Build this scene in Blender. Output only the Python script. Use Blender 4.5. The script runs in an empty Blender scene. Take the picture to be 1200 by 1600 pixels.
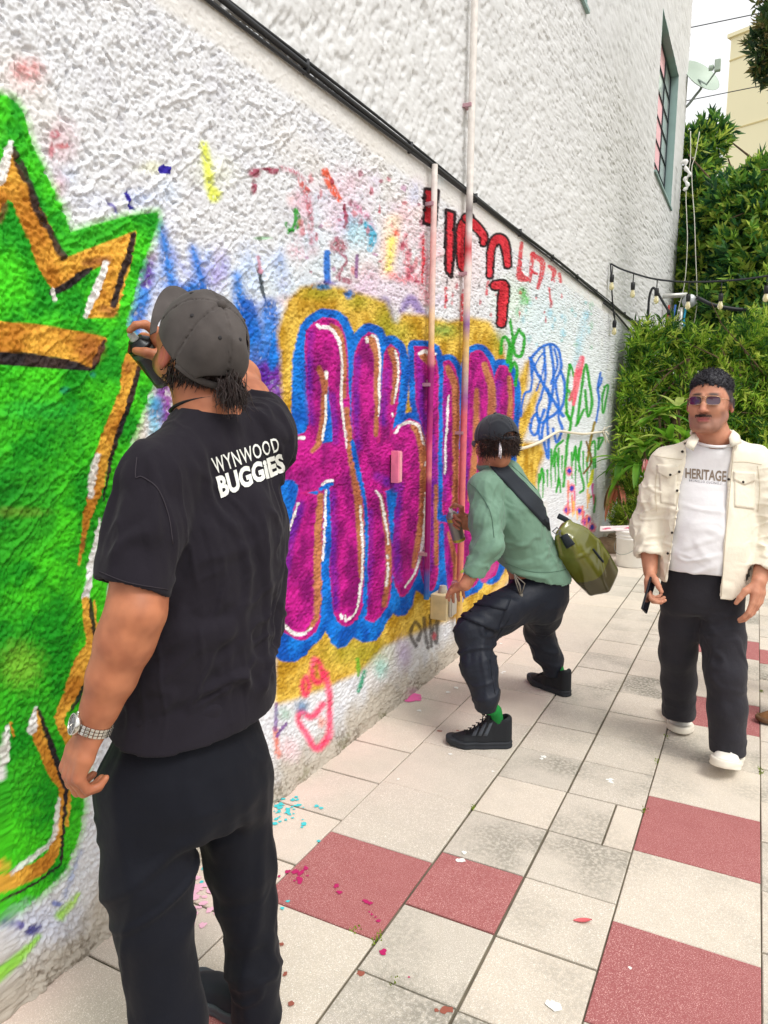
import bpy, bmesh, math, random
import numpy as np
from mathutils import Vector, Matrix, noise as mnoise

random.seed(7); rng = np.random.default_rng(7)
scene = bpy.context.scene
R = math.radians

# ---------------------------------------------------------------- camera
CAM = np.array([1.5744, 0.0, 1.5]); FOC = 1132.62
YAW, PITCH, ROLL = R(26.993), R(7.765), R(0.618)
c_f = np.array([-math.sin(YAW)*math.cos(PITCH), math.cos(YAW)*math.cos(PITCH), -math.sin(PITCH)])
c_r0 = np.array([math.cos(YAW), math.sin(YAW), 0.0]); c_u0 = np.cross(c_r0, c_f)
c_r = c_r0*math.cos(ROLL)+c_u0*math.sin(ROLL); c_u = -c_r0*math.sin(ROLL)+c_u0*math.cos(ROLL)
HEAD = np.array([-math.sin(YAW), math.cos(YAW), 0.0])
cd = bpy.data.cameras.new('camera'); cam = bpy.data.objects.new('camera', cd)
scene.collection.objects.link(cam); scene.camera = cam
cd.sensor_fit = 'HORIZONTAL'; cd.sensor_width = 36.0; cd.lens = 36.0*FOC/1200.0
cd.clip_start = 0.05; cd.clip_end = 800
cam.matrix_world = Matrix(((c_r[0], c_u[0], -c_f[0], CAM[0]), (c_r[1], c_u[1], -c_f[1], CAM[1]),
                           (c_r[2], c_u[2], -c_f[2], CAM[2]), (0, 0, 0, 1)))

# ---------------------------------------------------------------- sky, sun, exposure
SUN_EL, SUN_AZ = R(58), R(112)      # azimuth measured from +y (along the wall) towards +x (away from the wall)
w = bpy.data.worlds.new('World'); scene.world = w; w.use_nodes = True
wn = w.node_tree.nodes; wl = w.node_tree.links; wn.clear()
sky = wn.new('ShaderNodeTexSky'); sky.sky_type = 'NISHITA'; sky.sun_disc = False
sky.sun_elevation = SUN_EL; sky.sun_rotation = SUN_AZ
sky.air_density = 1.0; sky.dust_density = 6.0; sky.ozone_density = 1.0; sky.altitude = 0
hs = wn.new('ShaderNodeHueSaturation'); hs.inputs['Saturation'].default_value = 0.30
bg = wn.new('ShaderNodeBackground'); bg.inputs['Strength'].default_value = 0.15
wo = wn.new('ShaderNodeOutputWorld')
cl = wn.new('ShaderNodeMix'); cl.data_type = 'RGBA'; cl.inputs[0].default_value = 0.6; cl.inputs[7].default_value = (9.5, 9.45, 9.35, 1)   # even bright cloud cover over the clear sky
wl.new(sky.outputs[0], hs.inputs['Color']); wl.new(hs.outputs[0], cl.inputs[6]); wl.new(cl.outputs[2], bg.inputs[0]); wl.new(bg.outputs[0], wo.inputs[0])
sl = bpy.data.lights.new('sun', 'SUN'); sl.energy = 1.5; sl.angle = R(20); sl.color = (1.0, 0.965, 0.91)
so = bpy.data.objects.new('sun', sl); scene.collection.objects.link(so)
sd = Vector((math.sin(SUN_AZ)*math.cos(SUN_EL), math.cos(SUN_AZ)*math.cos(SUN_EL), math.sin(SUN_EL)))
so.rotation_euler = sd.to_track_quat('Z', 'Y').to_euler(); so.location = (6, 4, 12)
vs = scene.view_settings
vs.view_transform = 'Standard'; vs.look = 'None'; vs.gamma = 1.0; vs.use_curve_mapping = False
vs.exposure = 0.15
scene.cycles.max_bounces = 8; scene.cycles.diffuse_bounces = 3; scene.cycles.transparent_max_bounces = 8

# ---------------------------------------------------------------- helpers
COL = scene.collection
def tag(o, label=None, cat=None, group=None, kind=None):
    if label: o['label'] = label
    if cat: o['category'] = cat
    if group: o['group'] = group
    if kind: o['kind'] = kind
    return o
def empty(name, loc=(0, 0, 0)):
    o = bpy.data.objects.new(name, None); COL.objects.link(o); o.location = loc; o.empty_display_size = 0.1
    return o
def link(name, me, mat=None, parent=None):
    if mat is not None and not me.materials: me.materials.append(mat)
    o = bpy.data.objects.new(name, me); COL.objects.link(o)
    if parent is not None:
        o.parent = parent; o.matrix_parent_inverse = Matrix.Translation(parent.location).inverted()
    return o
def rayd(px, py): return c_f + (px-600)/FOC*c_r - (py-800)/FOC*c_u
def at(px, py, D):                       # point of the place at horizontal distance D ahead of the photographer
    d = rayd(px, py); return CAM + d*(D/float(d@HEAD))
def onwall(px, py, x=0.0):
    d = rayd(px, py); return CAM + d*((x-CAM[0])/d[0])
def onground(px, py, z=0.0):
    d = rayd(px, py); return CAM + d*((z-CAM[2])/d[2])
def project(P):
    X = np.asarray(P, float)-CAM; d = X@c_f
    return 600+FOC*(X@c_r)/d, 800-FOC*(X@c_u)/d
def s2l(c):
    c = np.asarray(c, float)
    if c.max() > 1.0: c = c/255.0
    return np.where(c <= 0.04045, c/12.92, ((c+0.055)/1.055)**2.4)
def rgba(c): return tuple(float(v) for v in s2l(c))+(1.0,)

# --- lattice gradient noise in numpy
_perm = np.random.default_rng(3).permutation(4096).astype(np.int64)
_perm = np.concatenate([_perm, _perm]); _ga = np.random.default_rng(5).uniform(0, 2*np.pi, 4096)
_gx, _gy = np.cos(_ga), np.sin(_ga); _gv = np.random.default_rng(6).uniform(-1, 1, 4096)
def gn2(x, y, s=0):
    xi = np.floor(x).astype(np.int64); yi = np.floor(y).astype(np.int64); xf = x-xi; yf = y-yi
    u = xf*xf*xf*(xf*(xf*6-15)+10); v = yf*yf*yf*(yf*(yf*6-15)+10)
    def g(ix, iy, dx, dy):
        h = _perm[(_perm[(ix+s*131) & 4095]+iy+s*57) & 4095]; return _gx[h]*dx+_gy[h]*dy
    a = g(xi, yi, xf, yf); b = g(xi+1, yi, xf-1, yf); c = g(xi, yi+1, xf, yf-1); d = g(xi+1, yi+1, xf-1, yf-1)
    return 1.5*((a*(1-u)+b*u)*(1-v)+(c*(1-u)+d*u)*v)
def fb2(x, y, s=0, o=3, g=0.5):
    r = 0; a = 1.0; t = 0
    for i in range(o): r = r+a*gn2(x*2**i, y*2**i, s+i*7); t += a; a *= g
    return r/t
def gv3(P, s=0):
    i = np.floor(P).astype(np.int64); f = P-i; f = f*f*(3-2*f); r = 0
    for dx in (0, 1):
        for dy in (0, 1):
            for dz in (0, 1):
                h = _perm[(_perm[(_perm[(i[:, 0]+dx+s*131) & 4095]+i[:, 1]+dy) & 4095]+i[:, 2]+dz) & 4095]
                r = r+_gv[h]*np.where(dx, f[:, 0], 1-f[:, 0])*np.where(dy, f[:, 1], 1-f[:, 1])*np.where(dz, f[:, 2], 1-f[:, 2])
    return r
def sstep(a, b, x): t = np.clip((x-a)/(b-a), 0, 1); return t*t*(3-2*t)

# --- materials
def mat(name, color=(200, 200, 200), rough=0.7, metal=0.0, spec=0.35, attr=None, bump=None, var=None, coat=0.0, trans=0.0, sheen=0.0, sub=0.0, alpha=1.0):
    m = bpy.data.materials.new(name); m.use_nodes = True; nt = m.node_tree; n = nt.nodes; l = nt.links
    b = n['Principled BSDF']; b.inputs['Roughness'].default_value = rough; b.inputs['Metallic'].default_value = metal
    b.inputs['Specular IOR Level'].default_value = spec; b.inputs['Base Color'].default_value = rgba(color)
    b.inputs['Coat Weight'].default_value = coat; b.inputs['Transmission Weight'].default_value = trans
    b.inputs['Sheen Weight'].default_value = sheen; b.inputs['Alpha'].default_value = alpha
    if sub: b.inputs['Subsurface Weight'].default_value = sub; b.inputs['Subsurface Radius'].default_value = (0.012, 0.005, 0.003); b.inputs['Subsurface Scale'].default_value = 0.5
    src = None
    if attr:
        a = n.new('ShaderNodeAttribute'); a.attribute_name = attr; src = a.outputs['Color']
    tc = n.new('ShaderNodeTexCoord')
    if var:                                 # (scale, amount): mottled lightness
        nz = n.new('ShaderNodeTexNoise'); nz.inputs['Scale'].default_value = var[0]; nz.inputs['Detail'].default_value = 5
        l.new(tc.outputs['Object'], nz.inputs['Vector'])
        mr = n.new('ShaderNodeMapRange'); mr.inputs[1].default_value = 0.3; mr.inputs[2].default_value = 0.7
        mr.inputs[3].default_value = 1-var[1]; mr.inputs[4].default_value = 1+var[1]; l.new(nz.outputs[0], mr.inputs[0])
        mx = n.new('ShaderNodeMix'); mx.data_type = 'RGBA'; mx.blend_type = 'MULTIPLY'; mx.inputs[0].default_value = 1
        if src is not None: l.new(src, mx.inputs[6])
        else: mx.inputs[6].default_value = rgba(color)
        l.new(mr.outputs[0], mx.inputs[7]); src = mx.outputs[2]
    if src is not None: l.new(src, b.inputs['Base Color'])
    if bump:                                # list of (scale, strength, distance)
        prev = None
        for sc, st, di in bump:
            nz = n.new('ShaderNodeTexNoise'); nz.inputs['Scale'].default_value = sc; nz.inputs['Detail'].default_value = 4
            l.new(tc.outputs['Object'], nz.inputs['Vector'])
            bp = n.new('ShaderNodeBump'); bp.inputs['Strength'].default_value = st; bp.inputs['Distance'].default_value = di
            l.new(nz.outputs[0], bp.inputs['Height'])
            if prev is not None: l.new(prev, bp.inputs['Normal'])
            prev = bp.outputs[0]
        l.new(prev, b.inputs['Normal'])
    return m

# --- mesh building
def mesh_np(name, V, F, smooth=True, col=None):
    V = np.asarray(V, np.float32); me = bpy.data.meshes.new(name)
    F = np.asarray(F, np.int32); k = F.shape[1]
    me.vertices.add(len(V)); me.vertices.foreach_set('co', V.ravel())
    me.loops.add(F.size); me.loops.foreach_set('vertex_index', F.ravel())
    me.polygons.add(len(F)); me.polygons.foreach_set('loop_start', np.arange(0, F.size, k, dtype=np.int32))
    me.update(calc_edges=True)
    if smooth: me.polygons.foreach_set('use_smooth', np.ones(len(F), bool))
    if col is not None: set_col(me, col)
    me.validate(); return me
def set_col(me, col, name='Col'):
    a = me.attributes.new(name, 'FLOAT_COLOR', 'POINT'); c = np.ones((len(col), 4), np.float32); c[:, :3] = col
    a.data.foreach_set('color', c.ravel())
class MB:                                   # collects boxes, tubes, sheets into one mesh
    def __init__(s): s.v = []; s.f = []
    def add(s, V, F):
        o = len(s.v); s.v += [tuple(map(float, q)) for q in V]; s.f += [tuple(int(i)+o for i in q) for q in F]; return s
    def box(s, c, size, M=None, bev=0.0):
        x, y, z = [q/2 for q in size]; c = np.asarray(c, float)
        if bev <= 0:
            V = np.array([(-x, -y, -z), (x, -y, -z), (x, y, -z), (-x, y, -z), (-x, -y, z), (x, -y, z), (x, y, z), (-x, y, z)])
            F = [(0, 3, 2, 1), (4, 5, 6, 7), (0, 1, 5, 4), (1, 2, 6, 5), (2, 3, 7, 6), (3, 0, 4, 7)]
        else:
            bm = bmesh.new(); bmesh.ops.create_cube(bm, size=1)
            for q in bm.verts: q.co = (q.co.x*2*x, q.co.y*2*y, q.co.z*2*z)
            bmesh.ops.bevel(bm, geom=bm.edges[:], offset=bev, segments=2, affect='EDGES', profile=0.6)
            bm.verts.index_update(); V = np.array([q.co[:] for q in bm.verts]); F = [[q.index for q in f.verts] for f in bm.faces]; bm.free()
        if M is not None: V = V@np.asarray(M).T
        return s.add(V+c, F)
    def tube(s, pts, rad, n=8, caps=True, flat=None):
        pts = np.asarray(pts, float); m = len(pts); rad = np.full(m, rad, float) if np.isscalar(rad) else np.asarray(rad, float)
        T = np.gradient(pts, axis=0); T /= np.linalg.norm(T, axis=1)[:, None]+1e-12
        u = np.cross(T[0], (0, 0, 1)); u = np.cross(T[0], (1, 0, 0)) if np.linalg.norm(u) < 0.1 else u
        u /= np.linalg.norm(u); V = []
        for i in range(m):
            u = u-T[i]*(u@T[i]); u /= np.linalg.norm(u)+1e-12; vv = np.cross(T[i], u)
            for k in range(n):
                a = 2*math.pi*k/n; V.append(pts[i]+rad[i]*(math.cos(a)*u*(flat or 1)+math.sin(a)*vv))
        F = [(i*n+k, i*n+(k+1) % n, (i+1)*n+(k+1) % n, (i+1)*n+k) for i in range(m-1) for k in range(n)]
        if caps: F += [tuple(range(n-1, -1, -1)), tuple((m-1)*n+k for k in range(n))]
        return s.add(V, F)
    def lathe(s, prof, c=(0, 0, 0), axis=(0, 0, 1), n=24):
        ax = Vector(axis).normalized(); q = Vector((0, 0, 1)).rotation_difference(ax).to_matrix(); M = np.array(q)
        V = [(r*math.cos(2*math.pi*k/n), r*math.sin(2*math.pi*k/n), z) for r, z in prof for k in range(n)]
        F = [(i*n+k, i*n+(k+1) % n, (i+1)*n+(k+1) % n, (i+1)*n+k) for i in range(len(prof)-1) for k in range(n)]
        return s.add(np.array(V)@M.T+np.asarray(c, float), F)
    def mesh(s, name, smooth=False):
        me = bpy.data.meshes.new(name); me.from_pydata(s.v, [], s.f); me.validate()
        if smooth: me.polygons.foreach_set('use_smooth', np.ones(len(me.polygons), bool))
        me.update(); return me
    def build(s, name, m, parent=None, smooth=False): return link(name, s.mesh(name, smooth), m, parent)
def spline(P, n=8):
    P = np.asarray(P, float)
    if len(P) < 3: t = np.linspace(0, 1, n+1)[:, None]; return P[0]*(1-t)+P[-1]*t
    Q = np.vstack([2*P[0]-P[1], P, 2*P[-1]-P[-2]]); o = []
    for i in range(1, len(Q)-2):
        for t in np.arange(n)/n:
            a, b, c, d = Q[i-1:i+3]
            o.append(0.5*((2*b)+(c-a)*t+(2*a-5*b+4*c-d)*t*t+(3*b-a-3*c+d)*t**3))
    o.append(P[-1]); return np.array(o)
# ================================================================ the painted wall
WALL_SPLIT = 2.745
def ridge(n): return 1-np.abs(n)*2
def stucco_low(y, z):
    a = fb2(y*5, z*5, 1, 2)*0.005
    up = sstep(1.75, 2.15, z+0.25*gn2(y*1.2, z*1.2, 16))                           # the bare white band is trowelled flatter than the painted part
    n_ = fb2(y*76+1.6*gn2(y*9, z*9, 9), z*82+1.6*gn2(y*9, z*9, 10), 4, 2, 0.6); b = (sstep(-0.10, 0.16, n_)*0.0024+np.clip(n_, -.5, .5)*0.0062)*(0.62-0.22*up)*(0.75+0.5*sstep(-.3, .3, gn2(y*2.3, z*2.3, 19)))
    k = gn2(y*13-z*8, z*11+y*6, 12)+0.35*gn2(y*40, z*40, 13); k2 = sstep(0.24, 0.29, k)*0.0030                             # knock-down flats with sharp lips
    t = gn2((y+z*0.75)*2.2, (z-y*0.75)*15, 17)+0.25*gn2(y*22, z*22, 18); t2 = sstep(0.25, 0.29, t)*sstep(0.62, 0.36, t)*0.0048*sstep(-0.05, 0.25, gn2(y*1.3, z*1.3, 15)+0.1)   # trowel sweeps
    pit = gn2(y*42, z*50, 25); p2 = -sstep(0.34, 0.46, pit)*0.0055*(0.5+0.8*up)
    fine = gn2(y*120, z*130, 21)*0.0024
    return a+b+k2+t2+p2+fine
def stucco_up(y, z):
    u = y*0.62+z*0.78; v = -y*0.78+z*0.62                                        # comb marks run on the diagonal
    a = fb2(y*4, z*4, 31, 2)*0.006
    p = gn2(u*9.0, v*26, 33)+0.3*gn2(y*30, z*30, 34); q = gn2(u*13, v*38, 37)
    pits = -sstep(0.27, 0.40, p)*0.0075-sstep(0.33, 0.5, q)*0.006
    b = fb2(y*34, z*36, 40, 3, 0.6)*0.0055; k = sstep(0.25, 0.31, gn2(y*9, z*9, 46)+0.3*gn2(y*30, z*30, 47))*0.0035
    return a+pits+b+k+gn2(y*80, z*80, 44)*0.0018
def ycols(n, x0=-10, x1=1082):
    xs = np.linspace(x0, x1, n); ys = []
    for x in xs:
        d = rayd(x, 800); t = -CAM[0]/d[0]; ys.append((CAM+d*t)[1] if d[0] < 0 else 99)
    ys = np.array(ys); return ys
yc = ycols(840, -14, 1040); yc = yc[yc < 15.1]
yc = np.concatenate([np.arange(-2.0, yc[0]-0.01, 0.02), yc, [15.12]])
zl = np.concatenate([np.linspace(-0.06, 0.2, 90, endpoint=False), np.linspace(0.2, WALL_SPLIT, 690)])
def grid_mesh(name, ys, zs, disp, extra=None):
    Y, Z = np.meshgrid(ys, zs, indexing='ij'); X = disp(Y.ravel(), Z.ravel())
    if extra is not None: X = X+extra(Y.ravel(), Z.ravel())
    n, m = len(ys), len(zs); I = np.arange(n*m).reshape(n, m)
    F = np.stack([I[:-1, :-1], I[1:, :-1], I[1:, 1:], I[:-1, 1:]], -1).reshape(-1, 4)
    return np.c_[X, Y.ravel(), Z.ravel()], F
def foot(y, z):                              # rough footing that swells out at the pavement, smooth lip under the cables
    e = sstep(0.16, 0.0, z+0.05*gn2(y*3, z*2, 51))
    return 0.022*e+0.012*e*fb2(y*14, z*22, 52, 3)
Vw, Fw = grid_mesh('lower_wall', yc, zl, lambda y, z: stucco_low(y, z)*(1-0.75*sstep(WALL_SPLIT-0.16, WALL_SPLIT-0.09, z))*sstep(WALL_SPLIT+0.002, WALL_SPLIT-0.02, z), foot)

class Paint:
    def __init__(s, V):
        s.y, s.z = V[:, 1], V[:, 2]; s.ok = s.y > 0.75
        P = np.c_[np.zeros(len(V)), np.maximum(s.y, 0.75), s.z]; s.X, s.Y = project(P)
        w1 = fb2(s.y*30, s.z*30, 61, 3, 0.6); w2 = fb2(s.y*30, s.z*30, 71, 3, 0.6); k = 1.0/(0.4+s.y*0.35)
        s.X = s.X+w1*0.9*k; s.Y = s.Y+w2*0.9*k
        s.h = (V[:, 0]-V[:, 0].mean())/0.0045; s.n1 = fb2(s.y*7, s.z*7, 81, 3); s.n2 = fb2(s.y*55, s.z*55, 83, 2); s.n3 = fb2(s.y*2.2, s.z*2.2, 85, 2)
        c = s2l((222, 224, 228))[None]*np.ones((len(V), 1)); s.C = c
    def box(s, P, m):
        x0, y0 = P.min(0)-m; x1, y1 = P.max(0)+m
        return np.nonzero((s.X > x0) & (s.X < x1) & (s.Y > y0) & (s.Y < y1) & s.ok)[0]
    def put(s, i, a, col):
        col = np.asarray(col, float)
        if col.ndim == 1: col = s2l(col)[None]
        a = np.clip(a, 0, 1)[:, None]; s.C[i] = s.C[i]*(1-a)+col*a
    def colour(s, i, col):
        if isinstance(col, list):             # two colours mixed by the spray's own mottling
            t = sstep(-0.35, 0.35, s.n1[i]*1.0+s.n2[i]*0.18)[:, None]; return s2l(col[0])[None]*(1-t)+s2l(col[1])[None]*t
        return s2l(col)[None]*np.ones((len(i), 1))
    def pdist(s, i, P):
        x, y = s.X[i], s.Y[i]; d = np.full(len(i), 1e9); ins = np.zeros(len(i), bool); n = len(P)
        for k in range(n):
            a, b = P[k], P[(k+1) % n]; e = b-a; t = np.clip(((x-a[0])*e[0]+(y-a[1])*e[1])/(e@e+1e-9), 0, 1)
            d = np.minimum(d, np.hypot(x-a[0]-t*e[0], y-a[1]-t*e[1]))
            c = ((a[1] > y) != (b[1] > y)); xx = a[0]+(y-a[1])*e[0]/(e[1] if abs(e[1]) > 1e-9 else 1e-9); ins ^= c & (x < xx)
        return np.where(ins, -d, d)
    def poly(s, P, col, soft=2.0, a=1.0, grow=0.0, thin=0.0, smooth=0):
        soft = soft*.55 if soft < 3.6 else soft
        P = np.asarray(P, float)
        if smooth: P = spline(np.vstack([P, P[:1]]), smooth)[:-1]
        i = s.box(P, grow+soft*2+6)
        if len(i) == 0: return
        d = s.pdist(i, P)-grow; al = a*sstep(soft, -soft, d)
        if thin: al = al*sstep(-thin-0.75, 0.15-thin, s.h[i]*0.4+s.n2[i])
        s.put(i, al, s.colour(i, col))
    def stroke(s, P, w, col, soft=2.0, a=1.0, thin=0.0, n=6):
        soft = soft*.55 if soft < 3.6 else soft
        P = np.asarray(P, float); W = np.full(len(P), w, float) if np.isscalar(w) else np.asarray(w, float)
        if len(P) > 2 and n > 1: Q = spline(np.c_[P, W], n); P, W = Q[:, :2], Q[:, 2]
        i = s.box(P, W.max()/2+soft*2+6)
        if len(i) == 0: return
        x, y = s.X[i], s.Y[i]; d = np.full(len(i), 1e9)
        for k in range(len(P)-1):
            p, q = P[k], P[k+1]; e = q-p; t = np.clip(((x-p[0])*e[0]+(y-p[1])*e[1])/(e@e+1e-9), 0, 1)
            d = np.minimum(d, np.hypot(x-p[0]-t*e[0], y-p[1]-t*e[1])-(W[k]+(W[k+1]-W[k])*t)/2)
        al = a*sstep(soft, -soft, d)
        if thin: al = al*sstep(-thin-0.75, 0.15-thin, s.h[i]*0.4+s.n2[i])
        s.put(i, al, s.colour(i, col))
    def dab(s, x, y, rx, ry, col, soft=0.5, a=1.0, thin=0.0, rot=0.0, rag=0.35):
        i = s.box(np.array([[x-rx, y-ry], [x+rx, y+ry]], float), max(rx, ry)*0.6+6)
        if len(i) == 0: return
        dx, dy = s.X[i]-x, s.Y[i]-y; c, sn = math.cos(rot), math.sin(rot)
        r = np.hypot((dx*c+dy*sn)/rx, (-dx*sn+dy*c)/ry)+rag*(s.n2[i]+s.n1[i]*0.6); al = a*sstep(1+soft/2, 1-soft, r)
        if thin: al = al*sstep(-thin-0.75, 0.15-thin, s.h[i]*0.4+s.n2[i])
        s.put(i, al, s.colour(i, col))

pt = Paint(Vw)
# base coat: old white paint, patched and slightly stained, bare render at the footing
allv = np.arange(len(Vw))
pt.put(allv, 0.55*sstep(0.05, 0.45, pt.n1), (206, 207, 214)); pt.put(allv, 0.35*sstep(0.1, 0.5, -pt.n3), (226, 218, 206))
pt.put(allv, 0.9*sstep(0.23, 0.06, pt.z+0.10*pt.n1+0.06*pt.n3), (176, 166, 150))
pt.put(allv, 0.7*sstep(0.15, 0.5, pt.n2+pt.n1)*sstep(0.20, 0.02, pt.z), (108, 98, 84))
pt.put(allv, 0.5*sstep(0.2, 0.5, fb2(pt.y*5, pt.z*14, 91, 3))*sstep(0.10, 0.0, pt.z), (96, 100, 50))
pt.put(allv, 0.6*sstep(WALL_SPLIT-0.14, WALL_SPLIT-0.10, pt.z), (226, 222, 214))
GREEN = [(24, 146, 22), (72, 208, 28)]; GOLD = [(186, 120, 34), (236, 178, 66)]; BLK = [(34, 30, 34), (60, 44, 40)]; WHT = [(222, 220, 214), (246, 246, 246)]
BLUE = [(4, 82, 176), (16, 124, 220)]; YEL = [(182, 138, 30), (230, 194, 84)]; PUR = [(132, 8, 104), (194, 26, 140)]; VIO = [(92, 26, 150), (140, 30, 150)]; BRN = [(166, 98, 58), (192, 130, 74)]
# ghosts of older tags
for a in [(40, 115, 34, 30, (236, 196, 196), .5), (95, 225, 26, 40, (214, 168, 178), .5), (105, 275, 22, 20, (190, 202, 226), .5), (92, 288, 14, 22, (216, 150, 165), .45),
          (145, 315, 40, 20, (206, 212, 232), .5), (215, 310, 26, 16, (196, 208, 236), .8), (262, 300, 22, 22, (206, 220, 240), .6), (240, 262, 24, 10, (236, 238, 200), .6), (330, 270, 40, 30, (228, 232, 190), .35),
          (250, 420, 30, 90, (190, 196, 232), .5), (330, 440, 60, 60, (206, 216, 240), .4), (400, 440, 60, 40, (216, 232, 240), .6), (520, 330, 60, 60, (226, 214, 232), .7), (545, 300, 40, 40, (236, 208, 220), .55),
          (500, 380, 60, 60, (214, 232, 240), .5), (600, 460, 80, 40, (226, 210, 226), .8), (640, 330, 40, 50, (238, 226, 226), .6), (720, 400, 50, 70, (238, 214, 218), .6), (850, 500, 70, 60, (214, 234, 238), .8), (905, 590, 50, 120, (226, 238, 240), .7), (800, 470, 30, 40, (216, 234, 216), .7)]:
    pt.dab(a[0], a[1], a[2], a[3], a[4], soft=0.9, a=a[5])
for k in range(70):
    pt.dab(random.uniform(440, 690), random.uniform(270, 480), random.uniform(7, 22), random.uniform(8, 26), random.choice([(230, 170, 190), (206, 186, 224), (176, 206, 232), (238, 196, 190), (214, 150, 170), (190, 214, 226)]), 1.0, .38, .2)
for k in range(26):
    pt.dab(random.uniform(250, 440), random.uniform(400, 470), random.uniform(8, 20), random.uniform(12, 40), random.choice([(120, 160, 226), (170, 190, 236), (150, 130, 206)]), 1.0, .40, .2)
# dabs on the bare white
for a in [(44, 108, 26, 20, (214, 132, 132)), (86, 210, 10, 8, (176, 60, 80)), (80, 235, 6, 14, (190, 80, 96)), (98, 228, 14, 5, (196, 84, 90))]: pt.dab(*a, a=.75, thin=.25)
pt.poly([(246, 262), (256, 256), (266, 260), (266, 272), (248, 271)], (44, 30, 150), 1.5)
pt.poly([(193, 302), (201, 297), (205, 318), (212, 330), (204, 326)], (48, 36, 150), 1.5); pt.poly([(167, 312), (176, 318), (188, 334), (182, 335)], (74, 52, 156), 2, .8)
pt.stroke([(318, 226), (322, 250), (326, 290), (334, 305)], [12, 15, 13, 22], [(214, 226, 40), (232, 240, 90)], 5, .9, thin=.35)
for a in [(397, 270, 10, 9), (428, 267, 14, 6), (416, 264, 10, 3), (397, 293, 5, 13)]: pt.dab(*a, (150, 22, 66), .4, .9, .3)
pt.stroke([(440, 262), (465, 272), (478, 300), (484, 335), (486, 380)], [7, 9, 12, 9, 5], (176, 60, 90), 4, .75, thin=.05)
pt.stroke([(507, 268), (516, 288), (530, 312)], [11, 13, 9], (226, 90, 56), 3, .95, thin=.3); pt.stroke([(470, 285), (480, 300)], 9, (206, 90, 70), 3, .7, thin=.1)
pt.stroke([(462, 328), (464, 350), (452, 362)], [8, 12, 8], (36, 150, 40), 2, .95, thin=.35); pt.stroke([(447, 350), (456, 360)], 7, (36, 140, 40), 2, .9, thin=.2); pt.dab(412, 372, 14, 3, (90, 176, 90), .5, .6)
pt.stroke([(538, 320), (540, 345), (537, 355)], [4, 6, 3], (150, 20, 60), 2, .9); pt.stroke([(552, 318), (570, 335), (582, 358)], [7, 9, 6], (200, 90, 140), 4, .7, thin=.15)
pt.dab(560, 365, 24, 26, [(150, 206, 226), (190, 226, 238)], .7, .9, .3); pt.stroke([(572, 350), (582, 370), (578, 390)], [8, 12, 8], (40, 170, 206), 3, .85, thin=.2)
pt.dab(528, 384, 16, 14, (160, 70, 86), .5, .85, .25); pt.stroke([(532, 395), (540, 408), (528, 432), (545, 440)], [6, 4, 8, 9], (150, 30, 70), 3, .8, thin=.05)
pt.stroke([(558, 400), (556, 432)], 6, (120, 50, 130), 2.5, .8); pt.stroke([(510, 395), (511, 440)], [9, 12], (20, 110, 206), 3, .95); pt.dab(512, 444, 16, 7, (96, 70, 170), .8, .8)
pt.stroke([(615, 345), (608, 380), (606, 425)], [20, 26, 20], [(250, 190, 170), (250, 226, 190)], 9, .7); pt.stroke([(612, 375), (607, 420)], [13, 10], (244, 236, 120), 5, .9, thin=.3); pt.dab(619, 364, 6, 7, (240, 90, 60), .8, .9)
pt.stroke([(632, 368), (634, 395), (640, 425), (650, 440)], [6, 8, 14, 8], (214, 60, 90), 5, .8, thin=.05); pt.stroke([(612, 430), (632, 438)], 12, (226, 110, 120), 5, .7, thin=.05)
pt.stroke([(660, 370), (662, 440), (668, 470)], [14, 16, 14], (196, 60, 100), 6, .6, thin=-.05); pt.stroke([(600, 470), (612, 500)], [14, 10], (130, 110, 176), 5, .8); pt.stroke([(628, 486), (642, 468), (660, 492)], [8, 16, 12], (136, 116, 180), 5, .85)
pt.stroke([(404, 420), (408, 445), (414, 470)], [4, 7, 4], (40, 52, 60), 2, .9); pt.stroke([(404, 402), (407, 425)], 6, (196, 130, 150), 2.5, .8)
for k in range(46):
    x = 470+190*random.random(); pt.dab(x, 270+200*random.random(), 2+3*random.random(), 2+6*random.random(), random.choice([(150, 30, 70), (190, 60, 90), (176, 120, 160), (206, 110, 120)]), .5, .7)
# blue and violet run between the green piece and the letters
for P, W, c in [([(247, 350), (258, 390), (268, 445)], [14, 17, 18], BLUE), ([(300, 388), (312, 430), (326, 490)], [10, 16, 16], BLUE), ([(268, 395), (300, 440)], 6, (150, 160, 220)), ([(368, 430), (374, 460), (385, 520)], [12, 20, 40], BLUE),
                ([(222, 420), (214, 470), (200, 520)], [34, 40, 40], BLUE), ([(234, 400), (228, 440)], [10, 16], VIO), ([(300, 470), (290, 560)], 60, BLUE), ([(385, 480), (400, 590)], [34, 50], BLUE), ([(420, 480), (426, 580)], [30, 34], BLUE),
                ([(340, 520), (360, 640)], 60, BLUE), ([(250, 590), (262, 660)], [26, 30], VIO), ([(240, 630), (245, 690)], [22, 18], [(60, 150, 206), (150, 210, 232)]), ([(420, 590), (425, 680)], [52, 40], VIO), ([(390, 600), (380, 700)], [46, 60], VIO)]:
    pt.stroke(P, W, c, 9, .92, thin=.42)
pt.stroke([(375, 545), (372, 570)], 14, (240, 240, 246), 8, .5); pt.stroke([(432, 525), (426, 560), (424, 575)], [14, 18, 10], BLUE, 4, .95)
pt.dab(215, 665, 16, 26, [(206, 196, 186), (232, 228, 220)], .6, .95)
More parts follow.
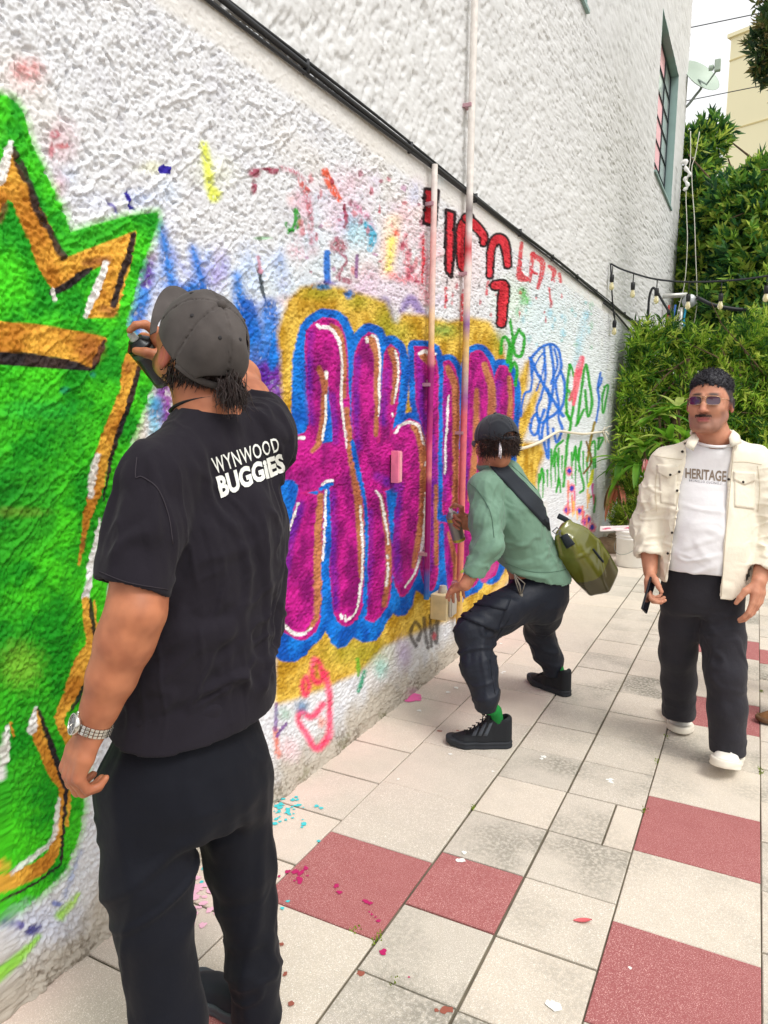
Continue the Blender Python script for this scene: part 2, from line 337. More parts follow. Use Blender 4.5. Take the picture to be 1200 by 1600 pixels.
# ---- green crown piece
GP = [(-60, 150), (0, 146), (22, 155), (33, 172), (50, 225), (75, 280), (100, 330), (111, 362), (150, 350), (200, 337), (245, 331), (248, 343), (231, 392), (225, 407), (207, 465), (195, 507), (208, 530), (232, 560), (244, 590), (225, 637), (205, 687), (196, 715), (185, 750), (182, 805), (170, 900), (165, 925), (162, 970), (152, 1012), (149, 1100), (138, 1180), (131, 1235), (125, 1297), (103, 1360), (62, 1400), (16, 1435), (-60, 1470)]
pt.poly(GP, [(96, 206, 60), (150, 220, 110)], 9, .75, grow=5, thin=.3); pt.poly(GP, GREEN, 3.5)
i = pt.box(np.array(GP, float), 0); d = pt.pdist(i, np.array(GP, float)); pt.put(i, .6*sstep(0, -6, d)*sstep(0.1, 0.5, pt.n3[i]+.4*pt.n1[i]), (20, 128, 30))
for a in [(30, 1040, 36, 40, (150, 206, 60)), (28, 800, 60, 10, (110, 130, 40)), (100, 610, 8, 6, (20, 130, 110)), (145, 585, 5, 5, (20, 120, 120)), (60, 640, 70, 16, (40, 186, 60))]: pt.dab(*a, .8, .55)
pt.poly([(-60, 200), (12, 205), (-10, 240), (-60, 290)], [(60, 190, 40), (96, 206, 50)], 4)
pt.poly([(-60, 250), (0, 262), (16, 228), (30, 262), (55, 310), (80, 355), (97, 402), (82, 455), (60, 420), (42, 372), (20, 318), (12, 312), (0, 332), (-60, 380)], GOLD, 2.5)
pt.poly([(80, 456), (95, 404), (150, 384), (214, 360), (207, 388), (165, 412), (120, 432), (92, 452)], GOLD, 2.5)
pt.poly([(158, 412), (214, 360), (203, 420), (184, 480), (178, 496), (133, 497), (148, 455)], GOLD, 2.5)
pt.stroke([(18, 232), (34, 268), (46, 292), (60, 332), (78, 362), (96, 402)], [8, 16, 10, 14, 10, 12], BLK, 3, .95, thin=.55); pt.stroke([(0, 345), (8, 322)], 10, (110, 56, 40), 4, .8)
pt.stroke([(82, 458), (104, 446), (128, 428), (142, 420)], [9, 13, 11, 6], BLK, 2.5); pt.stroke([(209, 366), (200, 402), (186, 444), (176, 478)], [7, 12, 11, 8], BLK, 2.5); pt.stroke([(168, 405), (130, 412)], 12, (130, 70, 40), 5, .7); pt.stroke([(160, 482), (176, 490)], 14, (146, 84, 44), 5, .7)
pt.stroke([(0, 282), (8, 250), (15, 222)], [16, 15, 6], WHT, 2.5, .95); pt.stroke([(164, 412), (150, 452), (134, 494)], [10, 13, 7], WHT, 2.2); pt.stroke([(82, 452), (86, 468)], 6, WHT, 2)
pt.poly([(-60, 500), (0, 502), (60, 507), (130, 519), (168, 527), (151, 568), (146, 577), (100, 561), (50, 553), (-60, 546)], GOLD, 2.2)
pt.poly([(-60, 547), (0, 549), (50, 552), (110, 562), (147, 577), (140, 580), (90, 577), (0, 570), (-60, 566)], BLK, 2.2); pt.stroke([(163, 532), (156, 548), (146, 574)], [4, 10, 8], BLK, 2.2); pt.dab(140, 545, 22, 24, (150, 86, 40), .8, .6)
GS = [(205, 562), (193, 620), (176, 668), (161, 705), (149, 760), (138, 798), (132, 832), (124, 882)]
pt.stroke(GS, [24, 23, 25, 24, 20, 15, 9, 4], GOLD, 2.2); pt.stroke([(219, 564), (206, 614), (190, 662), (178, 700), (168, 735), (160, 782)], [8, 9, 9, 7, 5, 3], BLK, 2.2); pt.stroke([(151, 712), (144, 745), (140, 775)], [8, 12, 8], WHT, 3, .9); pt.dab(203, 572, 12, 10, (150, 86, 40), .8, .7); pt.dab(130, 848, 5, 12, (130, 84, 30), .7, .8)
pt.stroke([(156, 812), (150, 850), (140, 895), (132, 932)], [4, 8, 11, 13], WHT, 2.2); pt.stroke([(133, 938), (136, 975), (141, 1005), (128, 1035), (109, 1085), (92, 1122), (106, 1158), (112, 1190)], [12, 13, 15, 25, 21, 15, 13, 12], GOLD, 2.2)
pt.stroke([(141, 936), (143, 965), (147, 1000), (144, 1030), (126, 1080), (108, 1112)], [4, 8, 5, 6, 6, 4], BLK, 2, .95); pt.stroke([(147, 940), (151, 1000)], 4, GOLD, 2)
pt.stroke([(56, 1112), (60, 1150), (82, 1205), (99, 1236), (93, 1285), (80, 1338), (42, 1366), (-30, 1392)], [10, 20, 16, 12, 12, 18, 24, 30], GOLD, 2.2)
pt.stroke([(56, 1106), (50, 1140)], [5, 16], WHT, 2.2); pt.stroke([(92, 1250), (84, 1300), (70, 1325), (20, 1362)], [7, 8, 8, 8], WHT, 2.6, .85)
pt.stroke([(60, 1108), (78, 1160), (100, 1222), (103, 1240), (98, 1300), (95, 1350)], [3, 9, 10, 6, 5, 4], BLK, 2); pt.stroke([(93, 1352), (50, 1382), (0, 1408)], 4, BLK, 2); pt.stroke([(108, 1236), (104, 1290)], 4, GOLD, 2); pt.stroke([(13, 1134), (6, 1175), (-4, 1215)], [5, 16, 18], WHT, 3, .95); pt.stroke([(17, 1130), (21, 1150)], 4, GOLD, 2)
pt.dab(5, 1352, 12, 12, GOLD, .5); pt.dab(60, 1440, 60, 34, (206, 212, 232), .8, .7); pt.stroke([(126, 1330), (100, 1400)], 7, (120, 140, 190), 4, .6, thin=.2)
pt.dab(50, 1452, 16, 9, (52, 50, 140), .5, .9, .2, -.5); pt.dab(30, 1444, 7, 8, (74, 60, 160), .5, .8); pt.dab(12, 1442, 10, 9, (70, 76, 140), .6, .8, .2); pt.dab(88, 1412, 8, 5, (80, 96, 170), .6, .8)
pt.stroke([(-20, 1535), (20, 1502), (60, 1462)], [18, 15, 6], [(116, 196, 30), (150, 214, 60)], 4, .9, thin=.4); pt.stroke([(92, 1430), (122, 1398)], [14, 9], [(140, 206, 40), (170, 220, 70)], 5, .85, thin=.3)
# ---- the letters: yellow cloud, blue outline, purple fill, brown edge, white lights
YP = [(430, 1100), (432, 900), (444, 700), (440, 600), (434, 520), (450, 470), (470, 449), (500, 445), (532, 450), (572, 462), (600, 472), (613, 503), (621, 505), (629, 490), (660, 493), (700, 503), (735, 496), (765, 503), (785, 540), (795, 575), (806, 600), (822, 566), (830, 560), (822, 610), (816, 646), (840, 600), (845, 600), (836, 640), (816, 690), (846, 694), (851, 708), (842, 730), (832, 800), (810, 880), (780, 930), (740, 962), (700, 968), (640, 992), (600, 1010), (560, 1050), (500, 1078), (460, 1092)]
pt.poly(YP, YEL, 6, grow=1)
for a in [(500, 458, 34, 12), (560, 472, 26, 14), (600, 500, 20, 30), (620, 520, 30, 20), (700, 520, 30, 14), (780, 530, 14, 20), (560, 1020, 60, 26), (800, 640, 6, 40)]: pt.dab(*a, (150, 158, 40), 1.0, .6)
pt.dab(690, 515, 20, 12, (80, 150, 70), .9, .6); pt.dab(545, 460, 8, 8, (20, 110, 190), .6, .9); pt.dab(505, 448, 14, 5, (30, 120, 180), .7, .9)
L = {'a': [(505, 497), (528, 503), (540, 535), (543, 590), (546, 650), (552, 710), (560, 772), (500, 776), (495, 765), (440, 772), (444, 704), (456, 684), (482, 668), (480, 600), (477, 550), (482, 515)],
     'ar': [(515, 765), (560, 760), (568, 820), (571, 870), (568, 930), (558, 962), (543, 977), (527, 968), (519, 935), (515, 880), (513, 820)],
     'al': [(462, 768), (500, 775), (508, 770), (507, 800), (503, 870), (502, 940), (495, 980), (475, 998), (455, 993), (432, 970), (434, 900), (445, 850), (458, 805)],
     'k': [(575, 520), (588, 527), (594, 560), (594, 600), (592, 640), (590, 690), (592, 720), (560, 742), (552, 680), (551, 620), (555, 560), (562, 535)],
     'k2': [(611, 539), (620, 550), (624, 580), (620, 630), (612, 670), (605, 702), (595, 716), (592, 690), (596, 640), (600, 580), (603, 550)],
     'k3': [(560, 700), (606, 688), (632, 700), (627, 748), (595, 768), (572, 768), (560, 742)],
     'k4': [(572, 742), (600, 768), (607, 820), (610, 870), (611, 900), (606, 940), (590, 965), (578, 970), (567, 955), (572, 900), (576, 840), (574, 800), (568, 760)],
     'o': [(640, 655), (655, 665), (664, 700), (667, 760), (663, 840), (652, 892), (630, 931), (618, 912), (613, 870), (614, 820), (621, 768), (600, 742), (602, 700), (615, 672)],
     'n': [(648, 542), (672, 545), (680, 560), (684, 600), (684, 700), (684, 800), (682, 895), (674, 922), (662, 908), (658, 880), (667, 850), (670, 760), (667, 690), (656, 650), (650, 620)],
     'n2': [(694, 566), (704, 566), (714, 590), (718, 640), (717, 720), (716, 790), (705, 805), (692, 800), (691, 700), (690, 620)],
     'n3': [(688, 816), (703, 820), (712, 830), (719, 900), (716, 925), (708, 937), (698, 920), (694, 880), (690, 840)],
     'm': [(735, 553), (750, 549), (765, 570), (772, 600), (774, 640), (766, 690), (758, 780), (748, 900), (728, 905), (723, 800), (722, 720), (724, 650), (727, 600)],
     'm2': [(781, 572), (792, 575), (801, 600), (802, 640), (797, 690), (790, 790), (776, 890), (757, 890), (757, 790), (765, 700), (773, 640), (774, 590)]}
for k, P in L.items(): pt.poly(P, BLUE, 2.6, grow=15 if k[0] in 'ak' else 11, smooth=4)
pt.poly([(440, 520), (470, 515), (480, 640), (485, 668), (455, 680), (446, 670)], BLUE, 3, smooth=0) if False else None
pt.poly([(456, 560), (466, 520), (484, 510), (484, 668), (455, 676)], BLUE, 3)
pt.poly([(420, 900), (800, 860), (796, 882), (772, 900), (756, 905), (745, 925), (725, 935), (716, 950), (708, 935), (690, 932), (665, 933), (650, 922), (644, 945), (634, 961), (620, 963), (609, 955), (600, 984), (586, 1001), (566, 1004), (552, 996), (540, 1010), (528, 1014), (515, 1003), (506, 978), (502, 968), (495, 995), (480, 1022), (460, 1034), (440, 1034), (420, 1020)], BLUE, 2.4)
for k, P in L.items(): pt.poly(P, (190, 30, 120), 2.0, grow=1.5, smooth=4)
for k, P in L.items(): pt.poly(P, PUR, 2.4, grow=-1.5, smooth=4)
for P, W in [([(486, 520), (482, 580), (486, 660)], 10), ([(470, 790), (452, 850), (440, 920)], 14), ([(520, 770), (520, 870), (524, 950)], 11), ([(518, 620), (524, 690)], 12), ([(558, 560), (555, 640), (560, 700)], 10), ([(604, 580), (598, 660)], 10), ([(577, 800), (578, 870), (572, 940)], 10), ([(624, 760), (617, 840), (622, 905)], 14), ([(590, 745), (620, 762)], 14),
             ([(655, 560), (658, 640), (676, 700), (676, 800), (668, 890)], 12), ([(694, 600), (695, 780)], 6), ([(728, 620), (726, 760)], 8), ([(778, 600), (764, 720), (762, 800)], 12), ([(692, 830), (700, 910)], 5), ([(668, 850), (664, 900)], 10)]: pt.stroke(P, W, VIO, 5, .85, thin=.6)
for P, W in [([(517, 507), (530, 520), (537, 560), (538, 620)], [4, 9, 9, 7]), ([(541, 640), (548, 710), (556, 760), (563, 830), (564, 900)], [8, 9, 12, 12, 9]), ([(497, 575), (506, 600), (505, 650), (498, 690), (488, 705)], [8, 12, 11, 10, 6]), ([(500, 775), (497, 830), (495, 900), (494, 960), (480, 985)], [10, 11, 12, 10, 6]),
             ([(580, 530), (589, 560), (588, 620), (587, 680)], [12, 12, 8, 6]), ([(612, 548), (618, 575), (613, 630)], [12, 10, 5]), ([(594, 775), (604, 830), (606, 900), (600, 945)], [6, 9, 9, 8]), ([(645, 665), (658, 690), (661, 760), (656, 830), (646, 885)], [10, 14, 11, 11, 7]),
             ([(662, 556), (674, 566)], 14), ([(681, 760), (681, 880)], 7), ([(700, 575), (711, 610), (712, 700), (710, 790)], [10, 12, 10, 9]), ([(700, 832), (712, 880), (711, 915)], [4, 10, 7]), ([(757, 570), (768, 610), (766, 660), (752, 740)], [10, 12, 12, 10]), ([(745, 610), (742, 700), (735, 780)], [8, 10, 9]), ([(795, 590), (797, 640), (788, 710)], [7, 9, 8])]: pt.stroke(P, W, BRN, 3.2, .92, thin=.75)
pt.poly([(512, 604), (516, 640), (519, 690), (503, 693), (507, 660)], BLUE, 2.4); pt.poly([(430, 750), (458, 750), (467, 760), (462, 785), (450, 815), (440, 850), (430, 850)], BLUE, 2.4); pt.poly([(602, 772), (621, 769), (616, 800), (613, 850), (609, 840), (606, 800)], BLUE, 2.4)
pt.stroke([(510, 762), (511, 830), (508, 890), (510, 965)], [8, 13, 14, 18], BLUE, 2.2); pt.stroke([(500, 764), (508, 759), (518, 756)], 6, BLUE, 2); pt.stroke([(551, 690), (560, 740), (571, 800), (572, 880), (569, 960)], [7, 8, 6, 5, 8], BLUE, 2); pt.stroke([(688, 560), (688, 700), (687, 810)], 7, BLUE, 2); pt.stroke([(690, 812), (696, 809), (704, 815)], [7, 9, 7], BLUE, 2.2); pt.stroke([(690, 820), (692, 870), (696, 925)], [6, 6, 8], BLUE, 2); pt.stroke([(721, 590), (720, 700)], 5, BLUE, 2)
for P, W in [([(505, 511), (517, 514), (529, 532), (535, 565), (534, 620), (537, 660), (542, 700)], [6, 5.5, 5, 4, 4, 3.5, 2]), ([(496, 508), (500, 512)], 6), ([(509, 590), (509, 582)], 6), ([(509, 618), (508, 650), (503, 688)], [3.5, 4.5, 3.5]), ([(459, 702), (463, 686), (474, 684)], [3, 4, 6]), ([(502, 757), (510, 752), (520, 751)], [4, 5, 4]), ([(508, 766), (507, 820), (503, 875)], 3.4), ([(465, 787), (457, 810), (448, 840)], 3.4),
             ([(442, 975), (455, 988), (470, 991), (486, 982)], [5, 6, 6, 3]), ([(562, 790), (566, 840), (565, 900), (558, 950), (543, 968)], [2.5, 4.2, 4, 3.6, 3]), ([(532, 960), (533, 966)], 4), ([(538, 962), (540, 970)], 4), ([(580, 524), (589, 530), (594, 565), (592, 610), (591, 650)], [4, 4, 4, 4, 2]), ([(572, 528), (573, 534)], 5), ([(617, 548), (622, 575), (619, 610), (616, 630)], [2.5, 3.5, 3.5, 2]), ([(613, 646), (613, 650)], 3),
             ([(586, 767), (595, 780), (603, 820), (606, 850)], [3, 4, 3.5, 3]), ([(604, 868), (605, 872)], 3.5), ([(605, 880), (606, 895), (603, 915)], 3.6), ([(617, 676), (628, 663), (643, 660), (654, 668), (662, 695)], [3.5, 4.5, 5, 4.5, 3]), ([(664, 770), (662, 830), (654, 880), (633, 918)], [2.5, 4, 4, 2.5]), ([(664, 722), (664, 727)], 3.5), ([(667, 735), (667, 739)], 3.5), ([(655, 553), (663, 549), (670, 554)], [5, 6, 5]), ([(676, 553), (680, 553)], 4), ([(701, 618), (698, 660), (695, 740)], [2.5, 3.5, 3])]: pt.stroke(P, W, WHT, 1.8)
pt.stroke([(808, 880), (770, 930)], 10, (236, 196, 120), 4, .9); pt.stroke([(756, 905), (770, 885)], 12, (196, 70, 140), 3)
# ---- tags on the far half
BL2 = (24, 110, 214); GR2 = (34, 162, 30)
for P, W in [([(829, 560), (831, 590), (829, 610), (820, 614), (815, 632), (814, 650)], 4), ([(829, 560), (845, 543), (862, 538), (873, 548), (876, 575), (868, 600), (872, 640), (850, 660), (845, 690), (841, 668), (850, 640)], 4.6), ([(829, 560), (840, 585), (855, 610), (868, 632), (880, 650)], 5.4), ([(850, 545), (852, 590), (845, 620), (838, 640), (845, 660), (855, 650), (858, 620), (850, 605)], 4), ([(860, 540), (865, 580), (862, 620), (855, 650), (857, 690), (856, 716), (850, 690)], 4.6),
             ([(876, 580), (882, 600), (880, 630), (872, 650), (878, 670), (870, 691), (864, 670)], 4.6), ([(838, 645), (831, 655), (829, 672), (835, 680), (842, 667), (838, 645)], 4.4), ([(830, 585), (838, 566), (850, 552), (848, 580), (838, 610)], 3), ([(866, 545), (871, 570), (860, 600)], 3.4), ([(938, 582), (934, 605), (936, 625), (931, 660)], [3, 4.5, 4, 3]), ([(934, 605), (938, 600), (940, 590)], 3)]: pt.stroke(P, W, BL2, 2.0, .96)
for P, W in [([(797, 500), (800, 530), (797, 580)], 5), ([(783, 552), (784, 532), (790, 527), (796, 542), (793, 566)], 5.5), ([(811, 515), (819, 530), (814, 556), (804, 552), (803, 532), (811, 515)], 5.5), ([(799, 575), (804, 566), (808, 580), (805, 602)], 5), ([(890, 570), (886, 600), (885, 640), (891, 656), (896, 630), (888, 610)], 4.5), ([(891, 570), (898, 590), (900, 600)], 4), ([(884, 645), (892, 660), (886, 690), (884, 720), (880, 760)], 4.5),
             ([(902, 660), (908, 610), (915, 570), (921, 600), (925, 630), (918, 650), (914, 610)], 4.6), ([(900, 665), (912, 640)], 4), ([(944, 605), (950, 603), (946, 630), (942, 645), (941, 620), (945, 605)], 3.6), ([(934, 685), (942, 685), (934, 702), (936, 686)], 3.6), ([(908, 690), (904, 720), (912, 760), (906, 770)], 3.6), ([(920, 700), (929, 690), (930, 730)], 3.6), ([(920, 778), (929, 776), (928, 800)], 3.2), ([(862, 725), (868, 700), (880, 688)], 4)]: pt.stroke(P, W, GR2, 2.0, .96)
for x0 in (842, 848, 855, 861, 867, 873, 878, 893, 899, 905, 911, 917, 922, 927):
    y0 = random.uniform(695, 720) if x0 > 858 else random.uniform(732, 745); pt.stroke([(x0, y0), (x0-1+2*random.random(), y0+random.uniform(25, 60))], [3.6, 1.8], GR2, 1.6, .95)
for x0, y0 in ((846, 740), (868, 715), (872, 755), (898, 705)): pt.stroke([(x0-3, y0+14), (x0+1, y0-8), (x0+4, y0+14)], 3, GR2, 1.6)
pt.stroke([(909, 560), (902, 590), (896, 632)], [9, 11, 5], [(240, 96, 120), (250, 130, 140)], 2.5); pt.stroke([(899, 600), (890, 625)], 5, (226, 110, 120), 2)
pt.stroke([(929, 660), (922, 690), (918, 720)], 4, (150, 130, 40), 2); pt.stroke([(926, 735), (923, 752), (919, 760)], [4, 6, 5], (220, 222, 60), 2); pt.stroke([(916, 690), (924, 720), (912, 740)], 3, (120, 90, 30), 1.6)
for x0, y0 in ((889, 736), (893, 763), (886, 797), (905, 798), (913, 815), (919, 812), (925, 824)): pt.dab(x0, y0, 6, 8, (240, 96, 130), .5, .95); pt.dab(x0, y0, 3.4, 4.4, (40, 70, 190), .4)
for k in range(16):
    x0 = random.uniform(886, 928); y0 = random.uniform(748, 805); pt.stroke([(x0, y0), (x0, y0+random.uniform(12, 30))], [3, 2], random.choice([(236, 90, 140), (206, 40, 150), (240, 130, 100), (250, 190, 90)]), 1.6, .9)
for k in range(26):
    x0 = random.uniform(805, 925); y0 = random.uniform(470, 545); pt.dab(x0, y0, 2+4*random.random(), 3+6*random.random(), random.choice([(120, 200, 226), (90, 190, 190), (150, 214, 230), (90, 180, 120)]), .8, .55, .2)
pt.stroke([(915, 490), (905, 540), (900, 570)], 10, (150, 210, 232), 6, .55, thin=.1); pt.stroke([(816, 455), (822, 470)], 12, (80, 190, 70), 4, .8, thin=.2)
# ---- red letters under the cables
RED = [(190, 34, 50), (220, 52, 66)]
for P in ([(665, 296), (684, 299), (679, 352), (663, 348)], [(698, 329), (709, 333), (707, 400), (705, 432), (697, 424)]):
    pt.poly(P, (36, 20, 26), 1.8, grow=4); pt.poly(P, RED, 1.8, grow=-1.2)
for P, W in [([(734, 340), (722, 352), (719, 385), (722, 415), (730, 424)], [9, 11, 11, 10, 6]), ([(728, 340), (742, 352), (755, 368), (756, 380)], [9, 12, 10, 7]), ([(765, 430), (768, 390), (776, 374), (788, 380), (793, 414)], [7, 9, 13, 12, 8]), ([(774, 446), (787, 447), (786, 470), (783, 505)], [12, 13, 14, 11])]:
    pt.stroke(P, [q+7 for q in W], (36, 20, 26), 1.8, n=6); pt.stroke(P, W, RED, 1.8)
for P, W in [([(815, 380), (812, 410), (812, 432), (822, 436)], [6, 7, 12, 9]), ([(833, 396), (830, 420), (828, 440)], [7, 6, 4]), ([(832, 398), (848, 412), (840, 450)], [8, 9, 5]), ([(858, 416), (866, 424), (862, 438)], [5, 8, 3]), ([(830, 424), (838, 428)], 4), ([(723, 462), (721, 500)], [8, 5]), ([(697, 450), (696, 480)], [5, 4]), ([(858, 450), (860, 470)], 3), ([(874, 428), (876, 440)], 5), ([(662, 370), (660, 440)], 5), ([(763, 440), (760, 460)], 4)]: pt.stroke(P, W, (206, 46, 60), 2, .92, thin=.35)
for k in range(30): pt.dab(random.uniform(690, 880), random.uniform(430, 500), 2, 2+5*random.random(), random.choice([(190, 50, 70), (60, 40, 50), (206, 90, 100)]), .5, .7)
# ---- low marks near the pavement
for P, W in [([(490, 1030), (500, 1038), (503, 1060), (494, 1066), (487, 1052), (490, 1030)], 9), ([(478, 1058), (472, 1070), (476, 1086), (483, 1072), (478, 1058)], 9), ([(508, 1052), (514, 1090), (514, 1140), (505, 1160), (490, 1168), (478, 1146), (468, 1128), (470, 1112), (486, 1120), (504, 1100)], 10)]: pt.stroke(P, W, [(236, 40, 96), (246, 90, 130)], 4, .9, thin=.55)
pt.dab(472, 1104, 12, 12, (40, 110, 160), .9, .75); pt.stroke([(560, 1080), (570, 1050)], [6, 7], (30, 150, 110), 3, .9, thin=.4); pt.stroke([(558, 1030), (560, 1055)], 6, (90, 170, 40), 3, .8); pt.dab(595, 1045, 12, 18, (150, 214, 200), .9, .7); pt.dab(630, 1020, 14, 26, (190, 170, 206), .9, .7); pt.dab(640, 1080, 10, 8, (150, 96, 130), .8, .5)
for P, W in [([(652, 1000), (657, 985), (648, 972), (641, 990), (650, 1010)], 6), ([(662, 966), (664, 990), (668, 1012)], 6), ([(672, 962), (672, 985), (674, 1010)], 5), ([(684, 972), (676, 985), (682, 1005), (682, 970)], 5)]: pt.stroke(P, W, (52, 44, 40), 3.4, .8, thin=.4)
pt.dab(678, 994, 4, 7, (214, 80, 96), .7, .8); pt.stroke([(430, 1140), (434, 1180)], [8, 9], (226, 100, 60), 4, .8, thin=.2); pt.stroke([(432, 1150), (446, 1130)], 5, (110, 50, 140), 3, .85); pt.stroke([(431, 1100), (430, 1140)], 6, (110, 60, 150), 3, .7); pt.dab(443, 1115, 14, 12, (120, 176, 140), .8, .5); pt.dab(502, 1128, 8, 10, (232, 110, 70), .8, .6); pt.dab(452, 1170, 16, 20, (232, 190, 196), .9, .6)
pt.dab(300, 1290, 20, 30, (190, 214, 200), .9, .5)
WALLCOL = np.clip(pt.C*(1+0.10*pt.n2[:, None]), 0, 0.92)

building = empty('stucco_building', (-3, 6, 0)); tag(building, 'white rough stucco building wall covered in colourful graffiti', 'building')
m_wall = mat('painted_stucco', attr='Col', rough=0.72, spec=0.22, bump=[(170, 0.3, 0.003), (420, 0.2, 0.0012)])
m_wallw = mat('white_stucco', (218, 219, 219), rough=0.8, spec=0.2, var=(2.5, 0.045), bump=[(120, 0.35, 0.004), (300, 0.25, 0.002)])
link('lower_wall', mesh_np('lower_wall', Vw, Fw, True, WALLCOL), m_wall, building)
# upper wall with the window openings left as real holes
WIN = [(11.5, 13.75, 5.0, 7.12), (5.4, 6.86, 4.98, 7.1)]
yu = np.concatenate([np.arange(-2.0, 1.6, 0.06), ycols(460, 300, 1040)]); yu = np.unique(np.concatenate([yu[yu < 15.05], [q for w_ in WIN for q in w_[:2]], [15.12]]))
zu = np.unique(np.concatenate([np.linspace(WALL_SPLIT, 5.0, 260), np.linspace(5.0, 9.6, 240), [q for w_ in WIN for q in w_[2:]]]))
Vu, Fu = grid_mesh('upper_wall', yu, zu, stucco_up)
cy, cz = Vu[Fu[:, 0], 1]+1e-4, Vu[Fu[:, 0], 2]+1e-4; keep = np.ones(len(Fu), bool)
for a, b, c, d in WIN:
    keep &= ~((cy > a) & (cy < b) & (cz > c) & (cz < d))
    e = np.minimum(np.minimum(np.abs(Vu[:, 1]-a), np.abs(Vu[:, 1]-b)), np.minimum(np.abs(Vu[:, 2]-c), np.abs(Vu[:, 2]-d)))
    nearw = (Vu[:, 1] > a-.1) & (Vu[:, 1] < b+.1) & (Vu[:, 2] > c-.1) & (Vu[:, 2] < d+.1); Vu[nearw, 0] *= sstep(0, .1, e[nearw])
link('upper_wall', mesh_np('upper_wall', Vu, Fu[keep]), m_wallw, building)
b = MB(); b.box((-4.0-0.013, 15.135, 4.75), (7.96, 0.03, 9.7)); b.build('end_wall', m_wallw, building)
b = MB(); b.box((-4.0, 6.56, 9.63), (8.1, 17.3, 0.06)); b.build('roof', m_wallw, building)
# windows: teal-painted reveals, black steel bars, glass with a pink blind behind
m_teal = mat('reveal_paint', (150, 176, 172), 0.7, var=(6, 0.06)); m_steel = mat('window_steel', (58, 66, 72), 0.5, 0.3); m_glass = mat('window_glass', (214, 228, 226), 0.10, 0.0, 0.8, coat=0.6); m_blind = mat('pink_blind', (246, 196, 204), 0.6, var=(9, 0.08))  # glass base colour made pale to stand for the reflected sky
for wi, (a, b_, c, d) in enumerate(WIN):
    wnd = MB()
    for s_, cc in (((0.20, 0.02, d-c), (-0.1, a-0.008, (c+d)/2)), ((0.20, 0.02, d-c), (-0.1, b_+0.008, (c+d)/2)), ((0.20, b_-a, 0.02), (-0.1, (a+b_)/2, d+0.008)), ((0.24, b_-a, 0.03), (-0.09, (a+b_)/2, c-0.014))): wnd.box(cc, s_)
    wo_ = wnd.build('window', m_teal, building)
    fr = MB(); nh, nv = 3, 6
    for k in range(nh+1): fr.box((-0.13, a+0.02+(b_-a-0.04)*k/nh, (c+d)/2), (0.035, 0.022 if k in (0, nh) else 0.012, d-c-0.002))
    for k in range(nv+1): fr.box((-0.1302, (a+b_)/2, c+0.02+(d-c-0.04)*k/nv), (0.033, b_-a-0.004, 0.022 if k in (0, nv) else 0.012))
    fr.build('frame', m_steel, wo_)
    pm = MB(); pm.box((0, 0, 0), (0.006, (b_-a-0.04)/nh-0.022, (d-c-0.04)/nv-0.022)); pme = pm.mesh('pane'); pme.materials.append(m_glass); pm2 = pm.mesh('pane_blind'); pm2.materials.append(m_blind)
    for i_ in range(nh):
        for j_ in range(nv):
            p_ = link('pane', pm2 if (i_ == 1 and j_ != 4) else pme, None, wo_); p_.location = (-0.135, a+0.02+(b_-a-0.04)*(i_+.5)/nh, c+0.02+(d-c-0.04)*(j_+.5)/nv)
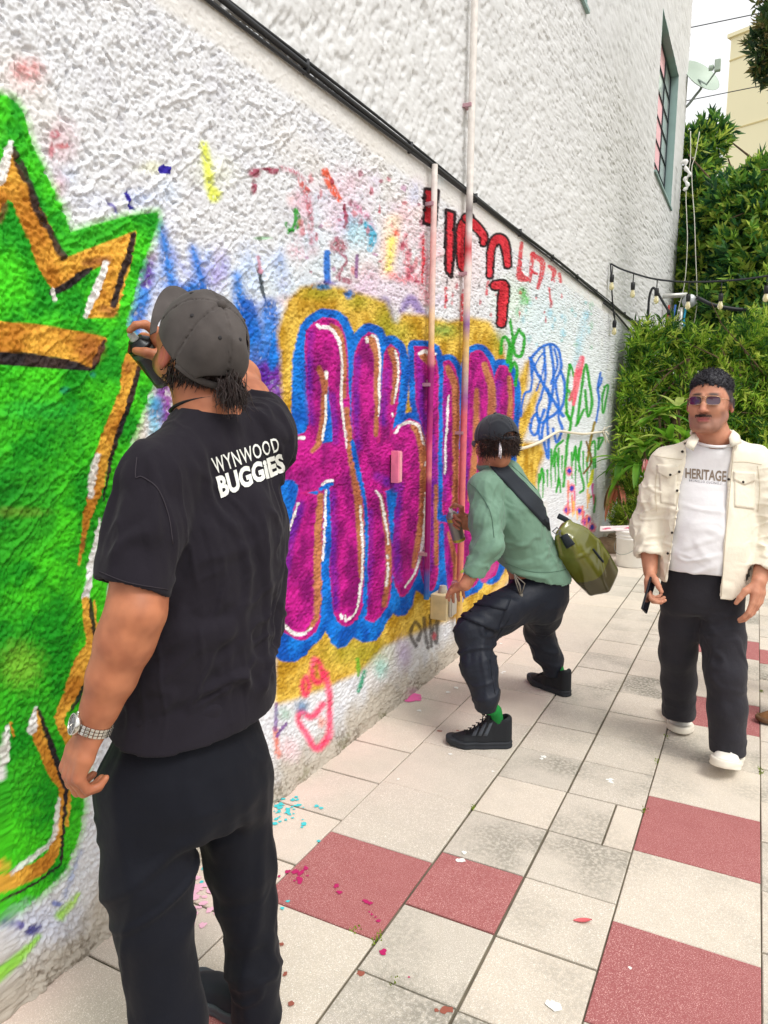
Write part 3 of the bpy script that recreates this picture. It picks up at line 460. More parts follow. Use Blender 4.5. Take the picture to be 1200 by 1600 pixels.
# ================================================================ ground and paving
m_soil = mat('soil', (120, 108, 92), 0.95, var=(3, 0.25), bump=[(12, 0.8, 0.03), (60, 0.6, 0.01)])
def sheet(name, x0, x1, y0, y1, z, m):
    me = bpy.data.meshes.new(name); me.from_pydata([(x0, y0, z), (x1, y0, z), (x1, y1, z), (x0, y1, z)], [], [(0, 1, 2, 3)]); return link(name, me, m)
g = sheet('ground', -300, 300, -300, 300, -0.05, m_soil); tag(g, 'flat grey brown earth around the paved alley', 'ground', kind='structure')
m_joint = mat('joint_dirt', (106, 99, 84), 0.95, var=(7, 0.35), bump=[(90, 0.8, 0.006)])
PX1 = 4.1
pv = sheet('pavement', -0.05, PX1, -2.2, 8.75, -0.007, m_joint); tag(pv, 'paved alley of pale and red concrete tiles', 'pavement', kind='structure')
def tile_material(name, c1, c2, stain):
    m = bpy.data.materials.new(name); m.use_nodes = True; nt = m.node_tree; n = nt.nodes; l = nt.links; b = n['Principled BSDF']
    b.inputs['Roughness'].default_value = 0.85; b.inputs['Specular IOR Level'].default_value = 0.22
    geo = n.new('ShaderNodeNewGeometry'); oi = n.new('ShaderNodeObjectInfo')
    def noise(sc, det=4): q = n.new('ShaderNodeTexNoise'); q.inputs['Scale'].default_value = sc; q.inputs['Detail'].default_value = det; l.new(geo.outputs['Position'], q.inputs['Vector']); return q.outputs[0]
    def ramp(src, a, bb, lo=0.0, hi=1.0): q = n.new('ShaderNodeMapRange'); q.inputs[1].default_value = a; q.inputs[2].default_value = bb; q.inputs[3].default_value = lo; q.inputs[4].default_value = hi; q.clamp = True; l.new(src, q.inputs[0]); return q.outputs[0]
    def mix(f, A, B, mode='MIX'):
        q = n.new('ShaderNodeMix'); q.data_type = 'RGBA'; q.blend_type = mode
        if hasattr(f, 'is_linked'): l.new(f, q.inputs[0])
        else: q.inputs[0].default_value = f
        for k, v in ((6, A), (7, B)):
            if hasattr(v, 'is_linked'): l.new(v, q.inputs[k])
            else: q.inputs[k].default_value = rgba(v)
        return q.outputs[2]
    def mul(a_, b_): q = n.new('ShaderNodeMath'); q.operation = 'MULTIPLY'; l.new(a_, q.inputs[0]); (l.new(b_, q.inputs[1]) if hasattr(b_, 'is_linked') else setattr(q.inputs[1], 'default_value', b_)); return q.outputs[0]
    c = mix(oi.outputs['Random'], c1, c2)
    c = mix(ramp(noise(420, 2), 0.56, 0.66), c, (246, 240, 232) if stain else (222, 176, 170))
    c = mix(mul(ramp(noise(300, 2), 0.58, 0.7), 0.5), c, (150, 146, 138) if stain else (128, 66, 66))
    sep = n.new('ShaderNodeSeparateXYZ'); l.new(geo.outputs['Position'], sep.inputs[0])
    if stain:
        xr = ramp(sep.outputs[0], 0.55, 1.15, 0.10, 1.0)                      # lichen and grime gather where nobody walks along the wall
        tr = ramp(oi.outputs['Random'], 0.35, 1.0, 0.25, 1.0)
        gr = mul(mul(ramp(noise(3.1, 6), 0.46, 0.62), xr), tr)
        c = mix(mul(mul(gr, ramp(noise(70, 5), 0.38, 0.56)), 0.92), c, (98, 95, 84)); c = mix(mul(gr, 0.32), c, (160, 158, 146))
        pk = ramp(sep.outputs[0], 0.55, 0.05); c = mix(mul(mul(pk, ramp(noise(1.7, 2), 0.35, 0.65)), 0.5), c, (240, 206, 198))   # pink overspray next to the wall
    q = noise(14, 3); c = mix(mul(ramp(q, 0.4, 0.75), 0.18), c, (176, 168, 158) if stain else (140, 78, 78)); l.new(c, b.inputs['Base Color'])
    bp = n.new('ShaderNodeBump'); bp.inputs['Strength'].default_value = 0.35; bp.inputs['Distance'].default_value = 0.0015; l.new(noise(330, 3), bp.inputs['Height']); l.new(bp.outputs[0], b.inputs['Normal'])
    return m
m_tile = tile_material('pale_tile', (209, 198, 181), (190, 182, 168), True); m_red = tile_material('red_tile', (166, 100, 98), (158, 94, 94), False)
_tm = {}
def tile_mesh(wx, wy, red):
    k = (round(wx, 2), round(wy, 2), red)
    if k not in _tm:
        bm = bmesh.new(); bmesh.ops.create_cube(bm, size=1)
        for v in bm.verts: v.co = (v.co.x*(k[0]-0.0048), v.co.y*(k[1]-0.0048), v.co.z*0.03-0.015)
        bmesh.ops.bevel(bm, geom=[e for e in bm.edges if all(v.co.z > -0.01 for v in e.verts)], offset=0.0025, segments=1, affect='EDGES')
        me = bpy.data.meshes.new('tile'); bm.to_mesh(me); bm.free(); me.materials.append(m_red if red else m_tile); _tm[k] = me
    return _tm[k]
XS = [-0.004, 0.302, 0.706, 1.0, 1.2945, 1.690, 1.992, 2.294, 2.698, 3.0, 3.302, 3.706, 4.008]
Y0 = [1.871, 1.6875, 1.8685, 1.8675, 2.0905, 2.155, 2.0, 2.11, 1.93, 2.04, 1.9, 2.06]; ST = [0.304, 0.408, 0.3025, 0.3025, 0.4075, 0.304, 0.302, 0.404, 0.302, 0.302, 0.404, 0.302]
REDS = {(1, 0), (2, 0), (4, 1), (4, -1), (4, 4), (4, 7), (1, -2), (5, 9), (6, 4), (7, 2), (8, 8), (7, 9), (3, 16), (10, 4), (0, -6)}
for c in range(12):
    wx = XS[c+1]-XS[c]
    for k in range(-14, 24):
        ya = Y0[c]+k*ST[c]; yb = ya+ST[c]
        if yb < -2.2 or ya > 8.7: continue
        if c == 3 and k == 2:                       # one tile laid in two cut pieces
            for (xa, xb) in ((XS[3], XS[3]+0.19), (XS[3]+0.19, XS[4])):
                t = link('tile', tile_mesh(xb-xa, ST[c], False), None, pv); t.location = ((xa+xb)/2, (ya+yb)/2, random.uniform(-.001, .001))
            continue
        if ya < 0.3 and c not in (3, 4, 5, 6): continue
        if c > 8 and (ya < 1.5): continue
        t = link('tile', tile_mesh(wx, ST[c], (c, k) in REDS), None, pv); t.location = ((XS[c]+XS[c+1])/2, (ya+yb)/2, random.uniform(-.0015, .0015))
        t.rotation_euler = (random.gauss(0, .0015), random.gauss(0, .0015), random.gauss(0, .002))
# moss tufts in the joints
def blob_sheet(cx, cy, r, z, n=11, rag=0.35, sx=1.0, rot=0.0):
    a = np.arange(n)*2*math.pi/n; rr = r*(1+rag*rng.uniform(-1, 1, n)); P = np.c_[rr*np.cos(a)*sx, rr*np.sin(a)]
    c, s = math.cos(rot), math.sin(rot); P = P@np.array([[c, s], [-s, c]])
    return [(cx, cy, z)]+[(cx+p[0], cy+p[1], z) for p in P], [(0, 1+i, 1+(i+1) % n) for i in range(n)]
mb = MB(); mo = random.Random(4)
for px, py, nn in ((738, 1262, 26), (590, 1465, 26), (1006, 1266, 18), (1188, 1205, 26), (556, 1453, 12), (1190, 1080, 20), (1189, 1115, 16), (1026, 1190, 18), (618, 1533, 10), (1043, 1150, 10)):
    c0 = onground(px, py)
    for _ in range(nn):
        x, y = c0[0]+mo.gauss(0, .006), c0[1]+mo.gauss(0, .014); h = mo.uniform(.003, .010); a = mo.uniform(0, 6.3)
        mb.add([(x-.004*math.cos(a), y-.004*math.sin(a), -.003), (x+.004*math.cos(a), y+.004*math.sin(a), -.003), (x+mo.gauss(0, .004), y+mo.gauss(0, .004), h)], [(0, 1, 2)])
m_moss = mat('moss', (122, 140, 40), 0.9); tag(mb.build('moss', m_moss), 'green moss sprouting in the tile joints', 'moss', kind='stuff')
# paint spilled on the tiles
def splat(name, col, spots, label):
    b = MB()
    for px, py, r in spots:
        c0 = onground(px, py); b.add(*blob_sheet(c0[0], c0[1], r, 0.0024+random.random()*0.0006, sx=random.uniform(.8, 1.5), rot=random.uniform(0, 3)))
    o = b.build(name, mat(name, col, 0.55)); tag(o, label, 'paint', kind='stuff'); return o
rr = random.Random(11)
splat('cyan_paint_drops', (70, 200, 206), [(rr.uniform(428, 475), rr.uniform(1246, 1288), rr.uniform(.003, .010)) for _ in range(34)]+[(495, 1260, .010), (502, 1263, .007), (472, 1293, .006), (498, 1315, .006), (441, 1420, .007), (450, 1409, .005), (318, 1358, .008), (315, 1379, .006), (463, 1246, .006), (440, 1240, .006)], 'cyan paint drops on the tiles by the wall')
splat('magenta_paint_drops', (178, 30, 96), [(463+rr.gauss(0, 7), 1366+rr.gauss(0, 5), rr.uniform(.003, .012)) for _ in range(16)]+[(436, 1370, .005), (526, 1385, .010), (530, 1395, .009), (573, 1410, .008), (578, 1412, .009), (569, 1408, .005), (577, 1426, .004), (581, 1430, .005), (587, 1434, .004), (591, 1440, .008), (598, 1489, .010), (639, 1528, .003)], 'magenta paint drops on the red tile')
splat('pink_paint_spill', (238, 184, 206), [(298+rr.gauss(0, 16), 1392+rr.gauss(0, 10), rr.uniform(.004, .020)) for _ in range(46)]+[(310+rr.gauss(0, 14), 1425+rr.gauss(0, 10), rr.uniform(.003, .012)) for _ in range(14)], 'pale pink paint spill on the tile between the front man\'s legs')
splat('pink_paint_streak', (240, 110, 176), [(640+rr.uniform(-9, 16), 1090+rr.uniform(-4, 4), rr.uniform(.010, .026)) for _ in range(14)], 'pink paint streak on the tile beside the wall')
splat('white_paint_spots', (238, 238, 232), [(722, 1345, .012), (716, 1345, .008), (726, 1333, .010), (866, 1573, .017), (858, 1569, .010), (622, 1218, .008), (953, 1219, .014), (955, 1223, .010), (850, 1183, .012), (846, 1186, .010), (770, 1206, .008), (704, 1179, .007), (788, 1050, .010), (785, 1052, .008), (712, 1075, .012), (700, 1082, .012), (655, 1111, .012), (783, 1006, .012), (984, 1513, .005)], 'white paint blots scattered over the tiles')
splat('rust_spots', (150, 86, 70), [(563, 1522, .009), (696, 1579, .012), (682, 1580, .005), (300, 1260, .004), (440, 1476, .006), (446, 1523, .006), (455, 1569, .008), (715, 1142, .006), (687, 1143, .008)], 'small rust brown flecks on the pale tiles')
# fallen leaf
c0 = onground(910, 1441); me = MB(); lf = []
for k in range(7):
    t = k/6; wv = 0.009*math.sin(math.pi*t)**.8+0.0006; lf.append((t*0.055-0.027, wv, 0.006+0.006*t*t)); lf.append((t*0.055-0.027, 0, 0.003+0.006*t*t)); lf.append((t*0.055-0.027, -wv, 0.006+0.006*t*t))
me.add(lf, [(k*3+j, k*3+j+1, k*3+j+4, k*3+j+3) for k in range(6) for j in (0, 1)])
o = me.build('fallen_leaf', mat('fallen_leaf', (206, 96, 100), 0.6)); o.location = tuple(c0); o.rotation_euler[2] = R(22); tag(o, 'pink dry fallen leaf lying on a stained tile', 'leaf')

# ================================================================ things fixed to the wall
m_cable = mat('black_cable', (44, 46, 50), 0.55)
b = MB(); cz = 2.752
for k, (dz, rr_, dx) in enumerate(((0.0, .010, .018), (-.019, .007, .014), (.016, .006, .012))):
    ys = np.arange(0.2, 12.4, 0.25); b.tube([(dx+.003*math.sin(y*2.1+k), y, cz+dz+.006*math.sin(y*1.3+k*2)-.012*sstep(6, 9, y)) for y in ys], rr_, 8)
for y in np.arange(0.6, 12, 0.9): b.box((.012, y, cz), (.026, .010, .050))
tag(b.build('wall_cable', m_cable, smooth=True), 'bundle of black cables running along the wall above the graffiti', 'cable')
b = MB(); ys = np.arange(8.2, 12.6, 0.2); b.tube([(.02, y, cz-.05-.05*(y-8.2)+.01*math.sin(y*3)) for y in ys], .011, 7)
tag(b.build('loose_cable', m_cable, smooth=True), 'thin black cable drooping below the bundle near the shrub', 'cable')
def painted_pipe(name, y, x, r, z0, z1, stops, label, coup=(), cat='pipe'):
    zs = np.linspace(z0, z1, 90); n = 12; V = []; C = []
    zz = [q[0] for q in stops]; cc = np.array([s2l(q[1]) for q in stops])
    rad = np.full(90, r)
    for cz_ in coup: rad = np.where(np.abs(zs-cz_) < 0.045, r*1.22, rad)
    for z, q in zip(zs, rad):
        col = [np.interp(z+.03*math.sin(z*37), zz, cc[:, k]) for k in range(3)]
        for k in range(n):
            a = 2*math.pi*k/n; V.append((x+q*math.cos(a), y+q*math.sin(a), z)); C.append(col)
    F = [(i*n+k, i*n+(k+1) % n, (i+1)*n+(k+1) % n, (i+1)*n+k) for i in range(89) for k in range(n)]
    me = mesh_np(name, V, F, True, np.array(C)); o = link(name, me, mat(name, attr='Col', rough=0.42, spec=0.4, var=(30, 0.12))); tag(o, label, cat)
    bb = MB(); bb.box((x*0.5, y, 0), (x+.01, r*2.9, .018)); bme = bb.mesh('bracket'); bme.materials.append(m_brk)
    for zc in np.arange(z0+.25, z1, 0.9): q_ = link('bracket', bme, None, o); q_.location = (0, 0, zc)
    return o
m_brk = mat('bracket_paint', (190, 150, 160), 0.5, 0.3)
def zw(px, py): return float(onwall(px, py)[2])
PW, PK, PY, PM, PB = (232, 226, 220), (226, 130, 130), (222, 184, 110), (150, 26, 110), (20, 90, 180)
def stops(x, L): return sorted((zw(x, py), c) for py, c in L)
painted_pipe('tall_pipe', float(onwall(734, 300, .045)[1]), .045, .0195, 0.24, 9.5, stops(728, [(962, PY), (905, (236, 190, 110)), (880, (222, 130, 110)), (700, (220, 110, 120)), (625, (216, 100, 110)), (610, (40, 90, 180)), (590, (210, 180, 150)), (545, PY), (525, PY), (520, (120, 60, 150)), (510, (226, 196, 180)), (400, (240, 228, 228)), (395, (206, 70, 80)), (385, (206, 70, 80)), (380, (236, 226, 224)), (340, (240, 232, 230)), (335, (60, 40, 44)), (330, PW), (0, PW)]), 'tall pale pipe rising past the cables to the roof, pink below', (zw(719, 690), 2.35))
y1 = float(onwall(678.5, 300, .04)[1])
painted_pipe('short_pipe', y1, .04, .0155, 0.50, 2.74, stops(677, [(920, (60, 130, 200)), (905, (40, 110, 190)), (880, PM), (760, PM), (745, (226, 140, 130)), (690, (200, 60, 120)), (640, PM), (570, (160, 30, 110)), (560, (226, 150, 140)), (540, PY), (470, (236, 206, 196)), (380, (226, 176, 172)), (300, (236, 226, 220)), (270, PW)]), 'short painted pipe dropping from the cables to the cream box', (zw(677, 568),))
painted_pipe('thin_conduit', y1+.045, .022, .009, 0.52, 2.70, stops(684, [(920, PB), (800, (196, 110, 80)), (740, (222, 150, 120)), (600, (210, 110, 130)), (540, PY), (480, (226, 200, 160)), (380, (236, 220, 216)), (270, PW)]), 'thin pale conduit running right beside the short painted pipe')
# cream junction box and pink plate
m_cream = mat('cream_box', (226, 206, 160), 0.5, var=(14, 0.15)); m_greyb = mat('grey_box', (186, 178, 164), 0.45, var=(10, 0.1)); bc = onwall(680, 943)
r0 = empty('junction_box', (0, bc[1], bc[2])); tag(r0, 'cream and grey junction box at the foot of the pipes', 'box')
b = MB(); b.box((.05, bc[1]-.02, bc[2]), (.10, .11, .145), bev=.006); b.build('body', m_cream, r0)
b = MB(); b.box((.108, bc[1]+.0, bc[2]+.01), (.012, .10, .13), bev=.004); b.box((.116, bc[1]-.03, bc[2]+.01), (.006, .016, .12), bev=.002); b.build('cover', m_greyb, r0)
b = MB(); b.lathe([(0, .03), (.02, .028), (.026, 0), (.026, -.02)], (.05, bc[1]-.01, bc[2]+.085)); b.build('hub', m_greyb, r0)
bc = onwall(611, 729); b = MB(); b.box((.028, bc[1], bc[2]), (.040, .036, .155), bev=.0018)
o = b.build('wall_plate', mat('wall_plate_pink', (232, 130, 160), 0.4, var=(18, 0.2))); tag(o, 'small upright pink box stuck on the purple letters', 'box')
b = MB(); b.box((.050, bc[1]+.002, bc[2]), (.006, .026, .145), bev=.001); b.build('cover', mat('wall_plate_cover', (244, 170, 180), .35), o)
# white cord strung across the tags
P = [onwall(x, y, .03) for x, y in ((745, 688), (772, 697), (800, 702), (822, 699), (843, 691), (858, 682), (873, 674), (884, 675), (900, 677), (915, 678), (930, 676), (941, 675))]
P = spline(P, 6); b = MB(); b.tube(P, .012, 7)
for k in range(12):
    e = P[-1]; d = np.array([rr.uniform(0, .12), rr.uniform(-.12, .12), rr.uniform(-.14, .14)]); b.tube([e, e+d*.6, e+d+np.array([0, 0, -.03])], [.006, .005, .003], 5)
tag(b.build('white_cord', mat('white_cord', (222, 212, 190), .7), smooth=True), 'frayed white cord strung across the wall behind the bent man', 'cord')
# string lights
def onY(px, py, y): d = rayd(px, py); return CAM+d*(y/d[1])
m_bulb = mat('bulb_glass', (236, 226, 176), 0.12, 0.0, 0.6, trans=0.35); m_sock = mat('bulb_socket', (34, 36, 38), 0.5)
hook = onwall(954, 412, .02); YL = float(hook[1])+.05; wire = [hook]+[onY(x, y, YL+.0*x) for x, y in ((970, 420), (990, 427), (1010, 433), (1030, 437), (1060, 440), (1095, 440.5), (1130, 439), (1165, 436), (1200, 431), (1240, 424), (1300, 410), (1380, 385))]
st = empty('string_light', tuple(hook)); tag(st, 'black cable of clear bulbs hung from the wall across the hedge', 'string lights')
b = MB(); b.tube(spline(wire, 5), .010, 6); b.tube([hook, onwall(955, 440, .04), onwall(957, 470, .05), onwall(959, 492, .05), onwall(961, 500, .06)], .009, 6); b.build('wire', m_cable, st, True)
def bulb(p, s=1.0, drop=.06):
    p = np.asarray(p); q = MB(); q.tube([p, p-(0, 0, drop)], .006, 6); q.lathe([(.0, 0), (.021, 0), (.024, -.03), (.022, -.075), (.018, -.08)], p-(0, 0, drop), n=12); k = q.build('socket', m_sock, st, True)
    q = MB(); q.lathe([(.014, 0), (.022, -.025), (.028, -.048), (.025, -.07), (.014, -.083), (0, -.086)], p-(0, 0, drop+.078), n=14); q.build('bulb', m_bulb, k, True)
for x, y, yy in ((957, 416, None), (990, 428, YL), (1027, 437, YL), (1077, 441, YL), (1128, 440, YL), (1199, 432, YL), (961, 488, None)):
    bulb(onwall(x, y, .05) if yy is None else onY(x, y, yy), drop=.09 if x not in (1077, 1128) else .12)
hz = [onY(x, y, 10.6) for x, y in ((1013, 520), (1013, 485), (1015, 462), (1020, 450), (1026, 455), (1036, 472), (1046, 488))]
b = MB(); b.tube(spline(hz, 5), .016, 8); b.lathe([(0, .03), (.035, .02), (.035, -.03), (0, -.04)], hz[-1], n=10); tag(b.build('lamp_hose', m_cable, smooth=True), 'black bent gooseneck tube in front of the wall under the bulbs', 'lamp')
# satellite dish on the far corner
m_dish = mat('dish_paint', (168, 184, 170), .5, .1); m_arm = mat('dish_arm', (150, 160, 156), .45, .4); yd = 15.2
pm = onY(1074, 165, yd); dc = onY(1096, 118, yd); r0 = empty('satellite_dish', tuple(pm)); tag(r0, 'pale satellite dish on a bent arm at the building corner', 'satellite dish')
ax = np.array([.62, -.55, .52]); ax /= np.linalg.norm(ax); b = MB(); b.lathe([(0, -.10), (.14, -.088), (.28, -.05), (.38, 0), (.385, .006), (.37, .004), (.27, -.04), (.13, -.076), (0, -.088)], dc, ax, 28); b.build('dish', m_dish, r0, True)
b = MB(); b.tube(spline([pm+(-.1, 0, -.05), pm, onY(1086, 150, yd), onY(1096, 136, yd), dc-ax*.1], 5), .024, 8); b.box(pm+(-.08, 0, -.06), (.06, .12, .2)); b.build('mast', m_arm, r0, True)
b = MB(); e1, e2 = onY(1104, 132, yd-.15), onY(1121, 108, yd-.35); b.tube([dc-ax*.08, e1, e2], .016, 6); b.build('feed_arm', m_arm, r0); b = MB(); b.box(e2+(0, 0, .06), (.10, .10, .19), bev=.015); b.lathe([(0, .05), (.045, .04), (.05, -.03), (0, -.05)], e2+(-.1, 0, .04), (-1, 0, 0), 10); b.build('receiver', m_dish, r0)
# loose white lines hanging at the corner and a knotted rag
m_line = mat('white_line', (226, 224, 212), .6)
for nm, L_, lab in (('hanging_line', ((1079, 205), (1079, 245), (1077, 262), (1072, 300), (1073, 340), (1074, 380), (1070, 440), (1061, 480), (1056, 505)), 'white line hanging along the building corner from the knotted rag'), ('hanging_line', ((1093, 206), (1086, 245), (1081, 262), (1082, 300), (1085, 340), (1087, 400), (1089, 450), (1088, 485), (1080, 520), (1062, 560)), 'white line hanging outermost in front of the tree')):
    b = MB(); b.tube(spline([onY(x, y, 14.2) for x, y in L_], 5), .0075, 6); tag(b.build(nm, m_line, smooth=True), lab, 'line', 'white lines hanging at the building corner')
b = MB(); b.tube(spline([onY(x, y, 14.15) for x, y in ((1064, 256), (1072, 250), (1071, 262), (1078, 272), (1070, 280), (1075, 290), (1068, 298))], 4), [.012+.026*abs(math.sin(k*.9)) for k in range(25)], 7, flat=.6)
tag(b.build('knotted_rag', mat('rag', (240, 240, 236), .8), smooth=True), 'white knotted rag tied to the hanging lines', 'rag')
# utility meter half hidden behind the shrub
c = onY(1078, 470, 13.4); r0 = empty('utility_meter', tuple(c)); tag(r0, 'grey utility meter with coloured wires behind the shrub', 'meter')
b = MB(); b.lathe([(0, .03), (.10, .03), (.11, 0), (.11, -.09), (.08, -.12), (0, -.12)], c, (.3, -1, 0), 18); b.build('dial', mat('meter_grey', (176, 180, 182), .35, .3), r0, True)
b = MB(); b.tube([c+(-.6, 0, .1), c+(-.05, 0, .1)], .04, 8); b.tube([c+(-.12, 0, -.1), c+(-.14, 0, -.6)], .03, 8); b.build('pipe', mat('meter_pipe', (196, 196, 190), .4, .4), r0, True)
for dx, cc in ((-.22, (40, 90, 170)), (-.05, (30, 150, 190)), (-.32, (176, 60, 50))):
    b = MB(); b.tube([c+(dx, 0, -.05), c+(dx-.03, .02, -.3), c+(dx+.02, 0, -.6)], .018, 6); b.build('wire', mat('meter_wire', cc, .5), r0, True)
b = MB(); b.tube(spline([c+(.1, 0, .05), c+(.4, 0, -.1), c+(.9, .1, -.18), c+(1.6, .2, -.1)], 5), .032, 7); tag(b.build('dark_hose', m_cable, smooth=True), 'thick dark hose lying against the tree behind the bulbs', 'hose')
# bucket with lid board, rocks
m_pail = mat('white_plastic', (232, 230, 224), .45, var=(5, .06)); c0 = onground(984, 884); cx, cy_ = float(c0[0]), float(c0[1])
r0 = empty('paint_bucket', (cx, cy_, 0)); tag(r0, 'white plastic bucket standing by the planting behind the walking man', 'bucket')
b = MB(); b.lathe([(0, .004), (.125, .004), (.132, .01), (.143, .28), (.150, .282), (.150, .292), (.144, .294), (.145, .312), (.153, .314), (.153, .324), (.146, .326), (.147, .345), (.156, .347), (.156, .365), (.150, .367), (.143, .36), (.138, .30), (0, .30)], (cx, cy_, 0), n=32); b.build('pail', m_pail, r0, True)
b = MB(); b.tube([(cx+.157*math.cos(a), cy_+.157*math.sin(a), .30-.17*math.sin(a-2.6) if 2.6 < a < 5.7 else .30) for a in np.linspace(2.6, 5.74, 20)], .003, 5); b.build('handle', m_arm, r0)
b = MB(); b.box((.05, 0, .0), (.42, .20, .012), bev=.004); o = b.build('paint_board', mat('paint_board', (226, 214, 214), .6, var=(10, .2))); o.location = (cx-.14, cy_-.05, .378); o.rotation_euler = (R(4), R(-5), R(10)); tag(o, 'paint stained white board lying across the bucket', 'board')
b = MB()
for k in range(7): b.add(*blob_sheet(rr.uniform(-.12, .16), rr.uniform(-.08, .08), rr.uniform(.012, .035), .0072))
q = b.build('paint_stain', mat('stain_pink', (222, 96, 130), .5)); q.parent = o; q['kind'] = 'stuff'
m_rock = mat('rock', (136, 116, 92), .9, var=(8, .25), bump=[(25, .8, .02)])
for k, (px, py, s, lab) in enumerate(((948, 862, .13, 'largest brown rock beside the bucket'), (936, 868, .07, 'small brown rock at the foot of the wall'), (956, 846, .09, 'brown rock behind the bucket by the wall'), (1010, 872, .10, 'brown rock on the far side of the bucket'))):
    bm = bmesh.new(); bmesh.ops.create_icosphere(bm, subdivisions=3, radius=1)
    for v in bm.verts:
        f = 1+.32*mnoise.noise(v.co*1.3+Vector((k*7, 0, 0)))+.12*mnoise.noise(v.co*3.4+Vector((k*7, 3, 0))); v.co = Vector((v.co.x*1.25*s*f, v.co.y*s*f, v.co.z*.72*s*f))
    me = bpy.data.meshes.new('rock'); bm.to_mesh(me); bm.free(); c0 = onground(px, py); o = link('rock', me, m_rock); o.location = (max(c0[0], s*1.1+.05), c0[1], s*.5); o.rotation_euler[2] = k*1.1; tag(o, lab, 'rock', 'rocks by the planting')
# pale yellow block far behind
A = onY(1119, 400, 30.0); r0 = empty('yellow_building', (A[0], 30, 0)); tag(r0, 'plain pale yellow building far behind the trees', 'building')
m_yb = mat('yellow_render', (255, 248, 208), .8, var=(.4, .02)); zt = float(onY(1130, 62, 30.0)[2]); ang = R(-24); M = np.array(Matrix.Rotation(ang, 3, 'Z')); u_ = M@np.array([1, 0, 0]); n_ = M@np.array([0, 1, 0])
b = MB(); b.box(np.array([A[0], 30, 0])+u_*11+n_*5+np.array([0, 0, zt/2]), (22, 10, zt), M); b.build('wall', m_yb, r0)
b = MB()
for zz in np.arange(2.2, zt-.5, 2.35): b.box(np.array([A[0], 30, 0])+u_*11-n_*.006+np.array([0, 0, zz]), (22.02, .02, .05), M)
b.build('joint', mat('seam', (222, 206, 150), .8), r0)
b = MB(); b.box(np.array([A[0], 30, 0])+u_*11+n_*5+np.array([0, 0, zt+.06]), (22.2, 10.2, .12), M); b.build('parapet', m_yb, r0)
for k, (x0, y0, x1, y1, d) in enumerate(((1060, 47, 1210, 16, 20), (1060, 160, 1120, 148, 22))):
    b = MB(); a_, e_ = onY(x0, y0, d), onY(x1, y1, d); a2 = a_-(e_-a_)*2.0; e2 = e_+(e_-a_)*3; b.tube([a2, a_, e_, e2], .012, 5); tag(b.build('power_line', m_cable), ('thin power line crossing the sky above the dish', 'thin power line passing behind the dish')[k], 'power line', 'power lines')
# ================================================================ planting
m_leaf = mat('foliage', attr='Col', rough=0.5, spec=0.35); m_bark = mat('bark', (104, 86, 66), .9, var=(12, .3), bump=[(30, .8, .01)])
_b = m_leaf.node_tree.nodes['Principled BSDF']; nt_ = m_leaf.node_tree; tr_ = nt_.nodes.new('ShaderNodeBsdfTranslucent'); mx_ = nt_.nodes.new('ShaderNodeMixShader'); mx_.inputs[0].default_value = .42
at_ = [q for q in nt_.nodes if q.type == 'ATTRIBUTE'][0]; nt_.links.new(at_.outputs['Color'], tr_.inputs[0]); nt_.links.new(_b.outputs[0], mx_.inputs[1]); nt_.links.new(tr_.outputs[0], mx_.inputs[2]); nt_.links.new(mx_.outputs[0], [q for q in nt_.nodes if q.type == 'OUTPUT_MATERIAL'][0].inputs[0])
def leaves(P, Dr, L, W, C, g):                 # folded lance-shaped leaves: base, two shoulders, tip (a valley fold along the rib)
    n = len(P); Dr = Dr/np.linalg.norm(Dr, axis=1)[:, None]; up = g.normal(0, 1, (n, 3)); up -= Dr*(up*Dr).sum(1)[:, None]; up /= np.linalg.norm(up, axis=1)[:, None]; S = np.cross(Dr, up)
    L = L[:, None]; W = W[:, None]; fold = up*W*.35
    V = np.stack([P, P+Dr*L*.45+S*W+fold, P+Dr*L-up*L*.08, P+Dr*L*.45-S*W+fold], 1).reshape(-1, 3)
    I = np.arange(n)[:, None]*4; F = np.concatenate([I+np.array([[0, 1, 2]]), I+np.array([[0, 2, 3]])], 1).reshape(-1, 3)
    return V, F, np.repeat(C, 4, 0)
def tufts(cent, dirs, per, L, W, pal, g, spread=.8, back=.10):
    n = len(cent)*per; i = np.repeat(np.arange(len(cent)), per); t = g.random(n)
    D = dirs[i]+g.normal(0, spread, (n, 3)); P = cent[i]-dirs[i]*(t*back)[:, None]
    pal = np.array([s2l(c) for c in pal]); tone = g.random(len(cent)); k = np.clip(tone[i]*len(pal)+g.normal(0, .6, n), 0, len(pal)-1).astype(int)
    C = pal[k]*(1+g.normal(0, .14, n))[:, None]; return leaves(P, D, L*(.65+.6*g.random(n)), W*(.7+.5*g.random(n)), np.clip(C, .004, .9), g)
def crown_points(blobs, n, g, shell=.55):
    vol = np.array([r[3]*r[4]*r[5] for r in blobs])**.75; k = g.choice(len(blobs), n, p=vol/vol.sum()); B = np.array(blobs)[k]
    d = g.normal(0, 1, (n, 3)); d /= np.linalg.norm(d, axis=1)[:, None]; rr_ = (shell+(1-shell)*g.random(n))*(1+.16*gv3(d*2.2+k[:, None]*5.1, 3))
    return B[:, :3]+d*B[:, 3:6]*rr_[:, None], d
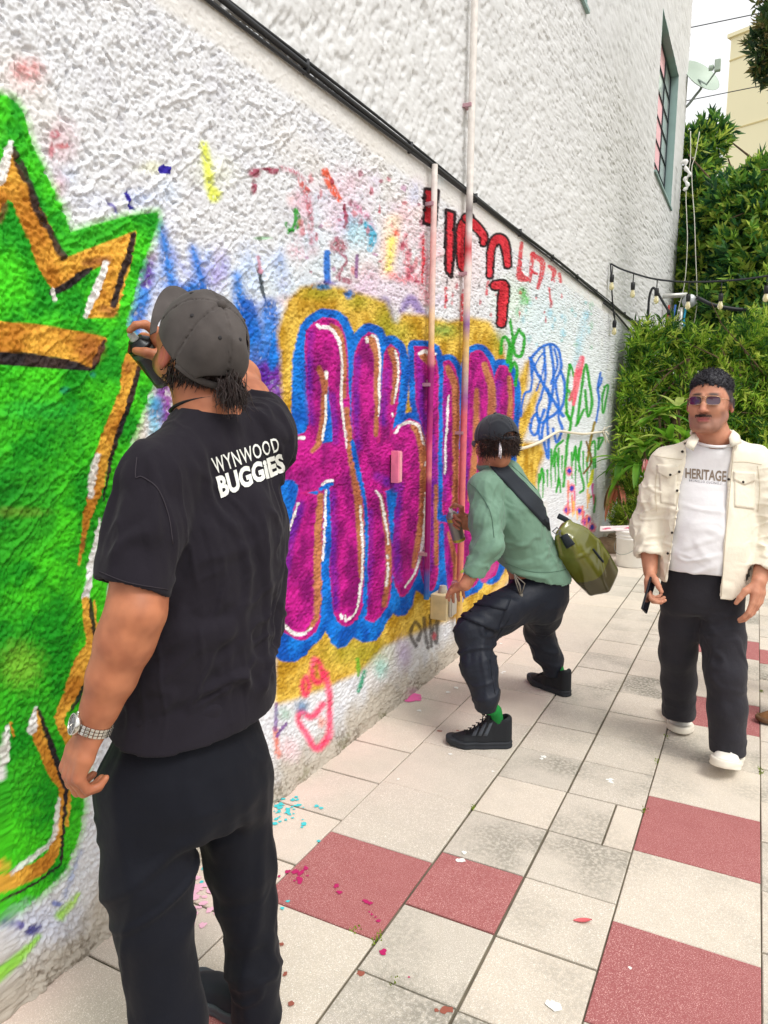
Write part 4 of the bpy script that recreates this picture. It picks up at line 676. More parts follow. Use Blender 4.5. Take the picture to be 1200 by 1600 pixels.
def tree_parts(root, trunk, blobs, seed, n_limb=26, r0=.12):
    g = random.Random(seed); b = MB(); trunk = np.array(trunk, float); T = spline(trunk, 6); m = len(T); b.tube(T, np.linspace(r0, r0*.45, m), 9); b.build('trunk', m_bark, root, True)
    for k in range(n_limb):
        B = blobs[k % len(blobs)]; e = np.array(B[:3])+np.array([g.gauss(0, .45)*B[3], g.gauss(0, .45)*B[4], g.gauss(0, .4)*B[5]]); s = T[int(m*g.uniform(.35, .98))]; mid = (s+e)/2+np.array([g.gauss(0, .12), g.gauss(0, .12), g.uniform(.0, .2)])
        q = MB(); q.tube(spline([s, mid, e], 5), np.linspace(r0*.30, r0*.06, 11), 6); q.build('limb', m_bark, root, True)
def make_tree(name, label, cat, base, trunk, blobs, n, per, L, W, pal, seed, spread=.8, shell=.55, r0=.12, n_limb=14, group=None, updir=.35, back=.12, ymax=None):
    root = empty(name, base); tag(root, label, cat, group); tree_parts(root, trunk, blobs, seed, n_limb, r0); g = np.random.default_rng(seed)
    P, d = crown_points(blobs, n, g, shell); d = d*.7+np.array([0, 0, updir])+g.normal(0, .3, d.shape); d /= np.linalg.norm(d, axis=1)[:, None]
    k = P[:, 0] > .10
    if ymax: k |= P[:, 1] > 15.3
    k &= P[:, 2] > .05; P, d = P[k], d[k]
    V, F, C = tufts(P, d, per, L, W, pal, g, spread, back); k = (V[:, 0] < .02) & (V[:, 1] < 15.2); V[k, 0] = .02+.02*g.random(k.sum())
    link('crown', mesh_np('crown', V, F, False, C), m_leaf, root); return root
DK = [(44, 88, 54), (70, 120, 58), (104, 152, 62), (146, 184, 72), (194, 212, 96)]; SH = [(56, 100, 40), (96, 146, 48), (140, 182, 58), (172, 206, 70), (206, 224, 98)]
# podocarpus-like shrubs in front: narrow soft leaves
def blob(px, py, y, rx, ry, rz): c = onY(px, py, y); return (c[0], c[1], c[2], rx, ry, rz)
B1 = [blob(985, 590, 9.3, .42, .5, .48), blob(1005, 540, 9.5, .42, .5, .40), blob(980, 660, 9.2, .34, .45, .42), blob(975, 740, 9.0, .30, .4, .40), blob(1030, 620, 9.6, .45, .5, .6), blob(1040, 530, 9.8, .42, .5, .32), blob(1010, 700, 9.4, .5, .5, .5)]
make_tree('shrub', 'feathery yellow green shrub growing against the far end of the wall', 'shrub', (.55, 9.3, 0), [(.6, 9.4, 0), (.6, 9.4, .8), (.7, 9.4, 1.5), (.8, 9.5, 2.2)], B1, 1350, 12, .12, .0105, SH, 21, spread=.75, shell=.2, r0=.05, n_limb=20, group='shrubs behind the alley', back=.2)
B2 = [blob(1090, 545, 9.9, .5, .6, .38), blob(1140, 560, 10.0, .55, .6, .5), blob(1190, 540, 10.0, .55, .6, .55), blob(1110, 630, 9.7, .6, .6, .6), blob(1170, 640, 9.6, .6, .6, .6), blob(1130, 720, 9.5, .7, .6, .6), blob(1200, 720, 9.4, .6, .6, .6), blob(1230, 600, 9.8, .6, .6, .7), blob(1060, 600, 9.7, .45, .5, .5), blob(1080, 700, 9.5, .5, .5, .5), (3.2, 9.7, 1.2, .8, .6, 1.0), (4.2, 9.6, 1.2, .8, .6, 1.0)]
make_tree('shrub', 'broad dense green shrub standing behind the walking man', 'shrub', (1.7, 9.8, 0), [(1.7, 9.8, 0), (1.7, 9.8, 1), (1.75, 9.85, 2.0)], B2, 3300, 12, .115, .0105, SH, 22, spread=.75, shell=.4, r0=.06, n_limb=24, group='shrubs behind the alley', back=.2)
# big evergreen trees behind
T1 = [blob(1075, 260, 15.6, .55, .6, .8), blob(1110, 225, 16.0, .45, .5, .55), blob(1110, 330, 15.8, .9, .8, .8), blob(1085, 400, 15.4, .7, .7, .9), blob(1130, 430, 15.5, 1.0, .8, .9), blob(1080, 490, 15.2, .8, .7, .8), blob(1060, 350, 16.2, .6, .6, 1.0)]
make_tree('evergreen_tree', 'tall evergreen tree right beside the building corner', 'tree', (1.9, 16, 0), [(2.3, 16, 0), (2.3, 16, 2), (2.2, 15.9, 4.2), (2.2, 15.8, 6.5)], T1, 2500, 8, .20, .032, DK, 31, spread=.7, shell=.5, r0=.16, n_limb=18, group='trees behind the hedge', ymax=1)
T2 = [blob(1170, 320, 15.0, .85, .8, .7), blob(1200, 285, 15.0, .6, .6, .55), blob(1190, 390, 14.6, .9, .8, .8), blob(1150, 390, 15.4, .7, .7, .7), blob(1230, 350, 14.8, .9, .8, .9), blob(1180, 470, 14.4, 1.0, .8, .7), blob(1240, 450, 14.4, 1.0, .8, .9), blob(1140, 480, 14.8, .8, .7, .6)]
make_tree('evergreen_tree', 'round topped evergreen tree standing in front of the yellow building', 'tree', (4.2, 15, 0), [(4.2, 15, 0), (4.2, 15, 2), (4.1, 15, 4.2), (4.2, 14.9, 6.0)], T2, 2700, 8, .20, .033, DK, 32, spread=.7, shell=.5, r0=.17, n_limb=18, group='trees behind the hedge')
T2b = [(1.4, 13.2, 1.6, 1.1, .8, 1.3), (2.6, 13.0, 1.7, 1.2, .8, 1.4), (3.8, 12.8, 1.6, 1.2, .8, 1.4), (5.0, 12.6, 1.8, 1.2, .8, 1.5), (2.0, 13.2, 2.7, 1.0, .7, .7), (3.3, 13.0, 2.8, 1.0, .7, .7), (4.6, 12.8, 2.9, 1.1, .7, .8)]
make_tree('dark_hedge', 'dark leafy hedge filling the gap under the evergreen trees', 'hedge', (3.0, 13, 0), [(3, 13, 0), (3, 13, 1), (3, 13, 2.2)], T2b, 4200, 8, .15, .024, DK[:4], 33, shell=.3, r0=.12, n_limb=14)
# nearer tree whose branch reaches in at the upper corner
T3 = [blob(1205, 30, 9.0, .22, .4, .32), blob(1196, 92, 8.8, .16, .3, .26), blob(1235, 60, 9.0, .45, .5, .5), blob(1290, 20, 9.0, .7, .7, .8), blob(1340, 90, 8.8, .8, .8, .7), blob(1380, -40, 9, .9, .9, .8)]
make_tree('leaning_tree', 'tree branch with olive leaves hanging in at the upper corner of the sky', 'tree', (4.6, 9.2, 0), [(5.0, 9.6, 0), (4.9, 9.5, 2.5), (4.6, 9.3, 5.0), (4.4, 9.2, 6.6)], T3, 1300, 10, .12, .017, [(44, 70, 44), (64, 92, 50), (96, 112, 58), (128, 118, 70)], 34, spread=.7, shell=.35, r0=.13, n_limb=14)
# broad strap-leaf plants
def strap(b, C, base, d, L, W, droop, col, g, n=7, tipcol=None):
    d = np.array(d, float); d /= np.linalg.norm(d); s = np.cross(d, (0, 0, 1)); s /= np.linalg.norm(s)+1e-9; p = np.array(base, float); V = []; cols = []
    for k in range(n+1):
        t = k/n; w = W*math.sin(math.pi*min(1, t*.86+.14))**.75*(1 if t < .99 else .05); nrm = np.cross(s, d); V += [p+s*w+nrm*w*.35, p, p-s*w+nrm*w*.35]
        cc = s2l(col)*(1+.15*g.gauss(0, 1)); cc = cc if tipcol is None else cc*(1-t)+s2l(tipcol)*t; cols += [cc, cc*.75+np.array([.04, .06, .0]), cc]
        d = d+np.array([0, 0, -droop/n]); d /= np.linalg.norm(d); p = p+d*L/n
    F = []
    for k in range(n):
        for j in (0, 1): F += [(k*3+j, k*3+j+1, k*3+j+4, k*3+j+3)]
    b.add(V, F); C += cols
def strap_plant(name, label, cat, base, stem_top, heads, nl, L, W, droop, pals, seed, tip=None, pitch=(.1, .9)):
    g = random.Random(seed); root = empty(name, base); tag(root, label, cat); b = MB()
    for h in heads: b.tube(spline([base, np.array(base)*.4+np.array(h)*.6+np.array([g.gauss(0, .03), g.gauss(0, .03), 0]), h], 4), .014, 6)
    b.build('stem', m_bark, root, True)
    for h in heads:
        for k in range(nl):
            b = MB(); C = []; a = k*2.4+g.random(); e = g.uniform(*pitch); d = (math.cos(a)*math.cos(e), math.sin(a)*math.cos(e), math.sin(e))
            strap(b, C, h, d, L*g.uniform(.7, 1.15), W*g.uniform(.75, 1.15), droop*g.uniform(.6, 1.3), g.choice(pals), g, tipcol=tip if g.random() < .6 else None)
            me = b.mesh('leaf', True); set_col(me, np.clip(np.array(C), .003, .9)); link('leaf', me, m_leaf, root)
GL = [(96, 150, 44), (124, 176, 56), (70, 124, 40), (160, 196, 80), (190, 206, 110)]
h1 = [onY(1030, 650, 8.5), onY(1060, 640, 8.6), onY(1045, 690, 8.3), onY(1005, 700, 8.4), onY(1075, 690, 8.4)]
strap_plant('broadleaf_plant', 'glossy broad leaved plant between the shrub and the walking man', 'plant', (.85, 8.6, 0), None, h1, 13, .38, .042, .9, GL, 41, pitch=(-.1, .9))
h2 = [onY(975, 720, 8.3), onY(995, 725, 8.2)]
strap_plant('broadleaf_plant', 'low arching broad leaved plant near the painted wall end', 'plant', (.55, 8.3, 0), None, h2, 9, .46, .040, 1.3, GL[:3], 42, pitch=(-.2, .6))
strap_plant('red_leaf_plant', 'plant with drooping coral pink leaves at the foot of the wall', 'plant', (.32, 8.2, 0), None, [onY(966, 752, 8.2)], 16, .42, .034, 2.6, [(206, 110, 96), (226, 130, 110), (170, 96, 76), (150, 120, 80), (120, 90, 70)], 43, pitch=(-.9, .1))
strap_plant('pink_flower', 'single pink hanging blossom among the broad leaves', 'flower', tuple(onY(1008, 722, 8.0)-np.array([0, 0, .0])), None, [onY(1009, 718, 8.0)], 7, .14, .028, .8, [(244, 150, 160), (250, 190, 190), (236, 110, 130)], 44, pitch=(-1.55, -1.2))
# fine bush over the bucket
B4 = [blob(980, 800, 7.95, .20, .16, .14), blob(968, 812, 7.95, .14, .12, .10), blob(1000, 790, 8.05, .2, .16, .16), blob(990, 760, 8.2, .16, .16, .14)]
make_tree('fine_bush', 'small fine needled green bush right above the white bucket', 'bush', (cx, cy_+.35, 0), [(cx, cy_+.35, 0), (cx, cy_+.38, .3), (cx+.02, cy_+.4, .5)], B4, 420, 14, .085, .004, [(60, 96, 26), (96, 132, 36), (140, 166, 50), (170, 190, 70)], 45, spread=.6, shell=.2, r0=.02, n_limb=8)
mb = MB(); g = random.Random(9); Cc = []
for k in range(160):
    x, y = g.uniform(.1, 3.6), g.uniform(8.55, 9.6); d = (g.gauss(0, 1), g.gauss(0, 1), g.uniform(.4, 1.6)); strap(mb, Cc, (x, y, -.02), d, g.uniform(.12, .34), .012, 1.2, g.choice(DK+GL[:2]), g, 4)
me = mb.mesh('undergrowth', True); set_col(me, np.clip(np.array(Cc), .003, .9)); tag(link('undergrowth', me, m_leaf), 'low leafy undergrowth along the end of the paving', 'undergrowth', kind='stuff')
# ================================================================ sculpting helpers: signed distances meshed with surface nets
def smin(a, b, k):
    h = np.clip(.5+.5*(b-a)/k, 0, 1); return b*(1-h)+a*h-k*h*(1-h)
def smax(a, b, k): return -smin(-a, -b, k)
def A3(p): return np.asarray(p, float)
def cone(P, a, b, ra, rb, flat=None):
    a, b = A3(a), A3(b); e = b-a; q = P-a; t = np.clip(q@e/(e@e+1e-12), 0, 1); v = q-t[:, None]*e
    if flat is not None: v = v+((flat[1]-1)*(v@A3(flat[0])))[:, None]*A3(flat[0])
    return np.sqrt((v*v).sum(1))-(ra+(rb-ra)*t)
def chain(P, pts, rad, k=.012, flat=None):
    d = None
    for i in range(len(pts)-1):
        c = cone(P, pts[i], pts[i+1], rad[i], rad[i+1], flat); d = c if d is None else smin(d, c, k)
    return d
def ellip(P, c, M, r):
    q = (P-A3(c))@A3(M).T if M is not None else P-A3(c); r = A3(r); k = np.sqrt(((q/r)**2).sum(1)); k2 = np.sqrt(((q/(r*r))**2).sum(1))+1e-9
    return k*(k-1)/k2
def loft(P, O, M, T, n=2.3, cap=.02):               # stack of ellipses: rows (u, cl, cf, a, b); M rows = left, front, up
    q = (P-A3(O))@A3(M).T; T = A3(T); u = q[:, 2]; cl, cf, a, b = [np.interp(u, T[:, 0], T[:, k]) for k in (1, 2, 3, 4)]
    k = (np.abs((q[:, 0]-cl)/a)**n+np.abs((q[:, 1]-cf)/b)**n)**(1/n); d = (k-1)*np.minimum(a, b)
    return smax(d, smax(u-T[-1, 0], T[0, 0]-u, .004), cap)
def within(P, c, r, fn, m=.05):                      # evaluate fn only near its bounding ball
    d = np.sqrt(((P-A3(c))**2).sum(1))-r; o = d+0.0; k = d < m
    if k.any(): o[k] = fn(P[k])
    return np.where(k, o, np.maximum(d, m))
def sculpt(fn, lo, hi, h):
    lo = A3(lo); hi = A3(hi); B = 8; nb = np.ceil((hi-lo)/(B*h)).astype(int)
    I = np.stack(np.meshgrid(*[np.arange(k) for k in nb], indexing='ij'), -1).reshape(-1, 3)
    d = fn(lo+(I+.5)*B*h); I = I[np.abs(d) < B*h*1.35]
    o = np.stack(np.meshgrid(*[np.arange(B+1)]*3, indexing='ij'), -1).reshape(-1, 3); G = I[:, None, :]*B+o[None]
    F = np.empty(G.shape[:2], np.float32); ch = 600
    for s in range(0, len(I), ch):
        g = G[s:s+ch].reshape(-1, 3); F[s:s+ch] = fn(lo+g*h).reshape(-1, len(o))
    F = F.reshape(-1, B+1, B+1, B+1); S = F < 0
    cr = np.zeros((len(I), B, B, B), np.int8); c8 = [(i, j, k) for i in (0, 1) for j in (0, 1) for k in (0, 1)]
    for i, j, k in c8: cr += S[:, i:i+B, j:j+B, k:k+B]
    act = (cr > 0) & (cr < 8); bi, x, y, z = np.nonzero(act); acc = np.zeros((len(bi), 3)); cnt = np.zeros(len(bi))
    for a in c8:
        for ax in range(3):
            if a[ax]: continue
            b = list(a); b[ax] = 1; fa = F[bi, x+a[0], y+a[1], z+a[2]]; fb = F[bi, x+b[0], y+b[1], z+b[2]]; m = (fa < 0) != (fb < 0)
            t = np.where(m, fa/np.where(m, fa-fb, 1), 0); p = np.array(a, float)[None]+0*acc; p[:, ax] = t; acc += p*m[:, None]; cnt += m
    g = I[bi]*B+np.c_[x, y, z]; V = lo+(g+acc/cnt[:, None])*h
    D = nb*B+2; key = (g[:, 0]*D[1]+g[:, 1])*D[2]+g[:, 2]; od = np.argsort(key); ks = key[od]
    def find(gg):
        kk = (gg[:, 0]*D[1]+gg[:, 1])*D[2]+gg[:, 2]; p = np.searchsorted(ks, kk); p = np.clip(p, 0, len(ks)-1); return np.where(ks[p] == kk, od[p], -1)
    Q = []
    for ax in range(3):
        u, v = (ax+1) % 3, (ax+2) % 3; sl0 = [slice(None), slice(0, B), slice(0, B), slice(0, B)]; sl1 = list(sl0); sl1[ax+1] = slice(1, B+1)
        f0 = S[tuple(sl0)]; f1 = S[tuple(sl1)]; bb, x, y, z = np.nonzero(f0 != f1); gg = I[bb]*B+np.c_[x, y, z]; fl = f0[bb, x, y, z]
        eu = np.zeros(3, int); eu[u] = 1; ev = np.zeros(3, int); ev[v] = 1
        q = np.stack([find(gg), find(gg-eu), find(gg-eu-ev), find(gg-ev)], 1); ok = (q >= 0).all(1); q = q[ok]; fl = fl[ok]; q[~fl] = q[~fl][:, ::-1]; Q.append(q)
    return V, np.concatenate(Q)
def normals(V, F):
    n = np.cross(V[F[:, 2]]-V[F[:, 0]], V[F[:, 3]]-V[F[:, 1]]); N = np.zeros_like(V)
    for k in range(4): np.add.at(N, F[:, k], n)
    return N/(np.linalg.norm(N, axis=1)[:, None]+1e-12)
def relax(V, F, it=1, a=.5):
    for _ in range(it):
        S = np.zeros_like(V); c = np.zeros(len(V))
        for k in range(4):
            i, j = F[:, k], F[:, (k+1) % 4]; np.add.at(S, i, V[j]); np.add.at(S, j, V[i]); np.add.at(c, i, 1); np.add.at(c, j, 1)
        V = V*(1-a)+S/np.maximum(c, 1)[:, None]*a
    return V
def folds(V, N, specs, gm=None):                              # cloth creases: noise stretched along a direction
    d = np.zeros(len(V))
    for al, fa, fx, amp, seed, msk in specs:
        al = A3(al)/np.linalg.norm(al); q = V*fx; t = V@al; q = q+np.outer(t*(fa-fx), al)
        w = q+.55*np.stack([gv3(V*5+s*9.1, seed+s) for s in (1, 2, 3)], 1); n = gv3(w, seed)*1.5; r = np.clip(1-np.abs(n)/.5, 0, 1); r = r*r*(3-2*r); n2 = gv3(w*1.0+17.3, seed+5)
        d += amp*(1.0*r+.7*n2-.3)*(msk(V) if msk is not None else 1)
    return V+N*(d*(gm(V) if gm is not None else 1))[:, None]
def skinmesh(name, V, F, m, parent, col=None):
    return link(name, mesh_np(name, V, F, True, col), m, parent)
def unit(v): v = A3(v); return v/np.linalg.norm(v)
def frame(front, up):                                # rows: left, front, up
    f = unit(front); u = A3(up); u = unit(u-f*(u@f)); return np.stack([np.cross(u, f), f, u])
def hand_parts(W, d, n, t, curl, tc=.5, s=1.0, spread=1.0):
    """wrist point, finger direction, palm normal, thumb side -> capsule chains (points, radii); curl per finger = 3 angles in degrees"""
    W, d, n = A3(W), unit(d), A3(n); n = unit(n-d*(n@d)); t = A3(t); t = unit(t-d*(t@d)-n*(t@n)); out = []
    kn = [(.090, .031), (.094, .010), (.089, -.011), (.080, -.030)]; ln = [(.043, .026, .021), (.047, .029, .022), (.043, .027, .021), (.034, .021, .019)]
    for i in range(4):
        K = W+(d*kn[i][0]+t*kn[i][1]*spread-n*.002)*s; out.append(([W+t*kn[i][1]*.55*s, W+(d*kn[i][0]*.55+t*kn[i][1]*.85-n*.003)*s, K], [.0165*s, .0165*s, .0118*s])); p = K; a = 0
        pts = [K]; rad = [.0112*s]
        for j in range(3):
            a += R(curl[i][j]); dd = d*math.cos(a)+n*math.sin(a)+t*(.04*(1.5-i))*spread; p = p+unit(dd)*ln[i][j]*s; pts.append(p); rad.append((.0098, .0088, .0074)[j]*s*(.88 if i == 3 else 1))
        out.append((pts, rad))
    b = W+(d*.022+t*.024+n*.006)*s; a1 = unit(d*.62+t*.62+n*(.25+.3*tc)); a2 = unit(d*.85+t*(.35-.3*tc)+n*(.25+.5*tc)); a3 = unit(d*.9+t*(.15-.4*tc)+n*(.3+.6*tc))
    p1 = b+a1*.042*s; p2 = p1+a2*.034*s; p3 = p2+a3*.026*s; out.append(([b, p1, p2, p3], [.0170*s, .0142*s, .0112*s, .0088*s]))
    return out
def hand_sdf(parts, k=.007):
    c = np.mean([np.mean(A3(p[0]), 0) for p in parts], 0); r = max(np.linalg.norm(A3(q)-c) for p in parts for q in p[0])+.03
    def f(P):
        d = None
        for i, (pts, rad) in enumerate(parts):
            e = chain(P, pts, rad, .005); d = e if d is None else smin(d, e, k if (i % 2 == 0 and i < 8) or i == 8 else .004)
        return d
    return lambda P: within(P, c, r, f)
def head_sdf(O, M, s=1.0, nose=True, wx=1.0):
    O = A3(O); M = A3(M)
    def f(P):
        q = (P-O)@M.T/s; q[:, 0] /= wx
        d = ellip(q, (0, -.014, .032), None, (.076, .098, .096)); d = smin(d, ellip(q, (0, .026, -.030), None, (.063, .070, .094)), .03)
        d = smin(d, chain(q, [(-.050, .005, -.060), (-.027, .058, -.098), (.027, .058, -.098), (.050, .005, -.060)], [.019, .021, .021, .019], .02), .03)
        x = np.abs(q[:, 0]); qs = np.c_[x, q[:, 1], q[:, 2]]
        d = smin(d, ellip(qs, (.036, .064, -.028), None, (.026, .026, .024)), .02); d = smin(d, cone(qs, (.012, .089, .022), (.044, .074, .022), .010, .010), .014)
        d = smax(d, -ellip(qs, (.031, .098, .002), None, (.017, .014, .011)), .012)
        if nose:
            d = smin(d, chain(q, [(0, .090, .014), (0, .104, -.014), (0, .113, -.034)], [.008, .009, .0115], .01), .010); d = smin(d, ellip(qs, (.011, .099, -.037), None, (.009, .011, .008)), .006)
            d = smin(d, ellip(q, (0, .0935, -.064), None, (.025, .010, .0065)), .006); d = smin(d, ellip(q, (0, .0915, -.076), None, (.021, .010, .0075)), .005); d = smin(d, ellip(q, (0, .084, -.104), None, (.024, .018, .018)), .016)
        e = ellip(qs, (.079, -.012, -.010), None, (.0085, .021, .032)); e = smax(e, -ellip(qs, (.088, -.008, -.008), None, (.008, .012, .020)), .006); d = smin(d, e, .008)
        return d*s
    return lambda P: within(P, O, .19*s, f)
SKIN_A = ((196, 138, 106), (206, 150, 118), (180, 112, 92))
m_skin = mat('skin', attr='Col', rough=0.52, spec=0.38, sub=0.08, var=(22, .10), bump=[(260, .15, .001), (60, .15, .002)])
def skin_cols(V, base, dark, pink=None, seed=2):
    n = gv3(V*28, seed)*.5+gv3(V*80, seed+1)*.3; t = sstep(-.5, .6, n)[:, None]; return s2l(base)[None]*(1-t)+s2l(dark)[None]*t
def bvh_of(*objs):
    from mathutils.bvhtree import BVHTree
    V = []; F = []
    for o in objs:
        k = len(V); mw = o.matrix_world if o.parent is None else Matrix.Translation(o.parent.location)@o.matrix_parent_inverse@o.matrix_basis
        V += [mw@v.co for v in o.data.vertices]; F += [[i+k for i in p.vertices] for p in o.data.polygons]
    return BVHTree.FromPolygons(V, F)
def drape(tree, pts, off, d0=None):                  # drop points (given along a sight line) onto a surface, lifted by off along its normal
    out = []; last = None
    for px, py in pts:
        d = rayd(px, py); d = d/np.linalg.norm(d); h = tree.ray_cast(Vector(CAM), Vector(d))
        if h[0] is None:
            out.append(None); continue
        nn = h[1] if h[1].dot(Vector(d)) < 0 else -h[1]; last = np.array(h[0])+np.array(nn)*off; out.append(last)
    good = [i for i, q in enumerate(out) if q is not None]
    if not good: return None
    for i, q in enumerate(out):
        if q is None: out[i] = out[min(good, key=lambda g: abs(g-i))]
    return np.array(out)
def patch(name, tree, quad, m, parent, off=.004, nu=10, nv=10, rim=True, col=None, fn=None):
    """a sewn-on piece of cloth lying on a garment: quad = corner points (picture numbers) top-left, top-right, bottom-right, bottom-left"""
    a, b, c, d = [A3(q) for q in quad]; P = []
    for j in range(nv+1):
        for i in range(nu+1):
            u, v = i/nu, j/nv
            if fn: u, v = fn(u, v)
            P.append((a*(1-u)+b*u)*(1-v)+(d*(1-u)+c*u)*v)
    T = drape(tree, P, off)
    if T is None: return None
    B = drape(tree, P, -.003); n = len(P); V = list(T)+list(B); I = lambda i, j: j*(nu+1)+i
    F = [(I(i, j), I(i, j+1), I(i+1, j+1), I(i+1, j)) for j in range(nv) for i in range(nu)]
    bd = [I(i, 0) for i in range(nu)]+[I(nu, j) for j in range(nv)]+[I(i, nv) for i in range(nu, 0, -1)]+[I(0, j) for j in range(nv, 0, -1)]
    F += [(bd[k], bd[(k+1) % len(bd)], bd[(k+1) % len(bd)]+n, bd[k]+n) for k in range(len(bd))]
    mb = MB(); mb.add(V, F); return mb.build(name, m, parent, True)
def seam(name, tree, pts, m, parent, r=.002, off=.001, n=6):
    Q = spline(np.array(pts, float), n); T = drape(tree, Q, off)
    if T is None: return None
    b = MB(); b.tube(T, r, 5); return b.build(name, m, parent, True)
def lettering(name, tree, text, quad, m, parent, off=.0015, bold=0.0, squeeze=1.0, spacing=1.0):
    cu = bpy.data.curves.new('txt', 'FONT'); cu.body = text; cu.size = 1; cu.offset = bold; cu.space_character = spacing; cu.resolution_u = 3; ob = bpy.data.objects.new('txt', cu); COL.objects.link(ob)
    dg = bpy.context.evaluated_depsgraph_get(); dg.update(); me = bpy.data.meshes.new_from_object(ob.evaluated_get(dg)); bpy.data.objects.remove(ob); bpy.data.curves.remove(cu)
    bm = bmesh.new(); bm.from_mesh(me); bmesh.ops.triangulate(bm, faces=bm.faces[:])
    for _ in range(3):
        L = [e for e in bm.edges if e.calc_length() > .10]
        if L: bmesh.ops.subdivide_edges(bm, edges=L, cuts=1); bmesh.ops.triangulate(bm, faces=bm.faces[:])
    bm.to_mesh(me); bm.free(); co = np.array([v.co[:] for v in me.vertices]); lo, hi = co.min(0), co.max(0); uv = (co-lo)/(hi-lo+1e-9)
    a, b, c, d = [A3(q) for q in quad]; u, v = uv[:, :1], 1-uv[:, 1:2]; P = (a*(1-u)+b*u)*(1-v)+(d*(1-u)+c*u)*v; T = drape(tree, P, off)
    me.vertices.foreach_set('co', T.astype(np.float32).ravel()); me.update(); me.materials.clear(); me.materials.append(m); o = link(name, me, None, parent); return o
# ================================================================ people
UP = np.array([0, 0, 1.0]); RIGHT = c_r0.copy()
m_lace = mat('lace', (30, 30, 34), .8)
def shoe(parent, O, fwd, L, m_up, m_sole, top=.095, wide=1.0, pitch=0.0, sole_h=.030, lace=None, lab=None, stripes=None, open_r=.0285, tongue=True):
    O = A3(O); f = unit(A3(fwd)); f[2] = 0; f = unit(f); l = np.cross(UP, f); cp, sp = math.cos(pitch), math.sin(pitch); F = f*cp+UP*sp; U = UP*cp-f*sp; M = np.stack([l, F, U]); k = L/.29
    def outline(q, g=0.0):
        v = q[:, :2]; return smin(smin(cone(np.c_[v, 0*v[:, :1]], (0, .036*k, 0), (.004, .13*k, 0), .034*wide+g, .036*wide+g), cone(np.c_[v, 0*v[:, :1]], (.004, .13*k, 0), (0, .205*k, 0), .036*wide+g, .047*wide+g), .02), cone(np.c_[v, 0*v[:, :1]], (0, .205*k, 0), (-.004, .248*k, 0), .046*wide+g, .037*wide+g), .02)
    def sole(P):
        q = (P-O)@M.T; t = .016*sstep(.20*k, .29*k, q[:, 1]); z = q[:, 2]-t*.7; g = .003*np.sin(q[:, 2]*260)*(q[:, 2] < sole_h*.6)
        return smax(outline(q, .003)+.004*sstep(0, sole_h, z)*0-g*.5, smax(z-sole_h, -z+.001, .002), .007)
    def upper(P):
        q = (P-O)@M.T; z = q[:, 2]; y = q[:, 1]
        H = np.interp(y/k, [-.01, .0, .06, .10, .14, .19, .24, .285], [top*.98, top, top, top*.92, max(.074, top*.68), .064, .055, .040]); W = outline(q, 0)
        taper = np.interp(z/np.maximum(H, .03), [0, .35, .8, 1.1], [0, .001, .011, .022]); d = smax(W+taper*np.interp(y/k, [0, .08, .13, .2, .28], [.15, .3, .9, 1.2, 1.1]), smax(z-H, sole_h*.6-z, .004), .020)
        hole = smax(cone(q, (0, .060*k, top-.05), (0, .060*k, top+.08), open_r*.92, open_r, ((0, 1, 0), .72)), -(z-top+.05), .01); d = smax(d, -hole, .006)
        if tongue: d = smin(d, smax(cone(q, (0, .122*k, top*.62), (0, .098*k, top+.016), .022, .024, ((0, 1, 0), 2.6)), .0*z-.2, .01), .008)
        return d
    lo = O+np.min([M.T@A3(v) for v in [(-.08, -.05, -.01), (.08, .34, .2), (-.08, .34, -.01), (.08, -.05, .2), (-.08, -.05, .2), (.08, .34, -.01), (-.08, .34, .2), (.08, -.05, -.01)]], 0); hi = O+np.max([M.T@A3(v) for v in [(-.08, -.05, -.01), (.08, .34, .2), (-.08, .34, -.01), (.08, -.05, .2), (-.08, -.05, .2), (.08, .34, -.01), (-.08, .34, .2), (.08, -.05, -.01)]], 0)
    V, Fc = sculpt(upper, lo, hi, .0042); V = relax(V, Fc, 1, .4); s = skinmesh('shoe', V, Fc, m_up, parent)
    if lab: s['label'] = lab
    V, Fc = sculpt(sole, lo, hi, .0042); skinmesh('sole', V, Fc, m_sole, s)
    if lace is not None:
        b = MB()
        for i in range(5):
            y = (.125+.017*i)*k; z = np.interp(y/k, [.10, .14, .19, .24], [top*.92, max(.074, top*.68), .064, .055])+.004
            for sx in (-1, 1): b.tube([O+M.T@A3((-.026*sx, y, z-.006)), O+M.T@A3((0, y+.006, z+.003)), O+M.T@A3((.026*sx, y+.014, z-.008))], .0028, 5)
        for sx in (-1, 1):
            z = top*.92; b.tube([O+M.T@A3((0, .118*k, z)), O+M.T@A3((.022*sx, .13*k, z+.022)), O+M.T@A3((.040*sx, .135*k, z+.004)), O+M.T@A3((.012*sx, .125*k, z-.004))], .0024, 5)
        b.build('lace', lace, s, True)
    return s, M
